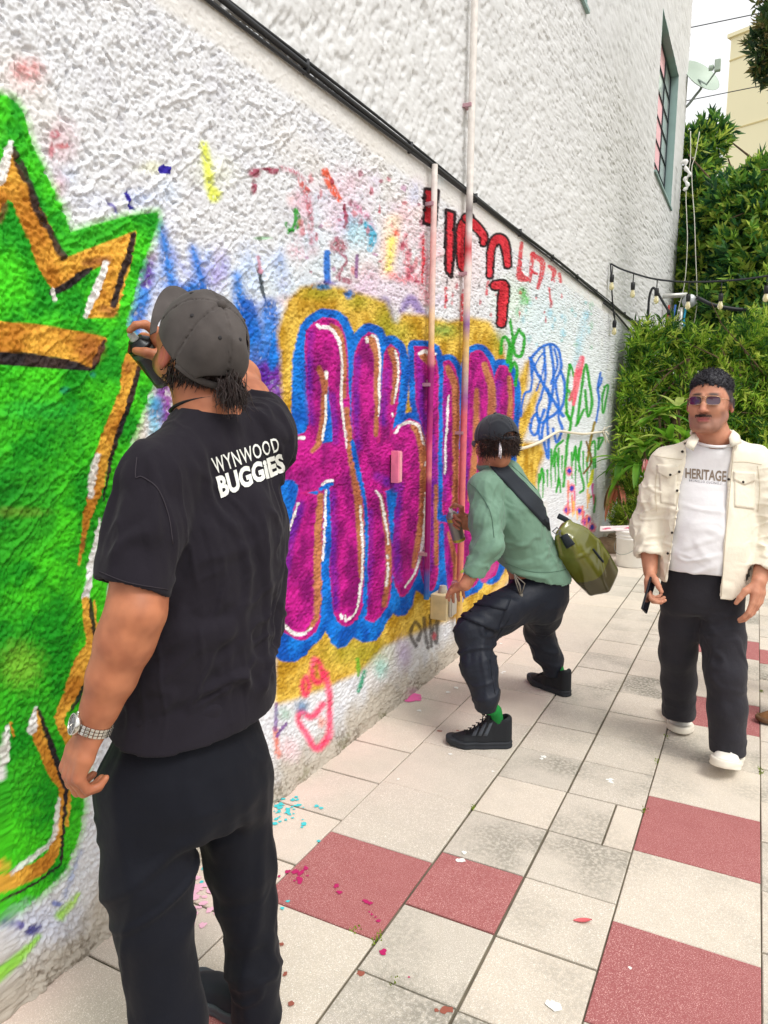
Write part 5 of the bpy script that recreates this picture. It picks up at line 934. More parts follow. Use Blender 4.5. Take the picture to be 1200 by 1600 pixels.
def can(name, label, top, axis, r=.0325, L=.19, body=(60, 62, 60), band=(150, 160, 60), capc=(222, 222, 216)):
    """spray can: nozzle end at top, axis points from base to nozzle"""
    ax = unit(axis); base = A3(top)-ax*L; root = empty(name, tuple(base)); tag(root, label, 'spray can')
    q = MB(); q.lathe([(0, 0), (r*.86, .002), (r, .007), (r, L*.74), (r*1.03, L*.745), (r*1.03, L*.765), (r*.95, L*.78), (r*.62, L*.855), (r*.60, L*.87), (0, L*.87)], base, ax, 24); q.build('body', mat(name+'_body', body, .3, .6), root, True)
    q = MB(); q.lathe([(r*1.006, L*.03), (r*1.008, L*.032), (r*1.008, L*.10), (r*1.006, L*.102)], base, ax, 24); mbd = mat(name+'_band', band, .35, .3); q.build('band', mbd, root, True); q = MB(); q.lathe([(r*1.006, L*.62), (r*1.008, L*.622), (r*1.008, L*.70), (r*1.006, L*.702)], base, ax, 24); q.build('band', mbd, root, True)
    q = MB(); q.lathe([(r*.34, L*.87), (r*.34, L*.90), (r*.30, L*.905), (r*.28, L*.985), (r*.22, L), (0, L)], base, ax, 14); q.build('nozzle', mat(name+'_nozzle', capc, .4), root, True); return root
def strands(b, roots, dirs, L, r, seed, droop=.6, curl=.25, n=5, sides=4):
    g = random.Random(seed)
    for p, d in zip(roots, dirs):
        d = unit(A3(d)+np.array([g.gauss(0, .25), g.gauss(0, .25), g.gauss(0, .25)])); p = A3(p); pts = [p]; l = L*g.uniform(.6, 1.2)
        for k in range(n): d = unit(d+np.array([g.gauss(0, curl), g.gauss(0, curl), g.gauss(0, curl)-droop/n])); p = p+d*l/n; pts.append(p)
        b.tube(pts, np.linspace(r, r*.25, n+1), sides, caps=False)

def make_cap(root, HC, MH, m_cap, dent_a=.009, brim_l=.62):
    CO = HC+MH[2]*.030-MH[1]*.008
    def dome(P):
        q = (P-CO)@MH.T; d = ellip(q, (0, -.004, 0), None, (.092, .116, .108)); seamd = 0
        a = np.arctan2(q[:, 0], q[:, 1]+.004); r = np.hypot(q[:, 0], q[:, 1]+.004); sm = np.abs(np.sin(a*3)); d = d+.0040*np.exp(-(sm*r/.0055)**2)*(r < .115)-.0016*np.exp(-((sm*r-.012)/.005)**2)*(r < .115)
        dent = np.exp(-(((q-A3((-.062, -.052, .055)))**2).sum(1))/.020**2)*dent_a; d = d+dent
        d = smax(d, -.012-q[:, 2]+.12*np.minimum(q[:, 1]*0, 0), .004); inn = ellip(q, (0, -.004, -.004), None, (.086, .110, .102)); d = smax(d, -inn, .003)
        arch = smax(ellip(q, (0, -.12, -.022), None, (.058, .06, .036)), q[:, 1], .005); return smax(d, -arch, .003)
    V, F = sculpt(dome, CO-.15, CO+.16, .0035); V = relax(V, F, 1, .5); N = normals(V, F); V = folds(V, N, [(MH[2]+.3*MH[0], 6, 22, .0022, 51, None)]); cap = skinmesh('cap', V, F, m_cap, root)
    b = MB(); Vb = []; nu, nv = 22, 8
    for s in (0, 1):
        for j in range(nv+1):
            for i in range(nu+1):
                a = R(-66+132*i/nu); t = j/nv; e = 1+brim_l*t*math.cos(a*.98)**1.2*1.0; x, y = .092*math.sin(a)*(1+.06*t), .113*math.cos(a)*e; Vb.append(CO+MH.T@A3((x, y, -.008-.028*(x/.09)**2*(.4+t)+.010*t-(.0035 if s else 0))))
    n1 = (nv+1)*(nu+1); I = lambda i, j, s=0: s*n1+j*(nu+1)+i; Fb = [(I(i, j), I(i+1, j), I(i+1, j+1), I(i, j+1)) for j in range(nv) for i in range(nu)]+[(I(i, j, 1), I(i, j+1, 1), I(i+1, j+1, 1), I(i+1, j, 1)) for j in range(nv) for i in range(nu)]
    Fb += [(I(i, nv), I(i+1, nv), I(i+1, nv, 1), I(i, nv, 1)) for i in range(nu)]; b.add(Vb, Fb); b.build('brim', m_cap, cap, True)
    b = MB(); b.lathe([(0, .009), (.006, .008), (.0095, .003), (.010, -.002)], CO+MH[2]*.107-MH[1]*.004, MH[2], 14); b.build('button', m_cap, cap, True)
    m_eye = mat('cap_eyelet', (44, 42, 44), .8)
    for a, el in ((38, 50), (98, 48), (158, 48), (-158, 48), (-98, 50), (-38, 50)):
        a, el = R(a), R(el); d_ = A3((.092*math.sin(a)*math.cos(el), .116*math.cos(a)*math.cos(el), .108*math.sin(el))); b = MB(); b.lathe([(.0, .0016), (.0022, .0014), (.0042, .0006), (.0044, -.002)], CO+MH.T@(d_+A3((0, -.004, 0))), MH.T@unit(d_), 10); b.build('eyelet', m_eye, cap, True)
    b = MB(); b.tube([CO+MH.T@A3((.088*math.sin(a), -.004+.112*math.cos(a), -.013)) for a in np.linspace(R(118), R(242), 16)], .008, 6, flat=.35); b.build('strap', m_cap, cap, True)
    return cap
# ---------------------------------------------------------------- the man in black with the cap, seen from behind
def man_front():
    Fh = unit(HEAD*math.cos(R(42))-RIGHT*math.sin(R(42))); M = frame(Fh, UP)                # facing the wall
    root = empty('person', (float(at(300, 1600, 1.5)[0]), float(at(300, 1600, 1.5)[1]), 0)); tag(root, 'man from behind in black printed t-shirt, grey cap and black trousers, arm raised to spray', 'person', 'people in the alley')
    LS, RS = at(245, 738, 1.43), at(405, 690, 1.68); neck = at(326, 655, 1.585); LE, LW = at(213, 955, 1.335), at(143, 1142, 1.32)
    RE, RW = at(376, 590, 1.95), at(262, 547, 1.83); HC = at(309, 548, 1.60)
    Fp = unit(Fh*math.cos(R(46))+UP*math.sin(R(46))); MH = frame(Fp, UP); hip = at(300, 1150, 1.53)
    lh = hand_parts(LW, unit(at(112, 1212, 1.305)-LW), unit(RIGHT*.75+HEAD*.65), unit(HEAD*.45+UP*-.25-RIGHT*.1+RIGHT*.5), [(38, 62, 40), (45, 66, 42), (50, 68, 44), (52, 66, 44)], .45, 1.02)
    ct = at(203, 520, 1.80); cax = unit(at(203, 520, 1.80)-at(249, 580, 1.87)); cc = ct-cax*.055
    rh_d = unit(at(206, 512, 1.79)-at(262, 545, 1.83)); RW2 = at(268, 540, 1.835)
    rh = hand_parts(RW2, rh_d, unit(-HEAD*.15-UP*1.0-RIGHT*.15), -HEAD+.3*UP, [(8, 28, 34), (28, 55, 38), (38, 60, 40), (42, 60, 40)], .75, 1.0)
    pal = [at(262, 532, 1.845), at(250, 540, 1.84), at(244, 528, 1.83)]
    rh = [([RW2, at(250, 528, 1.83), at(243, 518, 1.815)], [.026, .024, .015]), ([at(243, 518, 1.815), at(227, 507, 1.795), at(212, 508, 1.785), at(202, 517, 1.785)], [.0125, .0105, .0092, .0078]),
          ([RW2, at(248, 542, 1.85), at(240, 538, 1.855)], [.024, .022, .014]), ([at(241, 530, 1.84), at(224, 526, 1.865), at(212, 532, 1.86), at(208, 540, 1.84)], [.012, .0105, .0092, .0078]),
          ([RW2, at(252, 552, 1.85)], [.022, .018]), ([at(246, 548, 1.855), at(228, 546, 1.885), at(217, 553, 1.875), at(214, 560, 1.86)], [.0115, .010, .009, .0075]),
          ([RW2, at(258, 556, 1.85)], [.02, .016]), ([at(250, 562, 1.86), at(236, 564, 1.89), at(226, 570, 1.88), at(224, 576, 1.87)], [.0105, .0092, .0082, .007]),
          ([RW2, at(246, 556, 1.80), at(228, 551, 1.783), at(212, 548, 1.788)], [.020, .0155, .0122, .0095])]
    arm_l = lambda P: within(P, (LS+LW)/2, .38, lambda q: chain(q, [LS, LE+(LS-LE)*.25, LE, LE+(LW-LE)*.25, LE+(LW-LE)*.55, LE+(LW-LE)*.80, LW], [.052, .050, .0505, .0500, .0415, .0305, .0270], .03, None))
    arm_r = lambda P: within(P, (RS+RE)/2, .40, lambda q: smin(chain(q, [RS, RS+(RE-RS)*.6, RE], [.056, .053, .045], .03), chain(q, [RE, RE+(RW2-RE)*.3, RW2], [.046, .046, .030], .03), .03))
    hl, hr, hd = hand_sdf(lh), hand_sdf(rh), head_sdf(HC, MH, .98)
    def body(P):
        d = hd(P); d = smin(d, chain(P, [HC-MH[2]*.05-MH[1]*.035, neck+UP*.02-Fh*.0, neck-UP*.06], [.060, .064, .085], .03), .02)
        d = smin(d, chain(P, [LS, neck-UP*.06, RS], [.050, .07, .05], .03), .04); d = smin(d, loft(P, hip, M, [(.04, 0, 0, .10, .07), (.15, 0, 0, .12, .08), (.42, .0, .0, .13, .085), (.56, 0, 0, .10, .07)]), .03)
        d = smin(d, arm_l(P), .03); d = smin(d, within(P, LE, .2, lambda q: ellip(q, LE+RIGHT*.018-HEAD*.028, None, (.022, .022, .03))), .025); d = smin(d, arm_r(P), .03); d = smin(d, smin(hl(P), 1+0*d, .01), .012); d = smin(d, hr(P), .012); return d
    lo = np.minimum.reduce([LW, RW, hip, HC, LS, RS, RE])-.30; hi = np.maximum.reduce([LW, RW, hip, HC, LS, RS, RE])+.26; lo[2] = .60
    V, F = sculpt(body, lo, hi, .0045); V = relax(V, F, 1, .35); C = skin_cols(V, (184, 118, 84), (158, 96, 68), seed=3)
    q = (V-HC)@MH.T; ear = sstep(.072, .080, np.abs(q[:, 0]))*(q[:, 2] > -.05)*(np.linalg.norm(q, axis=1) < .13); C = C*(1-.55*ear[:, None])+s2l((196, 96, 92))*.55*ear[:, None]
    bd = sstep(.02, .05, q[:, 1])*sstep(-.03, -.055, q[:, 2])*(np.linalg.norm(q, axis=1) < .16); C = C*(1-.8*bd[:, None])+s2l((52, 36, 30))*.8*bd[:, None]
    for hp in (lh, rh):                                           # redder knuckles
        for pts, rad in hp[1::2]:
            k = np.exp(-((V-A3(pts[0]))**2).sum(1)/(.012**2)); C = C*(1-.35*k[:, None])+s2l((176, 92, 80))*.35*k[:, None]
    skinmesh('body', V, F, m_skin, root, C)
    # t-shirt
    m_tee = mat('black_cotton', (33, 30, 37), .9, spec=.12, sheen=.06, var=(7, .10), bump=[(700, .2, .0006), (38, .30, .006)])
    LH, RH = at(207, 920, 1.345), at(407, 650, 1.775); hem = at(301, 1146, 1.53); T = np.dot(neck-hem, UP)
    TT = [(-.16, 0, 0, .190, .136), (.0, 0, 0, .189, .136), (.10, -.008, 0, .182, .133), (.22, -.014, -.005, .179, .130), (.36, -.014, -.01, .181, .130), (.48, -.004, -.01, .180, .125), (.56, .004, -.005, .163, .110), (.62, 0, 0, .13, .09)]
    # centre line follows the picture: shift the rows sideways so that the hem sits left of the shoulders
    off = M@(neck-UP*T-hem); TT = [(u, cl+off[0]*max(0, min(1, u/T)), cf+off[1]*max(0, min(1, u/T)), a, b) for u, cl, cf, a, b in TT]; tin = [(u, a, b, c-.012, d-.012) for u, a, b, c, d in TT]
    tiltn = unit(UP*1.0+RIGHT*.0); ea, eb = at(172, 1163, 1.47), at(430, 1108, 1.62); ec = at(255, 1190, 1.42)
    hn = unit(np.cross(eb-ea, ec-ea)); hn = hn if hn[2] > 0 else -hn; hp0 = ea+UP*.042
    sl_l = unit(LH-LS); sl_r = unit(RE-RS)
    def tee(P):
        d = loft(P, hem, M, TT, 2.25, .03); d = smin(d, chain(P, [LS-UP*.005, neck-UP*.035, RS-UP*.015], [.066, .078, .072], .05), .06)
        s1 = chain(P, [LS-UP*.01, LS+(LH-LS)*.5, LH+sl_l*.05], [.070, .071, .072], .03); s2 = chain(P, [RS, RS+(RH-RS)*.5, RH+sl_r*.06], [.074, .071, .070], .03)
        s1 = smax(s1, (P-LH)@unit(sl_l+UP*.0-RIGHT*.12), .003); s2 = smax(s2, (P-RH)@sl_r, .003); d = smin(d, s1, .022); d = smin(d, s2, .05)
        d = smax(d, -((P-hp0)@hn), .003)
        i1 = smax(chain(P, [LS+(LH-LS)*.45, LH+sl_l*.10], [.060, .064], .02), -((P-LH)@sl_l+.10), .01); i2 = smax(chain(P, [RS+(RH-RS)*.5, RH+sl_r*.10], [.060, .063], .02), -((P-RH)@sl_r+.08), .01)
        inn = smax(loft(P, hem-UP*.1, M, [(u_+.1, a_, b_, c_, d_) for u_, a_, b_, c_, d_ in tin], 2.25, .01), (P-hp0)@hn-.07, .01)
        ng = cone(P, neck-UP*.03+Fh*.010, neck+UP*.10+Fh*.015, .066, .078); d = smax(d, -ng, .004)
        return smax(smax(smax(d, -i1, .003), -i2, .003), -inn, .003)
    lo = np.minimum.reduce([LH, RH, hem, neck])-.27; hi = np.maximum.reduce([LH, RH, hem, neck])+.27
    V, F = sculpt(tee, lo, hi, .0048); V = relax(V, F, 2, .5); N = normals(V, F); Lx = M[0]
    back = lambda V: sstep(.0, .12, (neck[2]-V[:, 2]))
    rsm = lambda V: np.exp(-((V-RS)**2).sum(1)/.22**2); low = lambda V: sstep(neck[2]-.18, neck[2]-.45, V[:, 2])*(.25+.75*sstep(.0, .10, (V-hp0)@hn)); slv = lambda V: np.exp(-((V-LS-(LH-LS)*.5)**2).sum(1)/.12**2)
    hm = lambda V: (.12+.88*sstep(.0, .10, (V-hp0)@hn))*(.15+.85*sstep(.0, .06, np.abs((V-LH)@sl_l)+.2*(((V-LH)**2).sum(1) > .03)))
    V = folds(V, N, [(UP*1.0-RIGHT*.15, 1.5, 15, .0085, 5, back), (UP*.75-RIGHT*.62, 2.0, 24, .011, 8, rsm), (RIGHT*.85+UP*.45, 2.2, 14, .012, 11, low), (UP+RIGHT*.1, 2.0, 18, .005, 14, slv), (UP, 6, 9, .004, 17, None)], hm)
    V = folds(V, N, [(UP*.5+RIGHT*.85, 4, 26, .0055, 19, low), (UP-RIGHT*.35, 2.2, 36, .0050, 21, rsm), (UP-RIGHT*.1, 2, 30, .0034, 23, back)], hm)
    tee_o = skinmesh('t_shirt', V, F, m_tee, root); tr = bvh_of(tee_o)
    m_print = mat('white_print', (226, 228, 222), .7)
    lettering('lettering', tr, 'WYNWOOD', ((328, 716), (433, 683), (437, 704), (337, 741)), m_print, tee_o, .002, .012, spacing=1.12)
    lettering('lettering', tr, 'BUGGiES', ((336, 745), (440, 707), (446, 737), (345, 779)), m_print, tee_o, .002, .045, spacing=1.0)
    m_seam = mat('tee_seam', (56, 51, 58), .9)
    seam('sleeve_seam', tr, [(214, 715), (212, 745), (222, 745), (245, 762), (262, 800), (270, 850)], m_seam, tee_o, .0011); seam('hem_stitch', tr, [(156, 893), (200, 910), (262, 921)], m_seam, tee_o, .0008)
    # collar rib, neck chain and lanyard
    ring = lambda c, r1, r2, tilt, z0: [c+M[0]*r1*math.cos(a)+M[1]*r2*math.sin(a)+UP*(z0+tilt*math.sin(a)) for a in np.linspace(0, 2*math.pi, 33)]
    b = MB(); b.tube(ring(neck+Fh*.012, .074, .071, -.012, .006), .0075, 8, caps=False); b.build('collar', m_tee, tee_o, True)
    b = MB(); b.tube(ring(neck+Fh*.012, .070, .069, -.02, .026), .004, 6, caps=False, flat=2.2); b.build('lanyard', mat('lanyard_black', (26, 26, 28), .6), root, True)
    b = MB()
    for p in ring(neck+Fh*.012, .0695, .0685, -.02, .016)[:-1]: b.lathe([(0, -.0028), (.0028, 0), (0, .0028)], p, n=6)
    b.tube(ring(neck+Fh*.012, .0695, .0685, -.02, .016), .0014, 5, caps=False); b.build('necklace', mat('gold_chain', (206, 170, 96), .3, .9), root, True)
    # trousers
    m_tr = mat('black_trouser', (14, 16, 25), .75, spec=.18, sheen=.04, var=(6, .12), bump=[(600, .2, .0006), (34, .25, .006)])
    lk, la, rk, ra = at(238, 1440, 1.41), onground(284, 1745)+UP*.07, at(386, 1410, 1.60), onground(400, 1612)+UP*.07; ra = ra+UP*.0; pel = at(297, 1195, 1.53); lhip, rhip = at(222, 1235, 1.47), at(358, 1225, 1.58)
    def trs(P):
        d = loft(P, pel, M, [(-.12, 0, -.01, .160, .125), (-.04, 0, -.013, .172, .136), (.02, 0, -.010, .175, .127), (.07, 0, -.004, .166, .117), (.16, 0, 0, .14, .09)], 2.2, .03)
        l1 = chain(P, [lhip-UP*.0, lk+(lhip-lk)*.35, lk, la+(lk-la)*.4, la-UP*.02], [.098, .091, .076, .071, .069], .03); l2 = chain(P, [rhip, rk+(rhip-rk)*.35, rk, ra+(rk-ra)*.4, ra-UP*.03], [.094, .078, .066, .063, .062], .03)
        l1 = smax(l1, .032-P[:, 2], .004); l2 = smax(l2, .040-P[:, 2], .004); d = smin(d, l1, .035); d = smin(d, l2, .035)
        i1 = smax(cone(P, la-UP*.06, la+UP*.1, .062, .06), P[:, 2]-.10, .01); i2 = smax(cone(P, ra-UP*.06, ra+UP*.1, .044, .044), P[:, 2]-.075, .01); return smax(smax(d, -i1, .004), -i2, .004)
    lo = np.minimum.reduce([la, ra, pel])-.25; hi = np.maximum.reduce([la, ra, pel])+.25; lo[2] = 0; hi[2] = pel[2]+.12
    V, F = sculpt(trs, lo, hi, .006); V = relax(V, F, 2, .5); N = normals(V, F); kz = lambda c, r: (lambda V: np.exp(-((V-c)**2).sum(1)/r**2))
    V = folds(V, N, [(UP*.55+RIGHT*.8, 2.2, 15, .011, 31, kz(at(260, 1350, 1.45), .16)), (UP*.5-RIGHT*.85, 2.5, 16, .008, 34, kz(at(340, 1260, 1.52), .14)), (UP+RIGHT*.08, 1.2, 13, .005, 37, None), (RIGHT+UP*.2, 3, 22, .007, 40, kz(ra+UP*.05, .10)), (RIGHT+UP*.2, 3, 20, .006, 43, kz(rk-UP*.1, .15))])
    to = skinmesh('trousers', V, F, m_tr, root); t2 = bvh_of(to)
    # shoes
    m_su, m_ss = mat('dark_sneaker', (34, 38, 46), .75, bump=[(500, .3, .001)]), mat('grey_sole', (70, 76, 82), .6)
    h0 = onground(432, 1612); f0 = onground(318, 1552)-h0; s_, Ms = shoe(root, h0, f0, .29, m_su, m_ss, .08, 1.0)
    b = MB()
    for k in range(4):
        o = h0+Ms.T@A3((.043, .05+.010*k, .045)); b.tube([o, o+Ms.T@A3((-.006, .006, .024))], .0022, 5)
    b.build('stripe', mat('pale_stripe', (176, 180, 186), .6), s_)
    h1 = onground(290, 1790); shoe(root, h1, Fh*.9-RIGHT*.2, .29, m_su, m_ss, .09, 1.0, lace=m_lace)
    # cap
    m_cap = mat('washed_cap', (80, 75, 73), .92, spec=.12, sheen=.06, var=(14, .28), bump=[(600, .15, .0007), (40, .25, .003)])
    make_cap(root, HC, MH, m_cap)
    # hair under the cap
    g = random.Random(5); m_hair = mat('dark_brown_hair', (46, 32, 30), .5, spec=.5, var=(60, .3)); b = MB(); rt, dr = [], []
    for k in range(1500):
        a = R(g.gauss(180, 42)); z = g.uniform(-.052, .030); r = 1.0-.22*max(0, -z/.08); p = HC+MH.T@A3((.078*math.sin(a)*r, -.014+.097*math.cos(a)*r, z+.012)); rt.append(p); dr.append(MH.T@A3((-.25*math.sin(a), .1, -.7))-UP*.6)
    strands(b, rt, dr, .024, .0016, 6, .15, .16, 4, 3); rt, dr = [], []
    for k in range(700): rt.append(at(362+g.gauss(0, 9), 604+g.gauss(0, 9), 1.505+g.gauss(0, .012))); dr.append(-UP*1.0+RIGHT*g.gauss(.10, .18)-HEAD*.10)
    strands(b, rt, dr, .038, .0012, 8, .25, .16, 6, 3); rt, dr = [], []
    for k in range(60): rt.append(at(266+g.gauss(0, 5), 582+g.gauss(0, 7), 1.56+g.gauss(0, .01))); dr.append(-UP+RIGHT*g.gauss(0, .3))
    strands(b, rt, dr, .035, .0016, 9, .3, .25, 4, 3); b.build('hair', m_hair, root, True)
    # wrist watch
    m_metal, m_dial = mat('watch_steel', (206, 204, 198), .22, .95), mat('watch_dial', (30, 36, 44), .15, .2, coat=1.0)
    wa = unit(LW-LE); wc = LW-wa*.012; ux = unit(np.cross(wa, HEAD)); uy = np.cross(wa, ux); wr = empty('tmp'); bpy.data.objects.remove(wr)
    outn = unit(-RIGHT*.86-HEAD*.62+UP*.1); outn = unit(outn-wa*(outn@wa)); sd_ = np.cross(wa, outn); lk_ = MB(); 
    for k in range(26):
        a = 2*math.pi*k/26; n_ = outn*math.cos(a)+sd_*math.sin(a); t_ = -outn*math.sin(a)+sd_*math.cos(a)
        for off_ in (-.0065, 0, .0065): lk_.box(wc+n_*.0345+wa*off_, (.0030, .0072, .0058), np.stack([n_, t_, wa], 1), .0008)
    wo_ = lk_.build('watch', m_metal, root); b = MB(); b.lathe([(0, -.004), (.0205, -.004), (.0215, .002), (.0205, .0075), (.0182, .0085), (.0178, .0070), (.0178, .006)], wc+outn*.034, outn, 28); b.tube([wc+outn*.037+sd_*.0+wa*-.021, wc+outn*.037+wa*-.026], .003, 8); b.build('case', m_metal, wo_, True)
    b = MB(); b.lathe([(.0179, .0062), (.010, .0063), (0, .0063)], wc+outn*.034, outn, 28); dl = b.build('dial', m_dial, wo_, True); b = MB()
    for k in range(12):
        a = 2*math.pi*k/12; n_ = wa*math.cos(a)+sd_*math.sin(a); b.tube([wc+outn*.0408+n_*.0125, wc+outn*.0408+n_*.0160], .0007, 4)
    for a, l_ in ((R(40), .009), (R(300), .013)): n_ = wa*math.cos(a)+sd_*math.sin(a); b.tube([wc+outn*.0409, wc+outn*.0409+n_*l_], .0008, 4)
    b.build('hand', m_metal, dl)
    can('spray_can', 'dark spray can held up to the green paint by the capped man', ct, cax, L=.155, body=(44, 46, 48), band=(90, 96, 92), capc=(186, 190, 184))
man_front()
# ---------------------------------------------------------------- the bent man in green with the olive bag
def man_bent():
    hip, neck = at(836, 915, 3.50), at(772, 732, 3.40); LS, RS = at(757, 762, 3.28), at(775, 752, 3.57); U = unit(neck-hip); l = LS-RS; l = unit(l-U*(l@U)); M = np.stack([l, np.cross(l, U), U]); Fw = M[1]
    root = empty('person', (float(hip[0]), float(hip[1]), 0)); tag(root, 'man in green shirt, black cap and dark cargo trousers, bending knees to spray low', 'person', 'people in the alley')
    LE, LW = at(762, 852, 3.20), at(727, 914, 3.15); HC = at(774, 694, 3.36); FH = unit(np.array([-1, .60, -.16])); MH = frame(FH, UP); RE, RW = at(775, 850, 3.66), at(739, 822, 3.60)
    lh = hand_parts(LW, unit(HEAD*.95-RIGHT*.30-UP*.35), unit(-UP), unit(-HEAD*.3-RIGHT*.8), [(25, 40, 30), (28, 42, 30), (30, 44, 30), (34, 44, 30)], .3, .92)
    ctop, cbot = at(703, 793, 3.575), at(718, 846, 3.60); cax = unit(ctop-cbot); gd = unit(at(708, 806, 3.57)-RW)
    rh = hand_parts(RW, gd, unit(-HEAD*.9+Fw*.2), unit(UP), [(10, 40, 20), (40, 62, 42), (46, 64, 44), (50, 64, 44)], .9, .98)
    rh = [rh[0], ([rh[1][0][0], at(722, 793, 3.55), at(711, 788, 3.56), at(704, 793, 3.568)], rh[1][1])]+rh[2:]
    arm_l = lambda P: within(P, (LS+LW)/2, .34, lambda q: chain(q, [LS, LE, LW], [.052, .044, .028], .03)); arm_r = lambda P: within(P, (RS+RW)/2, .36, lambda q: chain(q, [RS, RE, RE+(RW-RE)*.4, RW], [.052, .044, .042, .028], .03))
    hl, hr, hd = hand_sdf(lh), hand_sdf(rh), head_sdf(HC, MH, .96)
    def body(P):
        d = hd(P); d = smin(d, chain(P, [HC-MH[2]*.06-FH*.02, neck+U*.02, neck-U*.05], [.056, .058, .08], .03), .02); d = smin(d, chain(P, [LS, neck-U*.06, RS], [.05, .07, .05], .03), .04)
        d = smin(d, loft(P, hip, M, [(.02, 0, 0, .14, .10), (.3, 0, 0, .15, .10), (.5, 0, 0, .14, .09)]), .04); d = smin(d, arm_l(P), .03); d = smin(d, arm_r(P), .03); return smin(smin(d, hl(P), .01), hr(P), .01)
    pts = [LW, RW, hip, HC, LS, RS, RE, LE]; lo = np.min(pts, 0)-.22; hi = np.max(pts, 0)+.22
    V, F = sculpt(body, lo, hi, .005); V = relax(V, F, 1, .3); C = skin_cols(V, (188, 128, 98), (166, 106, 80), seed=5); skinmesh('body', V, F, m_skin, root, C)
    # shirt
    m_g = mat('green_nylon', (104, 138, 118), .62, spec=.35, sheen=.15, var=(6, .08), bump=[(420, .1, .0006), (40, .35, .006)])
    LC = at(732, 910, 3.155); dl = unit(LC-LE); RC = at(752, 832, 3.62); e1, e2, e3 = at(782, 884, 3.36), at(900, 893, 3.60), at(840, 908, 3.32); hn = np.cross(e2-e1, e3-e1); hn = unit(hn if hn[2] > 0 else -hn)
    TT = [(-.10, 0, -.01, .190, .168), (.0, 0, -.012, .190, .166), (.08, 0, -.005, .188, .160), (.2, 0, -.005, .185, .146), (.34, 0, -.02, .192, .138), (.46, 0, -.032, .180, .122), (.54, 0, -.02, .14, .10), (.60, 0, -.01, .09, .08)]; tin = [(u, a, b, c-.014, d-.014) for u, a, b, c, d in TT]
    def shirt(P):
        d = loft(P, hip, M, TT, 2.2, .04); d = smin(d, chain(P, [LS, neck-U*.05-Fw*.02, RS], [.068, .082, .070], .05), .06)
        s1 = chain(P, [LS, LS+(LE-LS)*.55, LE, LC+dl*.0], [.070, .070, .066, .044], .04); s1 = smin(s1, cone(P, LC-dl*.055, LC, .048, .046), .012); s1 = smax(s1, (P-LC)@dl, .003); s2 = chain(P, [RS, RE, RC], [.078, .07, .046], .04)
        d = smin(smin(d, s1, .03), s2, .04); d = smax(d, -((P-e1)@hn), .004); i1 = smax(cone(P, LC-dl*.05, LC+dl*.05, .036, .038), -((P-LC)@dl+.045), .005); inn = smax(loft(P, hip, M, tin, 2.2, .01), (P-e1)@hn-.06, .01)
        ng = cone(P, neck-U*.01+Fw*.02, neck+UP*.14-Fw*.03, .055, .075); return smax(smax(smax(d, -i1, .003), -inn, .004), -ng, .006)
    pts = [LC, RC, hip, neck, LS, RS, RE, LE]; lo = np.min(pts, 0)-.24; hi = np.max(pts, 0)+.24
    V, F = sculpt(shirt, lo, hi, .0068); V = relax(V, F, 2, .5); N = normals(V, F); near = lambda c, r: (lambda V: np.exp(-((V-c)**2).sum(1)/r**2))
    V = folds(V, N, [(U*.5+Fw*.85, 2.5, 15, .016, 61, near(at(835, 865, 3.4), .16)), (U+.2*Fw, 1.6, 11, .008, 64, near(at(800, 800, 3.3), .22)), (unit(LE-LS)*.5+Fw, 3, 18, .014, 67, near(LE, .12)), (unit(LE-LS), 2, 12, .006, 70, near((LS+LE)/2, .15)), (UP, 6, 8, .004, 73, None), (Fw+U*.3, 3, 24, .006, 75, near(at(840, 880, 3.4), .14)), (unit(LE-LS)+.6*Fw, 3, 30, .007, 77, near((LS+LE)/2, .16)), (Fw, 3, 30, .008, 79, near((LE+LC)/2, .09)), (U+.5*Fw, 3, 26, .005, 80, near(at(800, 780, 3.25), .14))])
    so_ = skinmesh('shirt', V, F, m_g, root); tr = bvh_of(so_); m_gs = mat('green_seam', (78, 108, 92), .8)
    seam('sleeve_seam', tr, [(733, 755), (748, 768), (766, 800), (772, 840)], m_gs, so_, .0016); seam('yoke_seam', tr, [(800, 728), (822, 748), (838, 765)], m_gs, so_, .0016); seam('hem_stitch', tr, [(790, 880), (830, 893), (870, 893), (895, 886)], m_gs, so_, .0014)
    b = MB(); b.box(at(722, 893, 3.12), (.006, .03, .012), bev=.002); b.build('cuff_tab', mat('cuff_tab', (150, 160, 60), .5), so_)
    cr = [neck+U*.035+l*.066*math.cos(a)+(Fw*.9-U*.2)*.070*math.sin(a)+UP*.01*math.sin(a) for a in np.linspace(0, 2*math.pi, 30)]; b = MB(); b.tube(cr, .017, 8, caps=False); b.build('collar', m_g, so_, True)
    b = MB(); g = random.Random(3); c1 = [neck+U*.045+FH*.004+l*.064*math.cos(a)+FH*.068*math.sin(a)-UP*.022*math.sin(a) for a in np.linspace(0, 2*math.pi, 30)]; b.tube(c1, [.015+.004*math.sin(k*1.9) for k in range(30)], 8, caps=False); b.build('neck_scarf', mat('pale_scarf', (226, 208, 206), .8, var=(40, .2)), root, True)
    # trousers
    m_t = mat('navy_nylon', (24, 29, 40), .58, spec=.30, var=(8, .12), bump=[(500, .1, .0006), (36, .4, .008)])
    Lh, Lk, La = at(820, 935, 3.38), at(737, 988, 3.20), at(759, 1098, 3.085); Rh_, Rk, Ra = at(856, 930, 3.60), at(842, 985, 3.80), at(863, 1046, 3.80); pel = at(838, 920, 3.50)
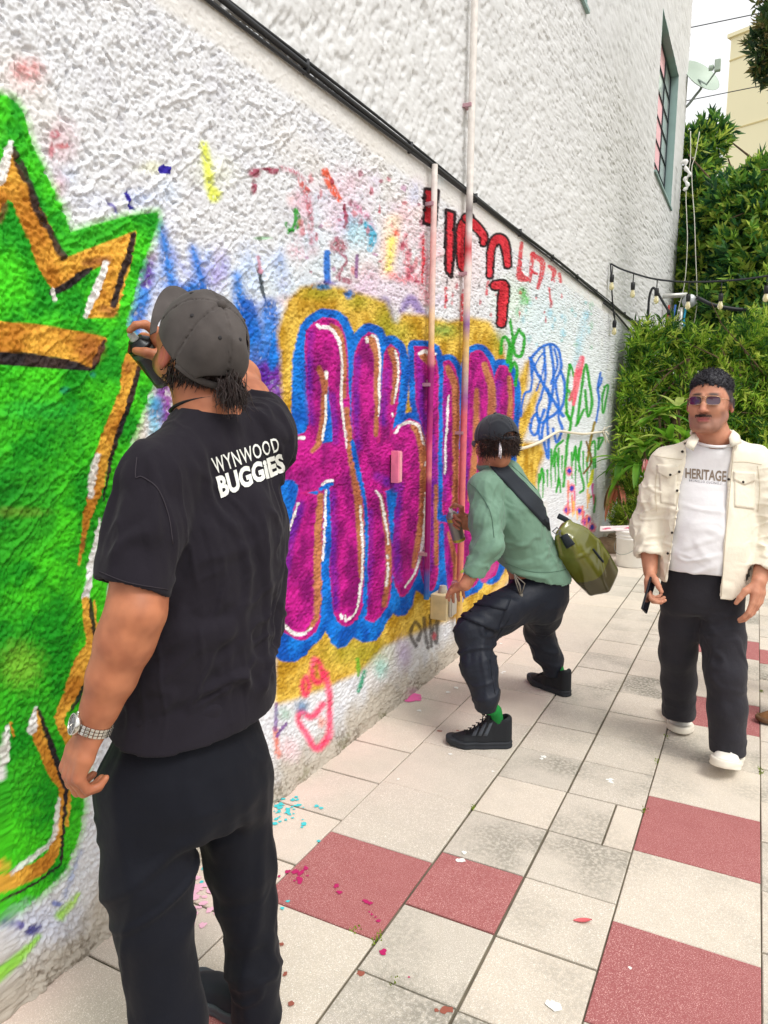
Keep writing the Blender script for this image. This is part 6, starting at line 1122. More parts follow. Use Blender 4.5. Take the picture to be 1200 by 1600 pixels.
    def trs(P):
        d = loft(P, pel, frame(unit(Fw*[1, 1, 0]), UP+.25*Fw), [(-.15, 0, 0, .15, .12), (-.05, 0, -.01, .172, .150), (.06, 0, -.01, .172, .145), (.12, 0, 0, .16, .13)], 2.2, .04)
        l1 = chain(P, [Lh, (Lh+Lk)/2+UP*.012, Lk, (Lk+La)/2, La+UP*.035], [.100, .092, .077, .067, .060], .04); l1 = smin(l1, cone(P, La+UP*.03, La-UP*.03, .052, .047), .014)
        l2 = chain(P, [Rh_, (Rh_+Rk)/2, Rk, (Rk+Ra)/2, Ra+UP*.04], [.100, .088, .075, .067, .060], .04); l2 = smin(l2, cone(P, Ra+UP*.03, Ra-UP*.03, .052, .047), .014)
        l1 = smax(l1, La[2]-.035-P[:, 2], .004); l2 = smax(l2, Ra[2]-.035-P[:, 2], .004); pk = ellip(P, (Lh*.42+Lk*.58)+l*.082+UP*.005, np.stack([unit(Lk-Lh), l, np.cross(unit(Lk-Lh), l)]), (.095, .045, .085)); d = smin(smin(d, l1, .04), l2, .04); return d
    pts = [La, Ra, pel, Lk, Rk, Lh, Rh_]; lo = np.min(pts, 0)-.20; hi = np.max(pts, 0)+.20; lo[2] = .03
    V, F = sculpt(trs, lo, hi, .0068); V = relax(V, F, 2, .5); N = normals(V, F); sh = unit(La-Lk)
    V = folds(V, N, [(np.cross(sh, HEAD), 3, 20, .016, 81, near(Lk-UP*.05, .12)), (unit(Lk-Lh), 2.5, 15, .013, 84, near((Lh+Lk)/2, .18)), (sh, 1.8, 16, .011, 87, near((Lk+La)/2, .14)), (np.cross(sh, HEAD), 3, 20, .010, 90, near(La+UP*.06, .08)), (RIGHT*.7+UP*.7, 3, 15, .010, 93, near(at(840, 960, 3.6), .16)), (RIGHT, 3, 18, .009, 96, near((Rk+Ra)/2, .13)), (UP, 7, 10, .003, 99, None)])
    to = skinmesh('trousers', V, F, m_t, root); t2 = bvh_of(to); m_ts = mat('navy_seam', (16, 20, 28), .7)
    patch('cargo_pocket', t2, ((741, 938), (792, 944), (776, 988), (716, 962)), m_t, to, .010, 12, 10); patch('pocket_flap', t2, ((739, 930), (797, 938), (790, 954), (732, 946)), m_t, to, .015, 12, 5); seam('pocket_edge', t2, [(738, 930), (716, 962), (728, 978), (752, 990), (776, 988)], m_ts, to, .0022); seam('side_seam', t2, [(800, 960), (770, 1010), (768, 1050), (774, 1085)], m_ts, to, .0014)
    b = MB(); p0 = at(803, 897, 3.30); b.tube([p0, at(812, 915, 3.28), at(814, 930, 3.275)], .0045, 6); b.tube([at(814, 928, 3.275), at(815, 934, 3.275)], .009, 8); b.tube([p0, at(806, 910, 3.285), at(812, 928, 3.275)], .003, 6); b.tube([p0, at(820, 912, 3.285), at(815, 928, 3.275)], .003, 6); b.build('drawcord', mat('cord_grey', (110, 104, 94), .6), to, True); b = MB(); b.tube([at(808, 962, 3.45), at(808, 977, 3.45)], .003, 5); b.build('drawcord', m_ts, to)
    # socks and boots
    m_sock = mat('green_sock', (20, 124, 52), .85, bump=[(900, .3, .001)]); m_b, m_bs = mat('black_boot', (24, 27, 32), .7, bump=[(420, .35, .001)]), mat('black_rubber', (34, 38, 44), .6)
    hL = onground(800, 1166); fL = onground(700, 1163)-hL; hR = onground(890, 1089); fR = onground(834, 1066)-hR
    for A_, H_, f_ in ((La, hL, fL), (Ra, hR, fR)):
        c = H_+unit(f_)*.060; b = MB(); b.tube([c+UP*.08, c+UP*.15+(A_-c-UP*.15)*.3, A_-UP*.01], [.026, .029, .042], 16); b.build('sock', m_sock, root, True)
    m_st = mat('boot_stripe', (70, 76, 84), .6)
    for H_, f_ in ((hL, fL), (hR, fR)):
        s_, Ms = shoe(root, H_, f_, .305, m_b, m_bs, .150, 1.05, sole_h=.034, lace=m_lace, open_r=.031); ts = bvh_of(s_); b = MB()
        if H_ is hL:
            for x0 in (740, 749, 758): patch('stripe', ts, ((x0+7, 1130), (x0+12, 1129), (x0+3, 1150), (x0-3, 1150)), m_st, s_, .0025, 3, 4)
    # cap, hair, bandana tails
    m_c = mat('black_cap', (30, 34, 42), .85, sheen=.2, bump=[(600, .15, .0006)]); make_cap(root, HC, MH, m_c, .0, .26); g = random.Random(12); b = MB(); rt, dr = [], []
    for k in range(1300):
        a = R(g.uniform(70, 290)); z = g.uniform(-.06, .03); r = 1.02-.15*max(0, -z/.08); rt.append(HC+MH.T@A3((.077*math.sin(a)*r, -.014+.098*math.cos(a)*r, z+.01))); dr.append(MH.T@A3((math.sin(a)*.6, math.cos(a)*.6, -.6)))
    strands(b, rt, dr, .038, .0020, 13, .3, .45, 6, 3); b.build('hair', mat('curly_brown_hair', (52, 36, 32), .5, spec=.45, var=(50, .3)), root, True)
    tl = HC+MH.T@A3((.052, -.088, -.01)); b = MB(); b.tube([tl+UP*.02, tl-UP*.02-FH*.01+l*.012, tl-UP*.06-FH*.012+l*.012], [.006, .012, .006], 7, flat=.4); b.tube([tl+UP*.02, tl-UP*.03-FH*.004+l*.016, tl-UP*.05+l*.018], [.005, .009, .004], 7, flat=.4); b.build('bandana', mat('bandana', (214, 212, 214), .8, var=(120, .6)), root, True)
    # strap and bag
    bagr = empty('shoulder_bag', tuple(at(915, 870, 3.46))); tag(bagr, 'glossy olive roll-top shoulder bag on the back of the bent man', 'bag'); m_sp = mat('black_webbing', (34, 40, 48), .75, bump=[(500, .3, .0008)])
    patch('strap', tr, ((762, 726), (786, 721), (884, 824), (866, 838)), m_sp, bagr, .008, 6, 26)
    top, bot = at(878, 826, 3.44), at(944, 912, 3.52); ax = unit(bot-top); wd = unit(at(925, 820, 3.56)-at(880, 850, 3.38)); wd = unit(wd-ax*(wd@ax)); th = np.cross(ax, wd); L = np.linalg.norm(bot-top); MBg = np.stack([wd, th, ax])
    T = [(-.01, 0, 0, .060, .030), (.04, 0, 0, .078, .058), (.10, 0, 0, .092, .080), (.20, 0, 0, .100, .088), (.28, 0, 0, .098, .086), (L, 0, 0, .086, .074)]
    def bag(P): return loft(P, top, MBg, T, 4.0, .022)
    V, F = sculpt(bag, np.minimum(top, bot)-.2, np.maximum(top, bot)+.2, .0055); V = relax(V, F, 1, .5); N = normals(V, F); V = folds(V, N, [(wd+.3*ax, 4, 13, .010, 101, lambda V: sstep(.22, .05, (V-top)@ax)), (ax, 4, 9, .004, 104, None)])
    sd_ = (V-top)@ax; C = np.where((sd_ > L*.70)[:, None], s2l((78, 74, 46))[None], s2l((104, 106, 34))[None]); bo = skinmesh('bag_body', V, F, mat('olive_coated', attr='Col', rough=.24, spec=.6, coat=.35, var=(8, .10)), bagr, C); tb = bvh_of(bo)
    patch('buckle_tab', tb, ((876, 838), (886, 834), (898, 850), (886, 857)), m_sp, bagr, .006, 4, 6); b = MB(); c = at(870, 830, 3.37); b.tube([c+RIGHT*.02, c+UP*.018, c-RIGHT*.02, c-UP*.018, c+RIGHT*.02], .0035, 6); b.tube([c+RIGHT*.01, at(876, 838, 3.37)], .005, 6); b.build('buckle', mat('buckle_metal', (120, 124, 128), .3, .8), bagr)
    b = MB(); b.tube(spline([at(872, 806, 3.44), at(884, 812, 3.45), at(896, 822, 3.47)], 4), .013, 8, flat=.35); b.build('top_strap', m_sp, bagr, True); b = MB(); b.tube(spline([at(914, 838, 3.54), at(926, 846, 3.56), at(936, 850, 3.57), at(932, 856, 3.56)], 4), .013, 8, flat=.4); b.build('side_strap', m_sp, bagr, True); seam('zip', tb, [(926, 858), (934, 868), (942, 878)], m_sp, bagr, .006, .001)
    can('spray_can', 'grey and olive spray can in the hand of the bent man', ctop, cax, .0325, float(np.linalg.norm(ctop-cbot))+.0, body=(150, 150, 144), band=(176, 180, 70))
man_bent()
# ---------------------------------------------------------------- the walking man in the cream overshirt
def man_walk():
    Fb = unit(-HEAD*math.cos(R(10))-RIGHT*math.sin(R(10))); M = frame(Fb, UP); hip, neck = at(1096, 915, 3.08), at(1113, 690, 3.06); LS, RS = at(1178, 727, 3.03), at(1043, 727, 3.10)
    root = empty('person', (float(hip[0]), float(hip[1]), 0)); tag(root, 'man in cream overshirt, white t-shirt, dark trousers and sunglasses walking towards the camera', 'person', 'people in the alley')
    HC = at(1109, 629, 3.03); FH = unit(-HEAD*math.cos(R(36))-RIGHT*math.sin(R(36))+UP*.02); MH = frame(FH, UP); RE, RW = at(1013, 822, 3.13), at(1016, 893, 3.06); LE, LW = at(1209, 832, 3.00), at(1186, 908, 2.90)
    rh = hand_parts(RW, unit(at(1012, 925, 3.02)-RW), unit(RIGHT*.8-HEAD*.3), unit(-HEAD*.9-RIGHT*.1), [(25, 42, 30), (36, 52, 36), (42, 56, 40), (46, 56, 40)], .5, 1.0)
    lh = hand_parts(LW, unit(at(1180, 948, 2.88)-LW), unit(-RIGHT*.55+HEAD*.8), unit(-RIGHT*.8-HEAD*.5), [(12, 22, 18), (14, 26, 20), (18, 28, 20), (22, 30, 22)], .25, 1.02)
    hl, hr, hd = hand_sdf(lh), hand_sdf(rh), head_sdf(HC, MH, 1.0, wx=1.07)
    arm = lambda S, E, W_: (lambda P: within(P, (S+W_)/2, .34, lambda q: chain(q, [S, E, E+(W_-E)*.35, W_], [.052, .045, .043, .029], .03))); al, ar = arm(LS, LE, LW), arm(RS, RE, RW)
    def body(P):
        d = hd(P); d = smin(d, chain(P, [HC-MH[2]*.06-FH*.015, neck+UP*.015, neck-UP*.06-Fb*.03], [.060, .064, .070], .03), .02); d = smin(d, chain(P, [LS-Fb*.02, neck-UP*.09-Fb*.04, RS-Fb*.02], [.05, .05, .05], .03), .03)
        d = smin(d, loft(P, hip, M, [(.02, 0, -.02, .12, .08), (.3, 0, -.03, .12, .07), (.47, 0, -.03, .10, .05)]), .03); return smin(smin(smin(smin(d, al(P), .03), ar(P), .03), hl(P), .01), hr(P), .01)
    pts = [LW, RW, hip, HC, LS, RS, RE, LE]; lo = np.min(pts, 0)-.22; hi = np.max(pts, 0)+.22; V, F = sculpt(body, lo, hi, .0042); V = relax(V, F, 1, .25)
    C = skin_cols(V, (200, 142, 114), (182, 122, 96), seed=7); q = (V-HC)@MH.T; x = np.abs(q[:, 0]); near = np.linalg.norm(q, axis=1) < .16
    def tint(m, c, a): nonlocal C; m = (np.clip(m, 0, 1)*a*near)[:, None]; C = C*(1-m)+s2l(c)*m
    tint(sstep(.02, .06, q[:, 1])*sstep(-.045, -.075, q[:, 2])*sstep(-.14, -.10, q[:, 2]), (128, 98, 88), .6); tint(sstep(.054, .066, x)*sstep(-.02, -.05, q[:, 2])*sstep(-.10, -.06, q[:, 2])*(q[:, 1] > .0), (126, 96, 88), .6)
    tint(np.exp(-(x/.023)**4)*np.exp(-((q[:, 2]+.070)/.0105)**4)*(q[:, 1] > .07), (190, 102, 104), .9); tint(np.exp(-(x/.021)**4)*np.exp(-((q[:, 2]+.0700)/.0018)**2)*(q[:, 1] > .07), (120, 60, 60), .8)
    bz = .0300-.06*np.maximum(0, x-.03); tint(np.exp(-((x-.031)/.021)**4)*np.exp(-((q[:, 2]-bz)/.0065)**2)*(q[:, 1] > .04), (24, 18, 18), 1.0); tint(sstep(.072, .082, x)*(q[:, 1] < .04), (206, 120, 106), .5); tint(np.exp(-((x-.010)/.006)**2)*np.exp(-((q[:, 2]+.046)/.003)**2)*(q[:, 1] > .08), (110, 60, 56), .8); tint(np.exp(-(x/.016)**2)*np.exp(-((q[:, 2]+.034)/.012)**2)*(q[:, 1] > .09), (216, 140, 120), .4)
    hl_ = np.interp(q[:, 1], [-.12, -.03, .0, .02, .045, .065, .075, .10], [-.060, -.050, -.025, .006, .040, .058, .064, .066])+gv3(V*160, 8)*.005
    tint(sstep(-.004, .016, q[:, 2]-hl_), (34, 32, 40), .97); tint(np.exp(-((q[:, 1]-.012)/.010)**2)*sstep(-.05, -.02, q[:, 2])*sstep(.03, .01, q[:, 2])*sstep(.055, .065, x), (60, 48, 48), .6)
    skinmesh('body', V, F, m_skin, root, C)
    # hair: short curls with a clean edge, brows, moustache
    m_h = mat('black_hair', (28, 27, 36), .55, spec=.45, var=(70, .3)); g = random.Random(2)
    def hair(P):
        q = (P-HC)@MH.T; d = ellip(q, (0, -.016, .036), None, (.085, .104, .100)); top = q[:, 2] > .03
        line = np.where(q[:, 1] > .02, .066+.10*np.maximum(0, .0)-.30*np.maximum(0, np.abs(q[:, 0])-.052), np.where(q[:, 1] > -.02, .004, -.045)); line = np.interp(q[:, 1], [-.12, -.03, .0, .03, .055, .075, .10], [-.02, .0, .03, .045, .062, .070, .072])
        n = gv3(P*120, 4)*.0042+gv3(P*260, 6)*.0024; thin = np.interp(q[:, 2], [-.05, .02, .05, .09], [.012, .010, .004, -.003]); return smax(d+n+thin, line-q[:, 2]+n*2.4+gv3(P*50, 9)*.010, .012)
    V, F = sculpt(hair, HC-.14, HC+.16, .0036); ho = skinmesh('hair', V, F, m_h, root); b = MB(); rt, dr = [], []
    N = normals(V, F)
    for k in range(3600):
        i = g.randrange(len(V)); qz = ((V[i]-HC)@MH.T)
        if qz[2] > .04: rt.append(V[i]-N[i]*.002); dr.append(N[i]+.4*FH*g.random())
    strands(b, rt, dr, .015, .0014, 3, .2, .75, 4, 3); b.build('curls', m_h, ho, True)
    b = MB(); rt, dr = [], []
    for k in range(170):
        xx = g.uniform(-.030, .030); rt.append(HC+MH.T@A3((xx, .1055-.26*abs(xx)-.9*xx*xx, -.052-.10*abs(xx)+g.uniform(-.003, .003)))); dr.append(MH.T@A3((xx*14, .35, -.9)))
    strands(b, rt, dr, .0085, .0009, 4, .1, .1, 2, 3); b.build('moustache', mat('moustache_hair', (50, 38, 36), .6), root)
    # sunglasses
    m_fr, m_ln = mat('gold_frame', (190, 160, 130), .25, .9), mat('violet_lens', (74, 34, 62), .08, .0, .8, coat=.8); sg = MB(); ctr = lambda x, z, y=.106: HC+MH.T@A3((x, y-.45*max(0, abs(x)-.03), z))
    def rim(sx): return [ctr(sx*(.034+.0255*math.copysign(abs(math.cos(a))**.62, math.cos(a))), .004+.0175*math.copysign(abs(math.sin(a))**.62, math.sin(a))) for a in np.linspace(0, 2*math.pi, 29)]
    for sx in (-1, 1): sg.tube(rim(sx), .0011, 5, caps=False)
    sg.tube([ctr(-.009, .012), ctr(0, .015), ctr(.009, .012)], .0011, 5); sg.tube([ctr(-.012, .0205), ctr(.012, .0205)], .0011, 5)
    for sx in (-1, 1): sg.tube([ctr(sx*.0595, .012), HC+MH.T@A3((sx*.074, .075, .010)), HC+MH.T@A3((sx*.082, -.005, .006))], .0013, 5)
    so_ = sg.build('sunglasses', m_fr, root, True)
    for sx in (-1, 1): b = MB(); r = rim(sx)[:-1]; c = np.mean(r, 0)+MH[1]*.002; b.add([c]+list(r), [(0, 1+k, 1+(k+1) % len(r)) for k in range(len(r))]); b.build('lens', m_ln, so_, True)
    # white t-shirt
    m_w = mat('white_cotton', (232, 231, 234), .85, sheen=.1, bump=[(600, .1, .0005), (34, .3, .006)]); e = at(1085, 900, 2.93)
    T1 = [(-.04, 0, .012, .155, .130), (.05, 0, .016, .160, .138), (.16, 0, .022, .168, .145), (.28, 0, .018, .172, .135), (.40, 0, .006, .178, .120), (.50, 0, 0, .16, .10), (.57, 0, 0, .12, .08)]
    def tee(P):
        d = loft(P, hip, M, T1, 2.2, .03); d = smin(d, chain(P, [LS-UP*.01, neck-UP*.045, RS-UP*.01], [.058, .075, .058], .05), .05); d = smax(d, e[2]-P[:, 2]+.10*((P-hip)@RIGHT)*0, .004); return smax(d, -cone(P, neck-UP*.025+Fb*.02, neck+UP*.1+Fb*.02, .062, .078), .006)
    pts = [hip, neck, LS, RS]; lo = np.min(pts, 0)-.2; hi = np.max(pts, 0)+.2; V, F = sculpt(tee, lo, hi, .0055); V = relax(V, F, 2, .5); N = normals(V, F); nr = lambda c, r: (lambda V: np.exp(-((V-c)**2).sum(1)/r**2))
    V = folds(V, N, [(RIGHT+UP*.25, 3, 15, .006, 111, nr(at(1085, 880, 2.95), .15)), (RIGHT-UP*.4, 3, 13, .005, 114, nr(at(1110, 830, 2.93), .16)), (UP, 4, 10, .003, 117, None)])
    tee_o = skinmesh('t_shirt', V, F, m_w, root); tt = bvh_of(tee_o); lettering('lettering', tt, 'HERITAGE', ((1071, 731), (1135, 736), (1134, 753), (1071, 747)), mat('taupe_print', (134, 118, 104), .8), tee_o, .002, .022); lettering('lettering', tt, 'BRUNELLO CUCINELLI', ((1077, 749), (1128, 754), (1128, 757.5), (1077, 752.5)), mat('small_print', (70, 70, 84), .8), tee_o, .002, .0, spacing=1.3)
    b = MB(); b.tube([neck+Fb*.018+M[0]*.073*math.cos(a)+Fb*.072*math.sin(a)+UP*(.004-.022*math.sin(a)) for a in np.linspace(0, 2*math.pi, 33)], .0065, 8, caps=False); b.build('collar', m_w, tee_o, True)
    # overshirt: a shell open down the front
    m_o = mat('cream_denim', (234, 226, 208), .85, sheen=.1, var=(7, .05), bump=[(480, .2, .0007), (42, .4, .006)]); T2 = [(-.14, 0, 0, .196, .160), (0, 0, .004, .194, .162), (.1, 0, .012, .192, .162), (.2, 0, .014, .194, .160), (.3, 0, .008, .200, .150), (.42, 0, 0, .204, .135), (.50, 0, 0, .185, .112), (.57, 0, 0, .13, .085)]; t2i = [(u-(.05 if k == 0 else 0), a, b, c-.010, d-.010) for k, (u, a, b, c, d) in enumerate(T2)]
    RC, LC = at(1014, 868, 3.075), at(1190, 893, 2.925); dr_, dl_ = unit(RC-RE), unit(LC-LE)
    el = [at(1087, 690, 2.95), at(1075, 760, 2.93), at(1061, 850, 2.93), at(1048, 930, 2.96)]; er = [at(1149, 690, 2.95), at(1144, 760, 2.92), at(1131, 850, 2.91), at(1122, 935, 2.93)]
    h1, h2, h3 = at(1043, 922, 3.0), at(1120, 933, 2.95), at(1172, 922, 2.98)
    def over(P):
        d = loft(P, hip, M, T2, 2.25, .03); d = smin(d, chain(P, [LS, neck-UP*.04, RS], [.072, .083, .072], .05), .06)
        sl = chain(P, [LS, LS+(LE-LS)*.5, LE, LC], [.078, .074, .070, .056], .04); sr = chain(P, [RS, RS+(RE-RS)*.5, RE, RC], [.078, .074, .068, .054], .04); cl_ = smax(cone(P, LC-dl_*.062, LC+dl_*.02, .062, .060), (P-LC)@dl_, .004); cr_ = smax(cone(P, RC-dr_*.062, RC+dr_*.02, .061, .059), (P-RC)@dr_, .004); cl_ = smax(cl_, -((P-LC)@dl_+.060), .006); cr_ = smax(cr_, -((P-RC)@dr_+.060), .006)
        sl = smin(smax(sl, (P-LC)@dl_+.02, .003), cl_, .004); sr = smin(smax(sr, (P-RC)@dr_+.02, .003), cr_, .004)
        d = smin(d, sl, .02); d = smin(d, sr, .02); q = (P-hip)@M.T; zz = P[:, 2]
        cut = np.interp(zz, [h1[2]], [0]) if False else 0; s_ = (P-CAM); lat = (P-hip)@RIGHT
        zl = np.interp(lat, [-.20, -.06, -.05, .06, .19], [h1[2]+.035, h1[2]-.005, h2[2], h2[2]-.005, h3[2]+.02]); d = smax(d, zl-zz, .004)
        inn = loft(P, hip, M, t2i, 2.25, .02); inn = smin(inn, chain(P, [LS, neck-UP*.04, RS], [.060, .072, .060], .05), .06); d = smax(d, -smax(inn, -(zz-(hip[2]-.3)), .01), .003)
        xl = np.interp(zz, [p[2] for p in el[::-1]], [(p-hip)@RIGHT for p in el[::-1]]); xr = np.interp(zz, [p[2] for p in er[::-1]], [(p-hip)@RIGHT for p in er[::-1]])
        gap = smax(smax(xl-lat, lat-xr, .003), .02-(P-hip)@Fb, .01); d = smax(d, -gap, .003)
        i1 = smax(cone(P, LC-dl_*.06, LC+dl_*.05, .046, .048), -((P-LC)@dl_+.055), .005); i2 = smax(cone(P, RC-dr_*.06, RC+dr_*.05, .046, .047), -((P-RC)@dr_+.055), .005); ng = cone(P, neck-UP*.03+Fb*.03, neck+UP*.12+Fb*.02, .076, .086); return smax(smax(smax(d, -i1, .003), -i2, .003), -ng, .004)
    pts = [LC, RC, hip, neck, LS, RS, RE, LE]; lo = np.min(pts, 0)-.22; hi = np.max(pts, 0)+.22; V, F = sculpt(over, lo, hi, .0048); V = relax(V, F, 1, .5); N = normals(V, F)
    V = folds(V, N, [(RIGHT+UP*.15, 3, 22, .010, 121, nr((RE+RC)/2+UP*.03, .10)), (RIGHT-UP*.3, 3, 18, .010, 124, nr((RS+RE)/2, .12)), (RIGHT+UP*.4, 3, 20, .010, 127, nr((LS+LE)/2, .12)), (RIGHT-UP*.2, 3, 22, .010, 130, nr((LE+LC)/2, .10)), (UP*.9+RIGHT*.3, 2, 11, .009, 133, nr(at(1060, 850, 3), .12)), (UP*.8-RIGHT*.4, 2, 11, .009, 136, nr(at(1150, 860, 3), .13)), (RIGHT+UP*.2, 3, 28, .005, 138, lambda V: sstep(.10, .2, np.abs((V-hip)@RIGHT))), (UP+RIGHT*.2, 3, 15, .004, 139, None)])
    oo = skinmesh('overshirt', V, F, m_o, root); to_ = bvh_of(oo); m_os = mat('cream_seam', (200, 186, 158), .9); m_bt = mat('dark_snap', (52, 46, 42), .35, .6)
    fl = lambda u, v: (u, v*(1.0 if abs(u-.5) > .5 else (.62+.38*(1-abs(u-.5)*2))))
    patch('pocket_flap', to_, ((1027, 726), (1060, 727), (1060, 748), (1028, 746)), m_o, oo, .006, 10, 5, fn=fl); patch('pocket_flap', to_, ((1146, 736), (1181, 738), (1181, 758), (1145, 758)), m_o, oo, .006, 10, 5, fn=fl)
    patch('pocket', to_, ((1030, 738), (1058, 739), (1056, 790), (1032, 786)), m_o, oo, .003, 8, 10); patch('pocket', to_, ((1147, 748), (1179, 750), (1178, 796), (1147, 792)), m_o, oo, .003, 8, 10)
    for L_ in ([(1020, 712), (1045, 716), (1066, 718)], [(1140, 722), (1165, 722), (1190, 726)], [(1076, 712), (1061, 770), (1049, 850), (1037, 915)], [(1146, 705), (1140, 770), (1133, 850), (1127, 932)], [(1028, 725), (1024, 760), (1026, 800)], [(1184, 728), (1187, 765), (1184, 800)]): seam('stitch_line', to_, L_, m_os, oo, .0008)
    bl = [(1066, 706), (1061, 737), (1058, 767), (1050, 832), (1044, 864), (1047, 742), (1138, 717), (1139, 749), (1160, 753), (1128, 815), (1127, 847), (1125, 882)]
    T = drape(to_, bl, .003)
    for p, (bx, by) in zip(T, bl): b = MB(); b.lathe([(0, .003), (.0045, .0024), (.0056, 0), (.0056, -.002)], p+(UP*0-HEAD*.003), -HEAD, 12); b.build('snap', m_bt, oo, True)
    # collar wings
    for P_, nm in (([(1086, 670), (1094, 683), (1083, 706), (1067, 697), (1073, 682)], 0), ([(1144, 666), (1136, 681), (1140, 700), (1161, 692), (1156, 676)], 1)):
        pm_ = np.mean(P_, 0); pts3 = [at(pm_[0]+(x-pm_[0])*.8, pm_[1]+(y-pm_[1])*.8+2, d) for (x, y), d in zip(P_, (3.02, 2.975, 2.94, 2.955, 3.0))]; c = np.mean(pts3, 0); b = MB(); n = len(pts3); top = [p-HEAD*.006 for p in pts3]; b.add([c-HEAD*.014]+top+pts3+[c], [(0, 1+k, 1+(k+1) % n) for k in range(n)]+[(2*n+1, n+1+(k+1) % n, n+1+k) for k in range(n)]+[(1+k, n+1+k, n+1+(k+1) % n, 1+(k+1) % n) for k in range(n)]); b.build('collar', m_o, oo, True)
    b = MB(); b.tube([neck+M[0]*.083*math.cos(a)+Fb*.080*math.sin(a)+UP*(.030-.02*math.sin(a)) for a in np.linspace(R(185), R(355), 22)], [.006]+[.013]*20+[.006], 8, flat=.5); b.build('collar', m_o, oo, True)
    # trousers, shoes
    m_t = mat('charcoal_trouser', (33, 32, 40), .8, sheen=.08, var=(8, .12), bump=[(500, .2, .0008), (36, .35, .007)]); Rh_, Rk, Ra = at(1068, 935, 3.10), at(1059, 1020, 3.18), at(1062, 1105, 3.30); Lh, Lk, La = at(1124, 938, 3.05), at(1133, 1050, 2.97), at(1139, 1160, 2.955); pel = at(1096, 920, 3.08)
    def trs(P):
        d = loft(P, pel, M, [(-.10, 0, 0, .150, .115), (-.02, 0, 0, .168, .128), (.06, 0, .005, .165, .128), (.14, 0, .01, .152, .120)], 2.2, .03); l1 = chain(P, [Rh_, (Rh_+Rk)/2, Rk, (Rk+Ra)/2, Ra-UP*.06], [.092, .086, .080, .076, .074], .03); l2 = chain(P, [Lh, (Lh+Lk)/2, Lk, (Lk+La)/2, La-UP*.06], [.096, .090, .080, .074, .072], .03)
        l1 = smax(l1, Ra[2]-.045-P[:, 2], .004); l2 = smax(l2, La[2]-.045-P[:, 2], .004); d = smin(smin(d, l1, .03), l2, .03); i1 = smax(cone(P, Ra-UP*.1, Ra+UP*.03, .064, .062), P[:, 2]-Ra[2], .01); i2 = smax(cone(P, La-UP*.1, La+UP*.03, .062, .06), P[:, 2]-La[2], .01); return smax(smax(d, -i1, .003), -i2, .003)
    pts = [Ra, La, pel, Rk, Lk]; lo = np.min(pts, 0)-.2; hi = np.max(pts, 0)+.2; lo[2] = 0; V, F = sculpt(trs, lo, hi, .0062); V = relax(V, F, 2, .5); N = normals(V, F)
    V = folds(V, N, [(RIGHT+UP*.1, 3, 26, .007, 141, nr(at(1128, 975, 2.97), .10)), (RIGHT-UP*.5, 2.5, 16, .008, 144, nr(at(1136, 1040, 2.93), .14)), (UP, 1.2, 12, .006, 147, nr(at(1140, 1110, 2.9), .14)), (RIGHT+UP*.3, 3, 22, .008, 150, nr(Ra+UP*.02, .09)), (UP, 1.5, 12, .005, 153, nr(Rk, .16)), (RIGHT, 4, 20, .006, 156, nr(La+UP*.02, .09))])
    skinmesh('trousers', V, F, m_t, root); m_s, m_so = mat('white_leather', (236, 232, 222), .5, bump=[(300, .15, .001)]), mat('white_sole', (226, 220, 206), .6); m_wl = mat('white_lace', (240, 238, 232), .8)
    g1 = onground(1050, 1113); shoe(root, g1, onground(1071, 1158)-g1, .295, m_s, m_so, .095, 1.16, sole_h=.036, lace=m_wl); g2 = onground(1150, 1183); g2[2] = .004; shoe(root, g2, onground(1128, 1216)-g2, .295, m_s, m_so, .095, 1.16, pitch=.16, sole_h=.036, lace=m_wl)
    # phone
    pc = at(1013, 930, 2.985); ph = empty('mobile_phone', tuple(pc)); tag(ph, 'dark mobile phone held low in the hand of the walking man', 'phone'); u = unit(at(1017, 915, 3.0)-at(1009, 944, 2.97)); n_ = unit(-HEAD*.6+RIGHT*.75); n_ = unit(n_-u*(n_@u)); Mp = np.stack([np.cross(u, n_), n_, u], 1)
    b = MB(); b.box(pc, (.070, .008, .145), Mp, .003); b.build('case', mat('phone_case', (24, 26, 34), .35), ph); b = MB(); b.box(pc+n_*.0044, (.064, .0012, .138), Mp); b.build('screen', mat('phone_screen', (14, 16, 26), .06, .0, .8, coat=1.0), ph)
man_walk()

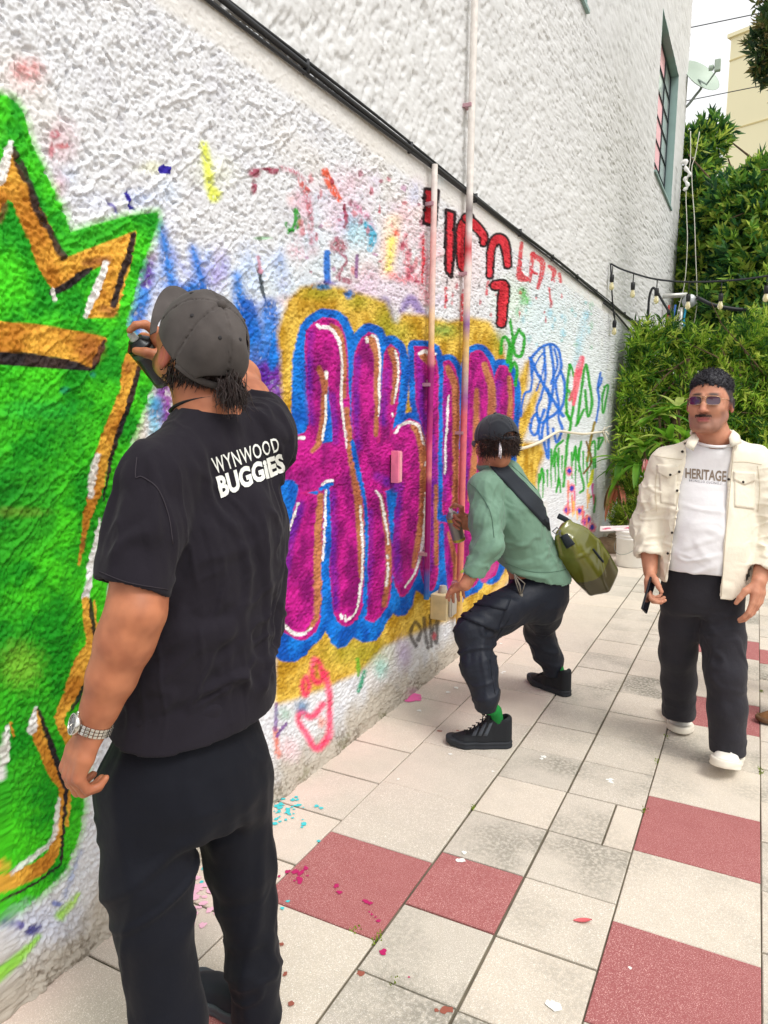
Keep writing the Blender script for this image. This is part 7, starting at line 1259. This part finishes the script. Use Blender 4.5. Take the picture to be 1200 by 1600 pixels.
# ---------------------------------------------------------------- somebody just outside the frame: only the tip of a loafer shows
def passer_by():
    f = -RIGHT; M = frame(f, UP); h0 = onground(1272, 1130); h1 = onground(1296, 1098); root = empty('person', (float(h0[0]), float(h0[1]), 0)); tag(root, 'passer-by of whom only the tip of a brown loafer shows', 'person', 'people in the alley')
    m_l, m_ls = mat('brown_suede', (120, 84, 50), .85, bump=[(300, .3, .001)]), mat('tan_sole', (96, 70, 46), .7); c = (h0+h1)/2+f*.08
    for h in (h0, h1): shoe(root, h, f, .29, m_l, m_ls, .075, 1.0, sole_h=.024, tongue=False)
    m_t, m_s = mat('tan_chino', (150, 130, 104), .85, bump=[(300, .15, .001)]), mat('navy_polo', (40, 48, 70), .85, bump=[(300, .15, .001)])
    A_ = [h0+f*.05+UP*.08, h1+f*.05+UP*.08]; K = [A_[0]+UP*.42+f*.02, A_[1]+UP*.42+f*.02]; H = [c+UP*.9-M[0]*-.08*1, c+UP*.9-M[0]*.08]; H = H if np.linalg.norm(H[0]-h0) < np.linalg.norm(H[1]-h0) else H[::-1]
    def trs(P):
        d = loft(P, c+UP*.92, M, [(-.1, 0, 0, .15, .115), (0, 0, 0, .165, .125), (.12, 0, 0, .15, .11)], 2.2, .03)
        for k in (0, 1): d = smin(d, smax(chain(P, [H[k], K[k], A_[k]-UP*.05], [.09, .074, .064], .03), .05-P[:, 2], .004), .03)
        return d
    V, F = sculpt(trs, c-.4-UP*c[2], c+.4+UP*1.1, .009); V = relax(V, F, 2); skinmesh('trousers', V, F, m_t, root); S = [c+UP*1.42+M[0]*.17, c+UP*1.42-M[0]*.17]; nk = c+UP*1.50; HC = c+UP*1.63+f*.02; E = [S[0]-UP*.29-f*.02, S[1]-UP*.29-f*.02]; W = [E[0]-UP*.24+f*.05, E[1]-UP*.24+f*.05]
    def shirt(P):
        d = loft(P, c+UP*.92, M, [(-.04, 0, 0, .185, .14), (.2, 0, 0, .18, .135), (.42, 0, 0, .19, .125), (.54, 0, 0, .14, .09)], 2.2, .03); d = smin(d, chain(P, [S[0], nk-UP*.05, S[1]], [.065, .07, .065], .04), .05)
        for k in (0, 1): d = smin(d, smax(chain(P, [S[k], E[k]], [.072, .066], .02), -(P[:, 2]-E[k][2]-.06), .004), .02)
        return d
    V, F = sculpt(shirt, c-.45+UP*.8, c+.45+UP*1.6, .008); V = relax(V, F, 2); skinmesh('shirt', V, F, m_s, root)
    hp = [hand_sdf(hand_parts(W[k], -UP, M[0]*(-1 if k == 0 else 1), f, [(20, 30, 20)]*4, .4)) for k in (0, 1)]; hd = head_sdf(HC, M, .96)
    def body(P):
        d = hd(P); d = smin(d, chain(P, [HC-UP*.06, nk-UP*.05], [.056, .075], .03), .02); d = smin(d, chain(P, [S[0], nk-UP*.06, S[1]], [.045, .06, .045], .03), .04); d = smin(d, cone(P, nk-UP*.08, c+UP*.95, .09, .09), .04)
        for k in (0, 1): d = smin(d, chain(P, [S[k], E[k], W[k]], [.046, .042, .028], .03), .03); d = smin(d, hp[k](P), .01)
        return d
    V, F = sculpt(body, c-.42+UP*.55, c+.42+UP*1.9, .006); V = relax(V, F, 1, .3); skinmesh('body', V, F, m_skin, root, skin_cols(V, (206, 150, 120), (190, 130, 104)))
    def hair(P): q = (P-HC)@M.T; return smax(ellip(q, (0, -.016, .036), None, (.084, .108, .104))+gv3(P*120, 3)*.004, np.interp(q[:, 1], [-.12, 0, .06, .1], [-.05, 0, .06, .07])-q[:, 2], .006)
    V, F = sculpt(hair, HC-.15, HC+.17, .006); skinmesh('hair', V, F, mat('brown_hair', (50, 38, 32), .6), root)
passer_by()
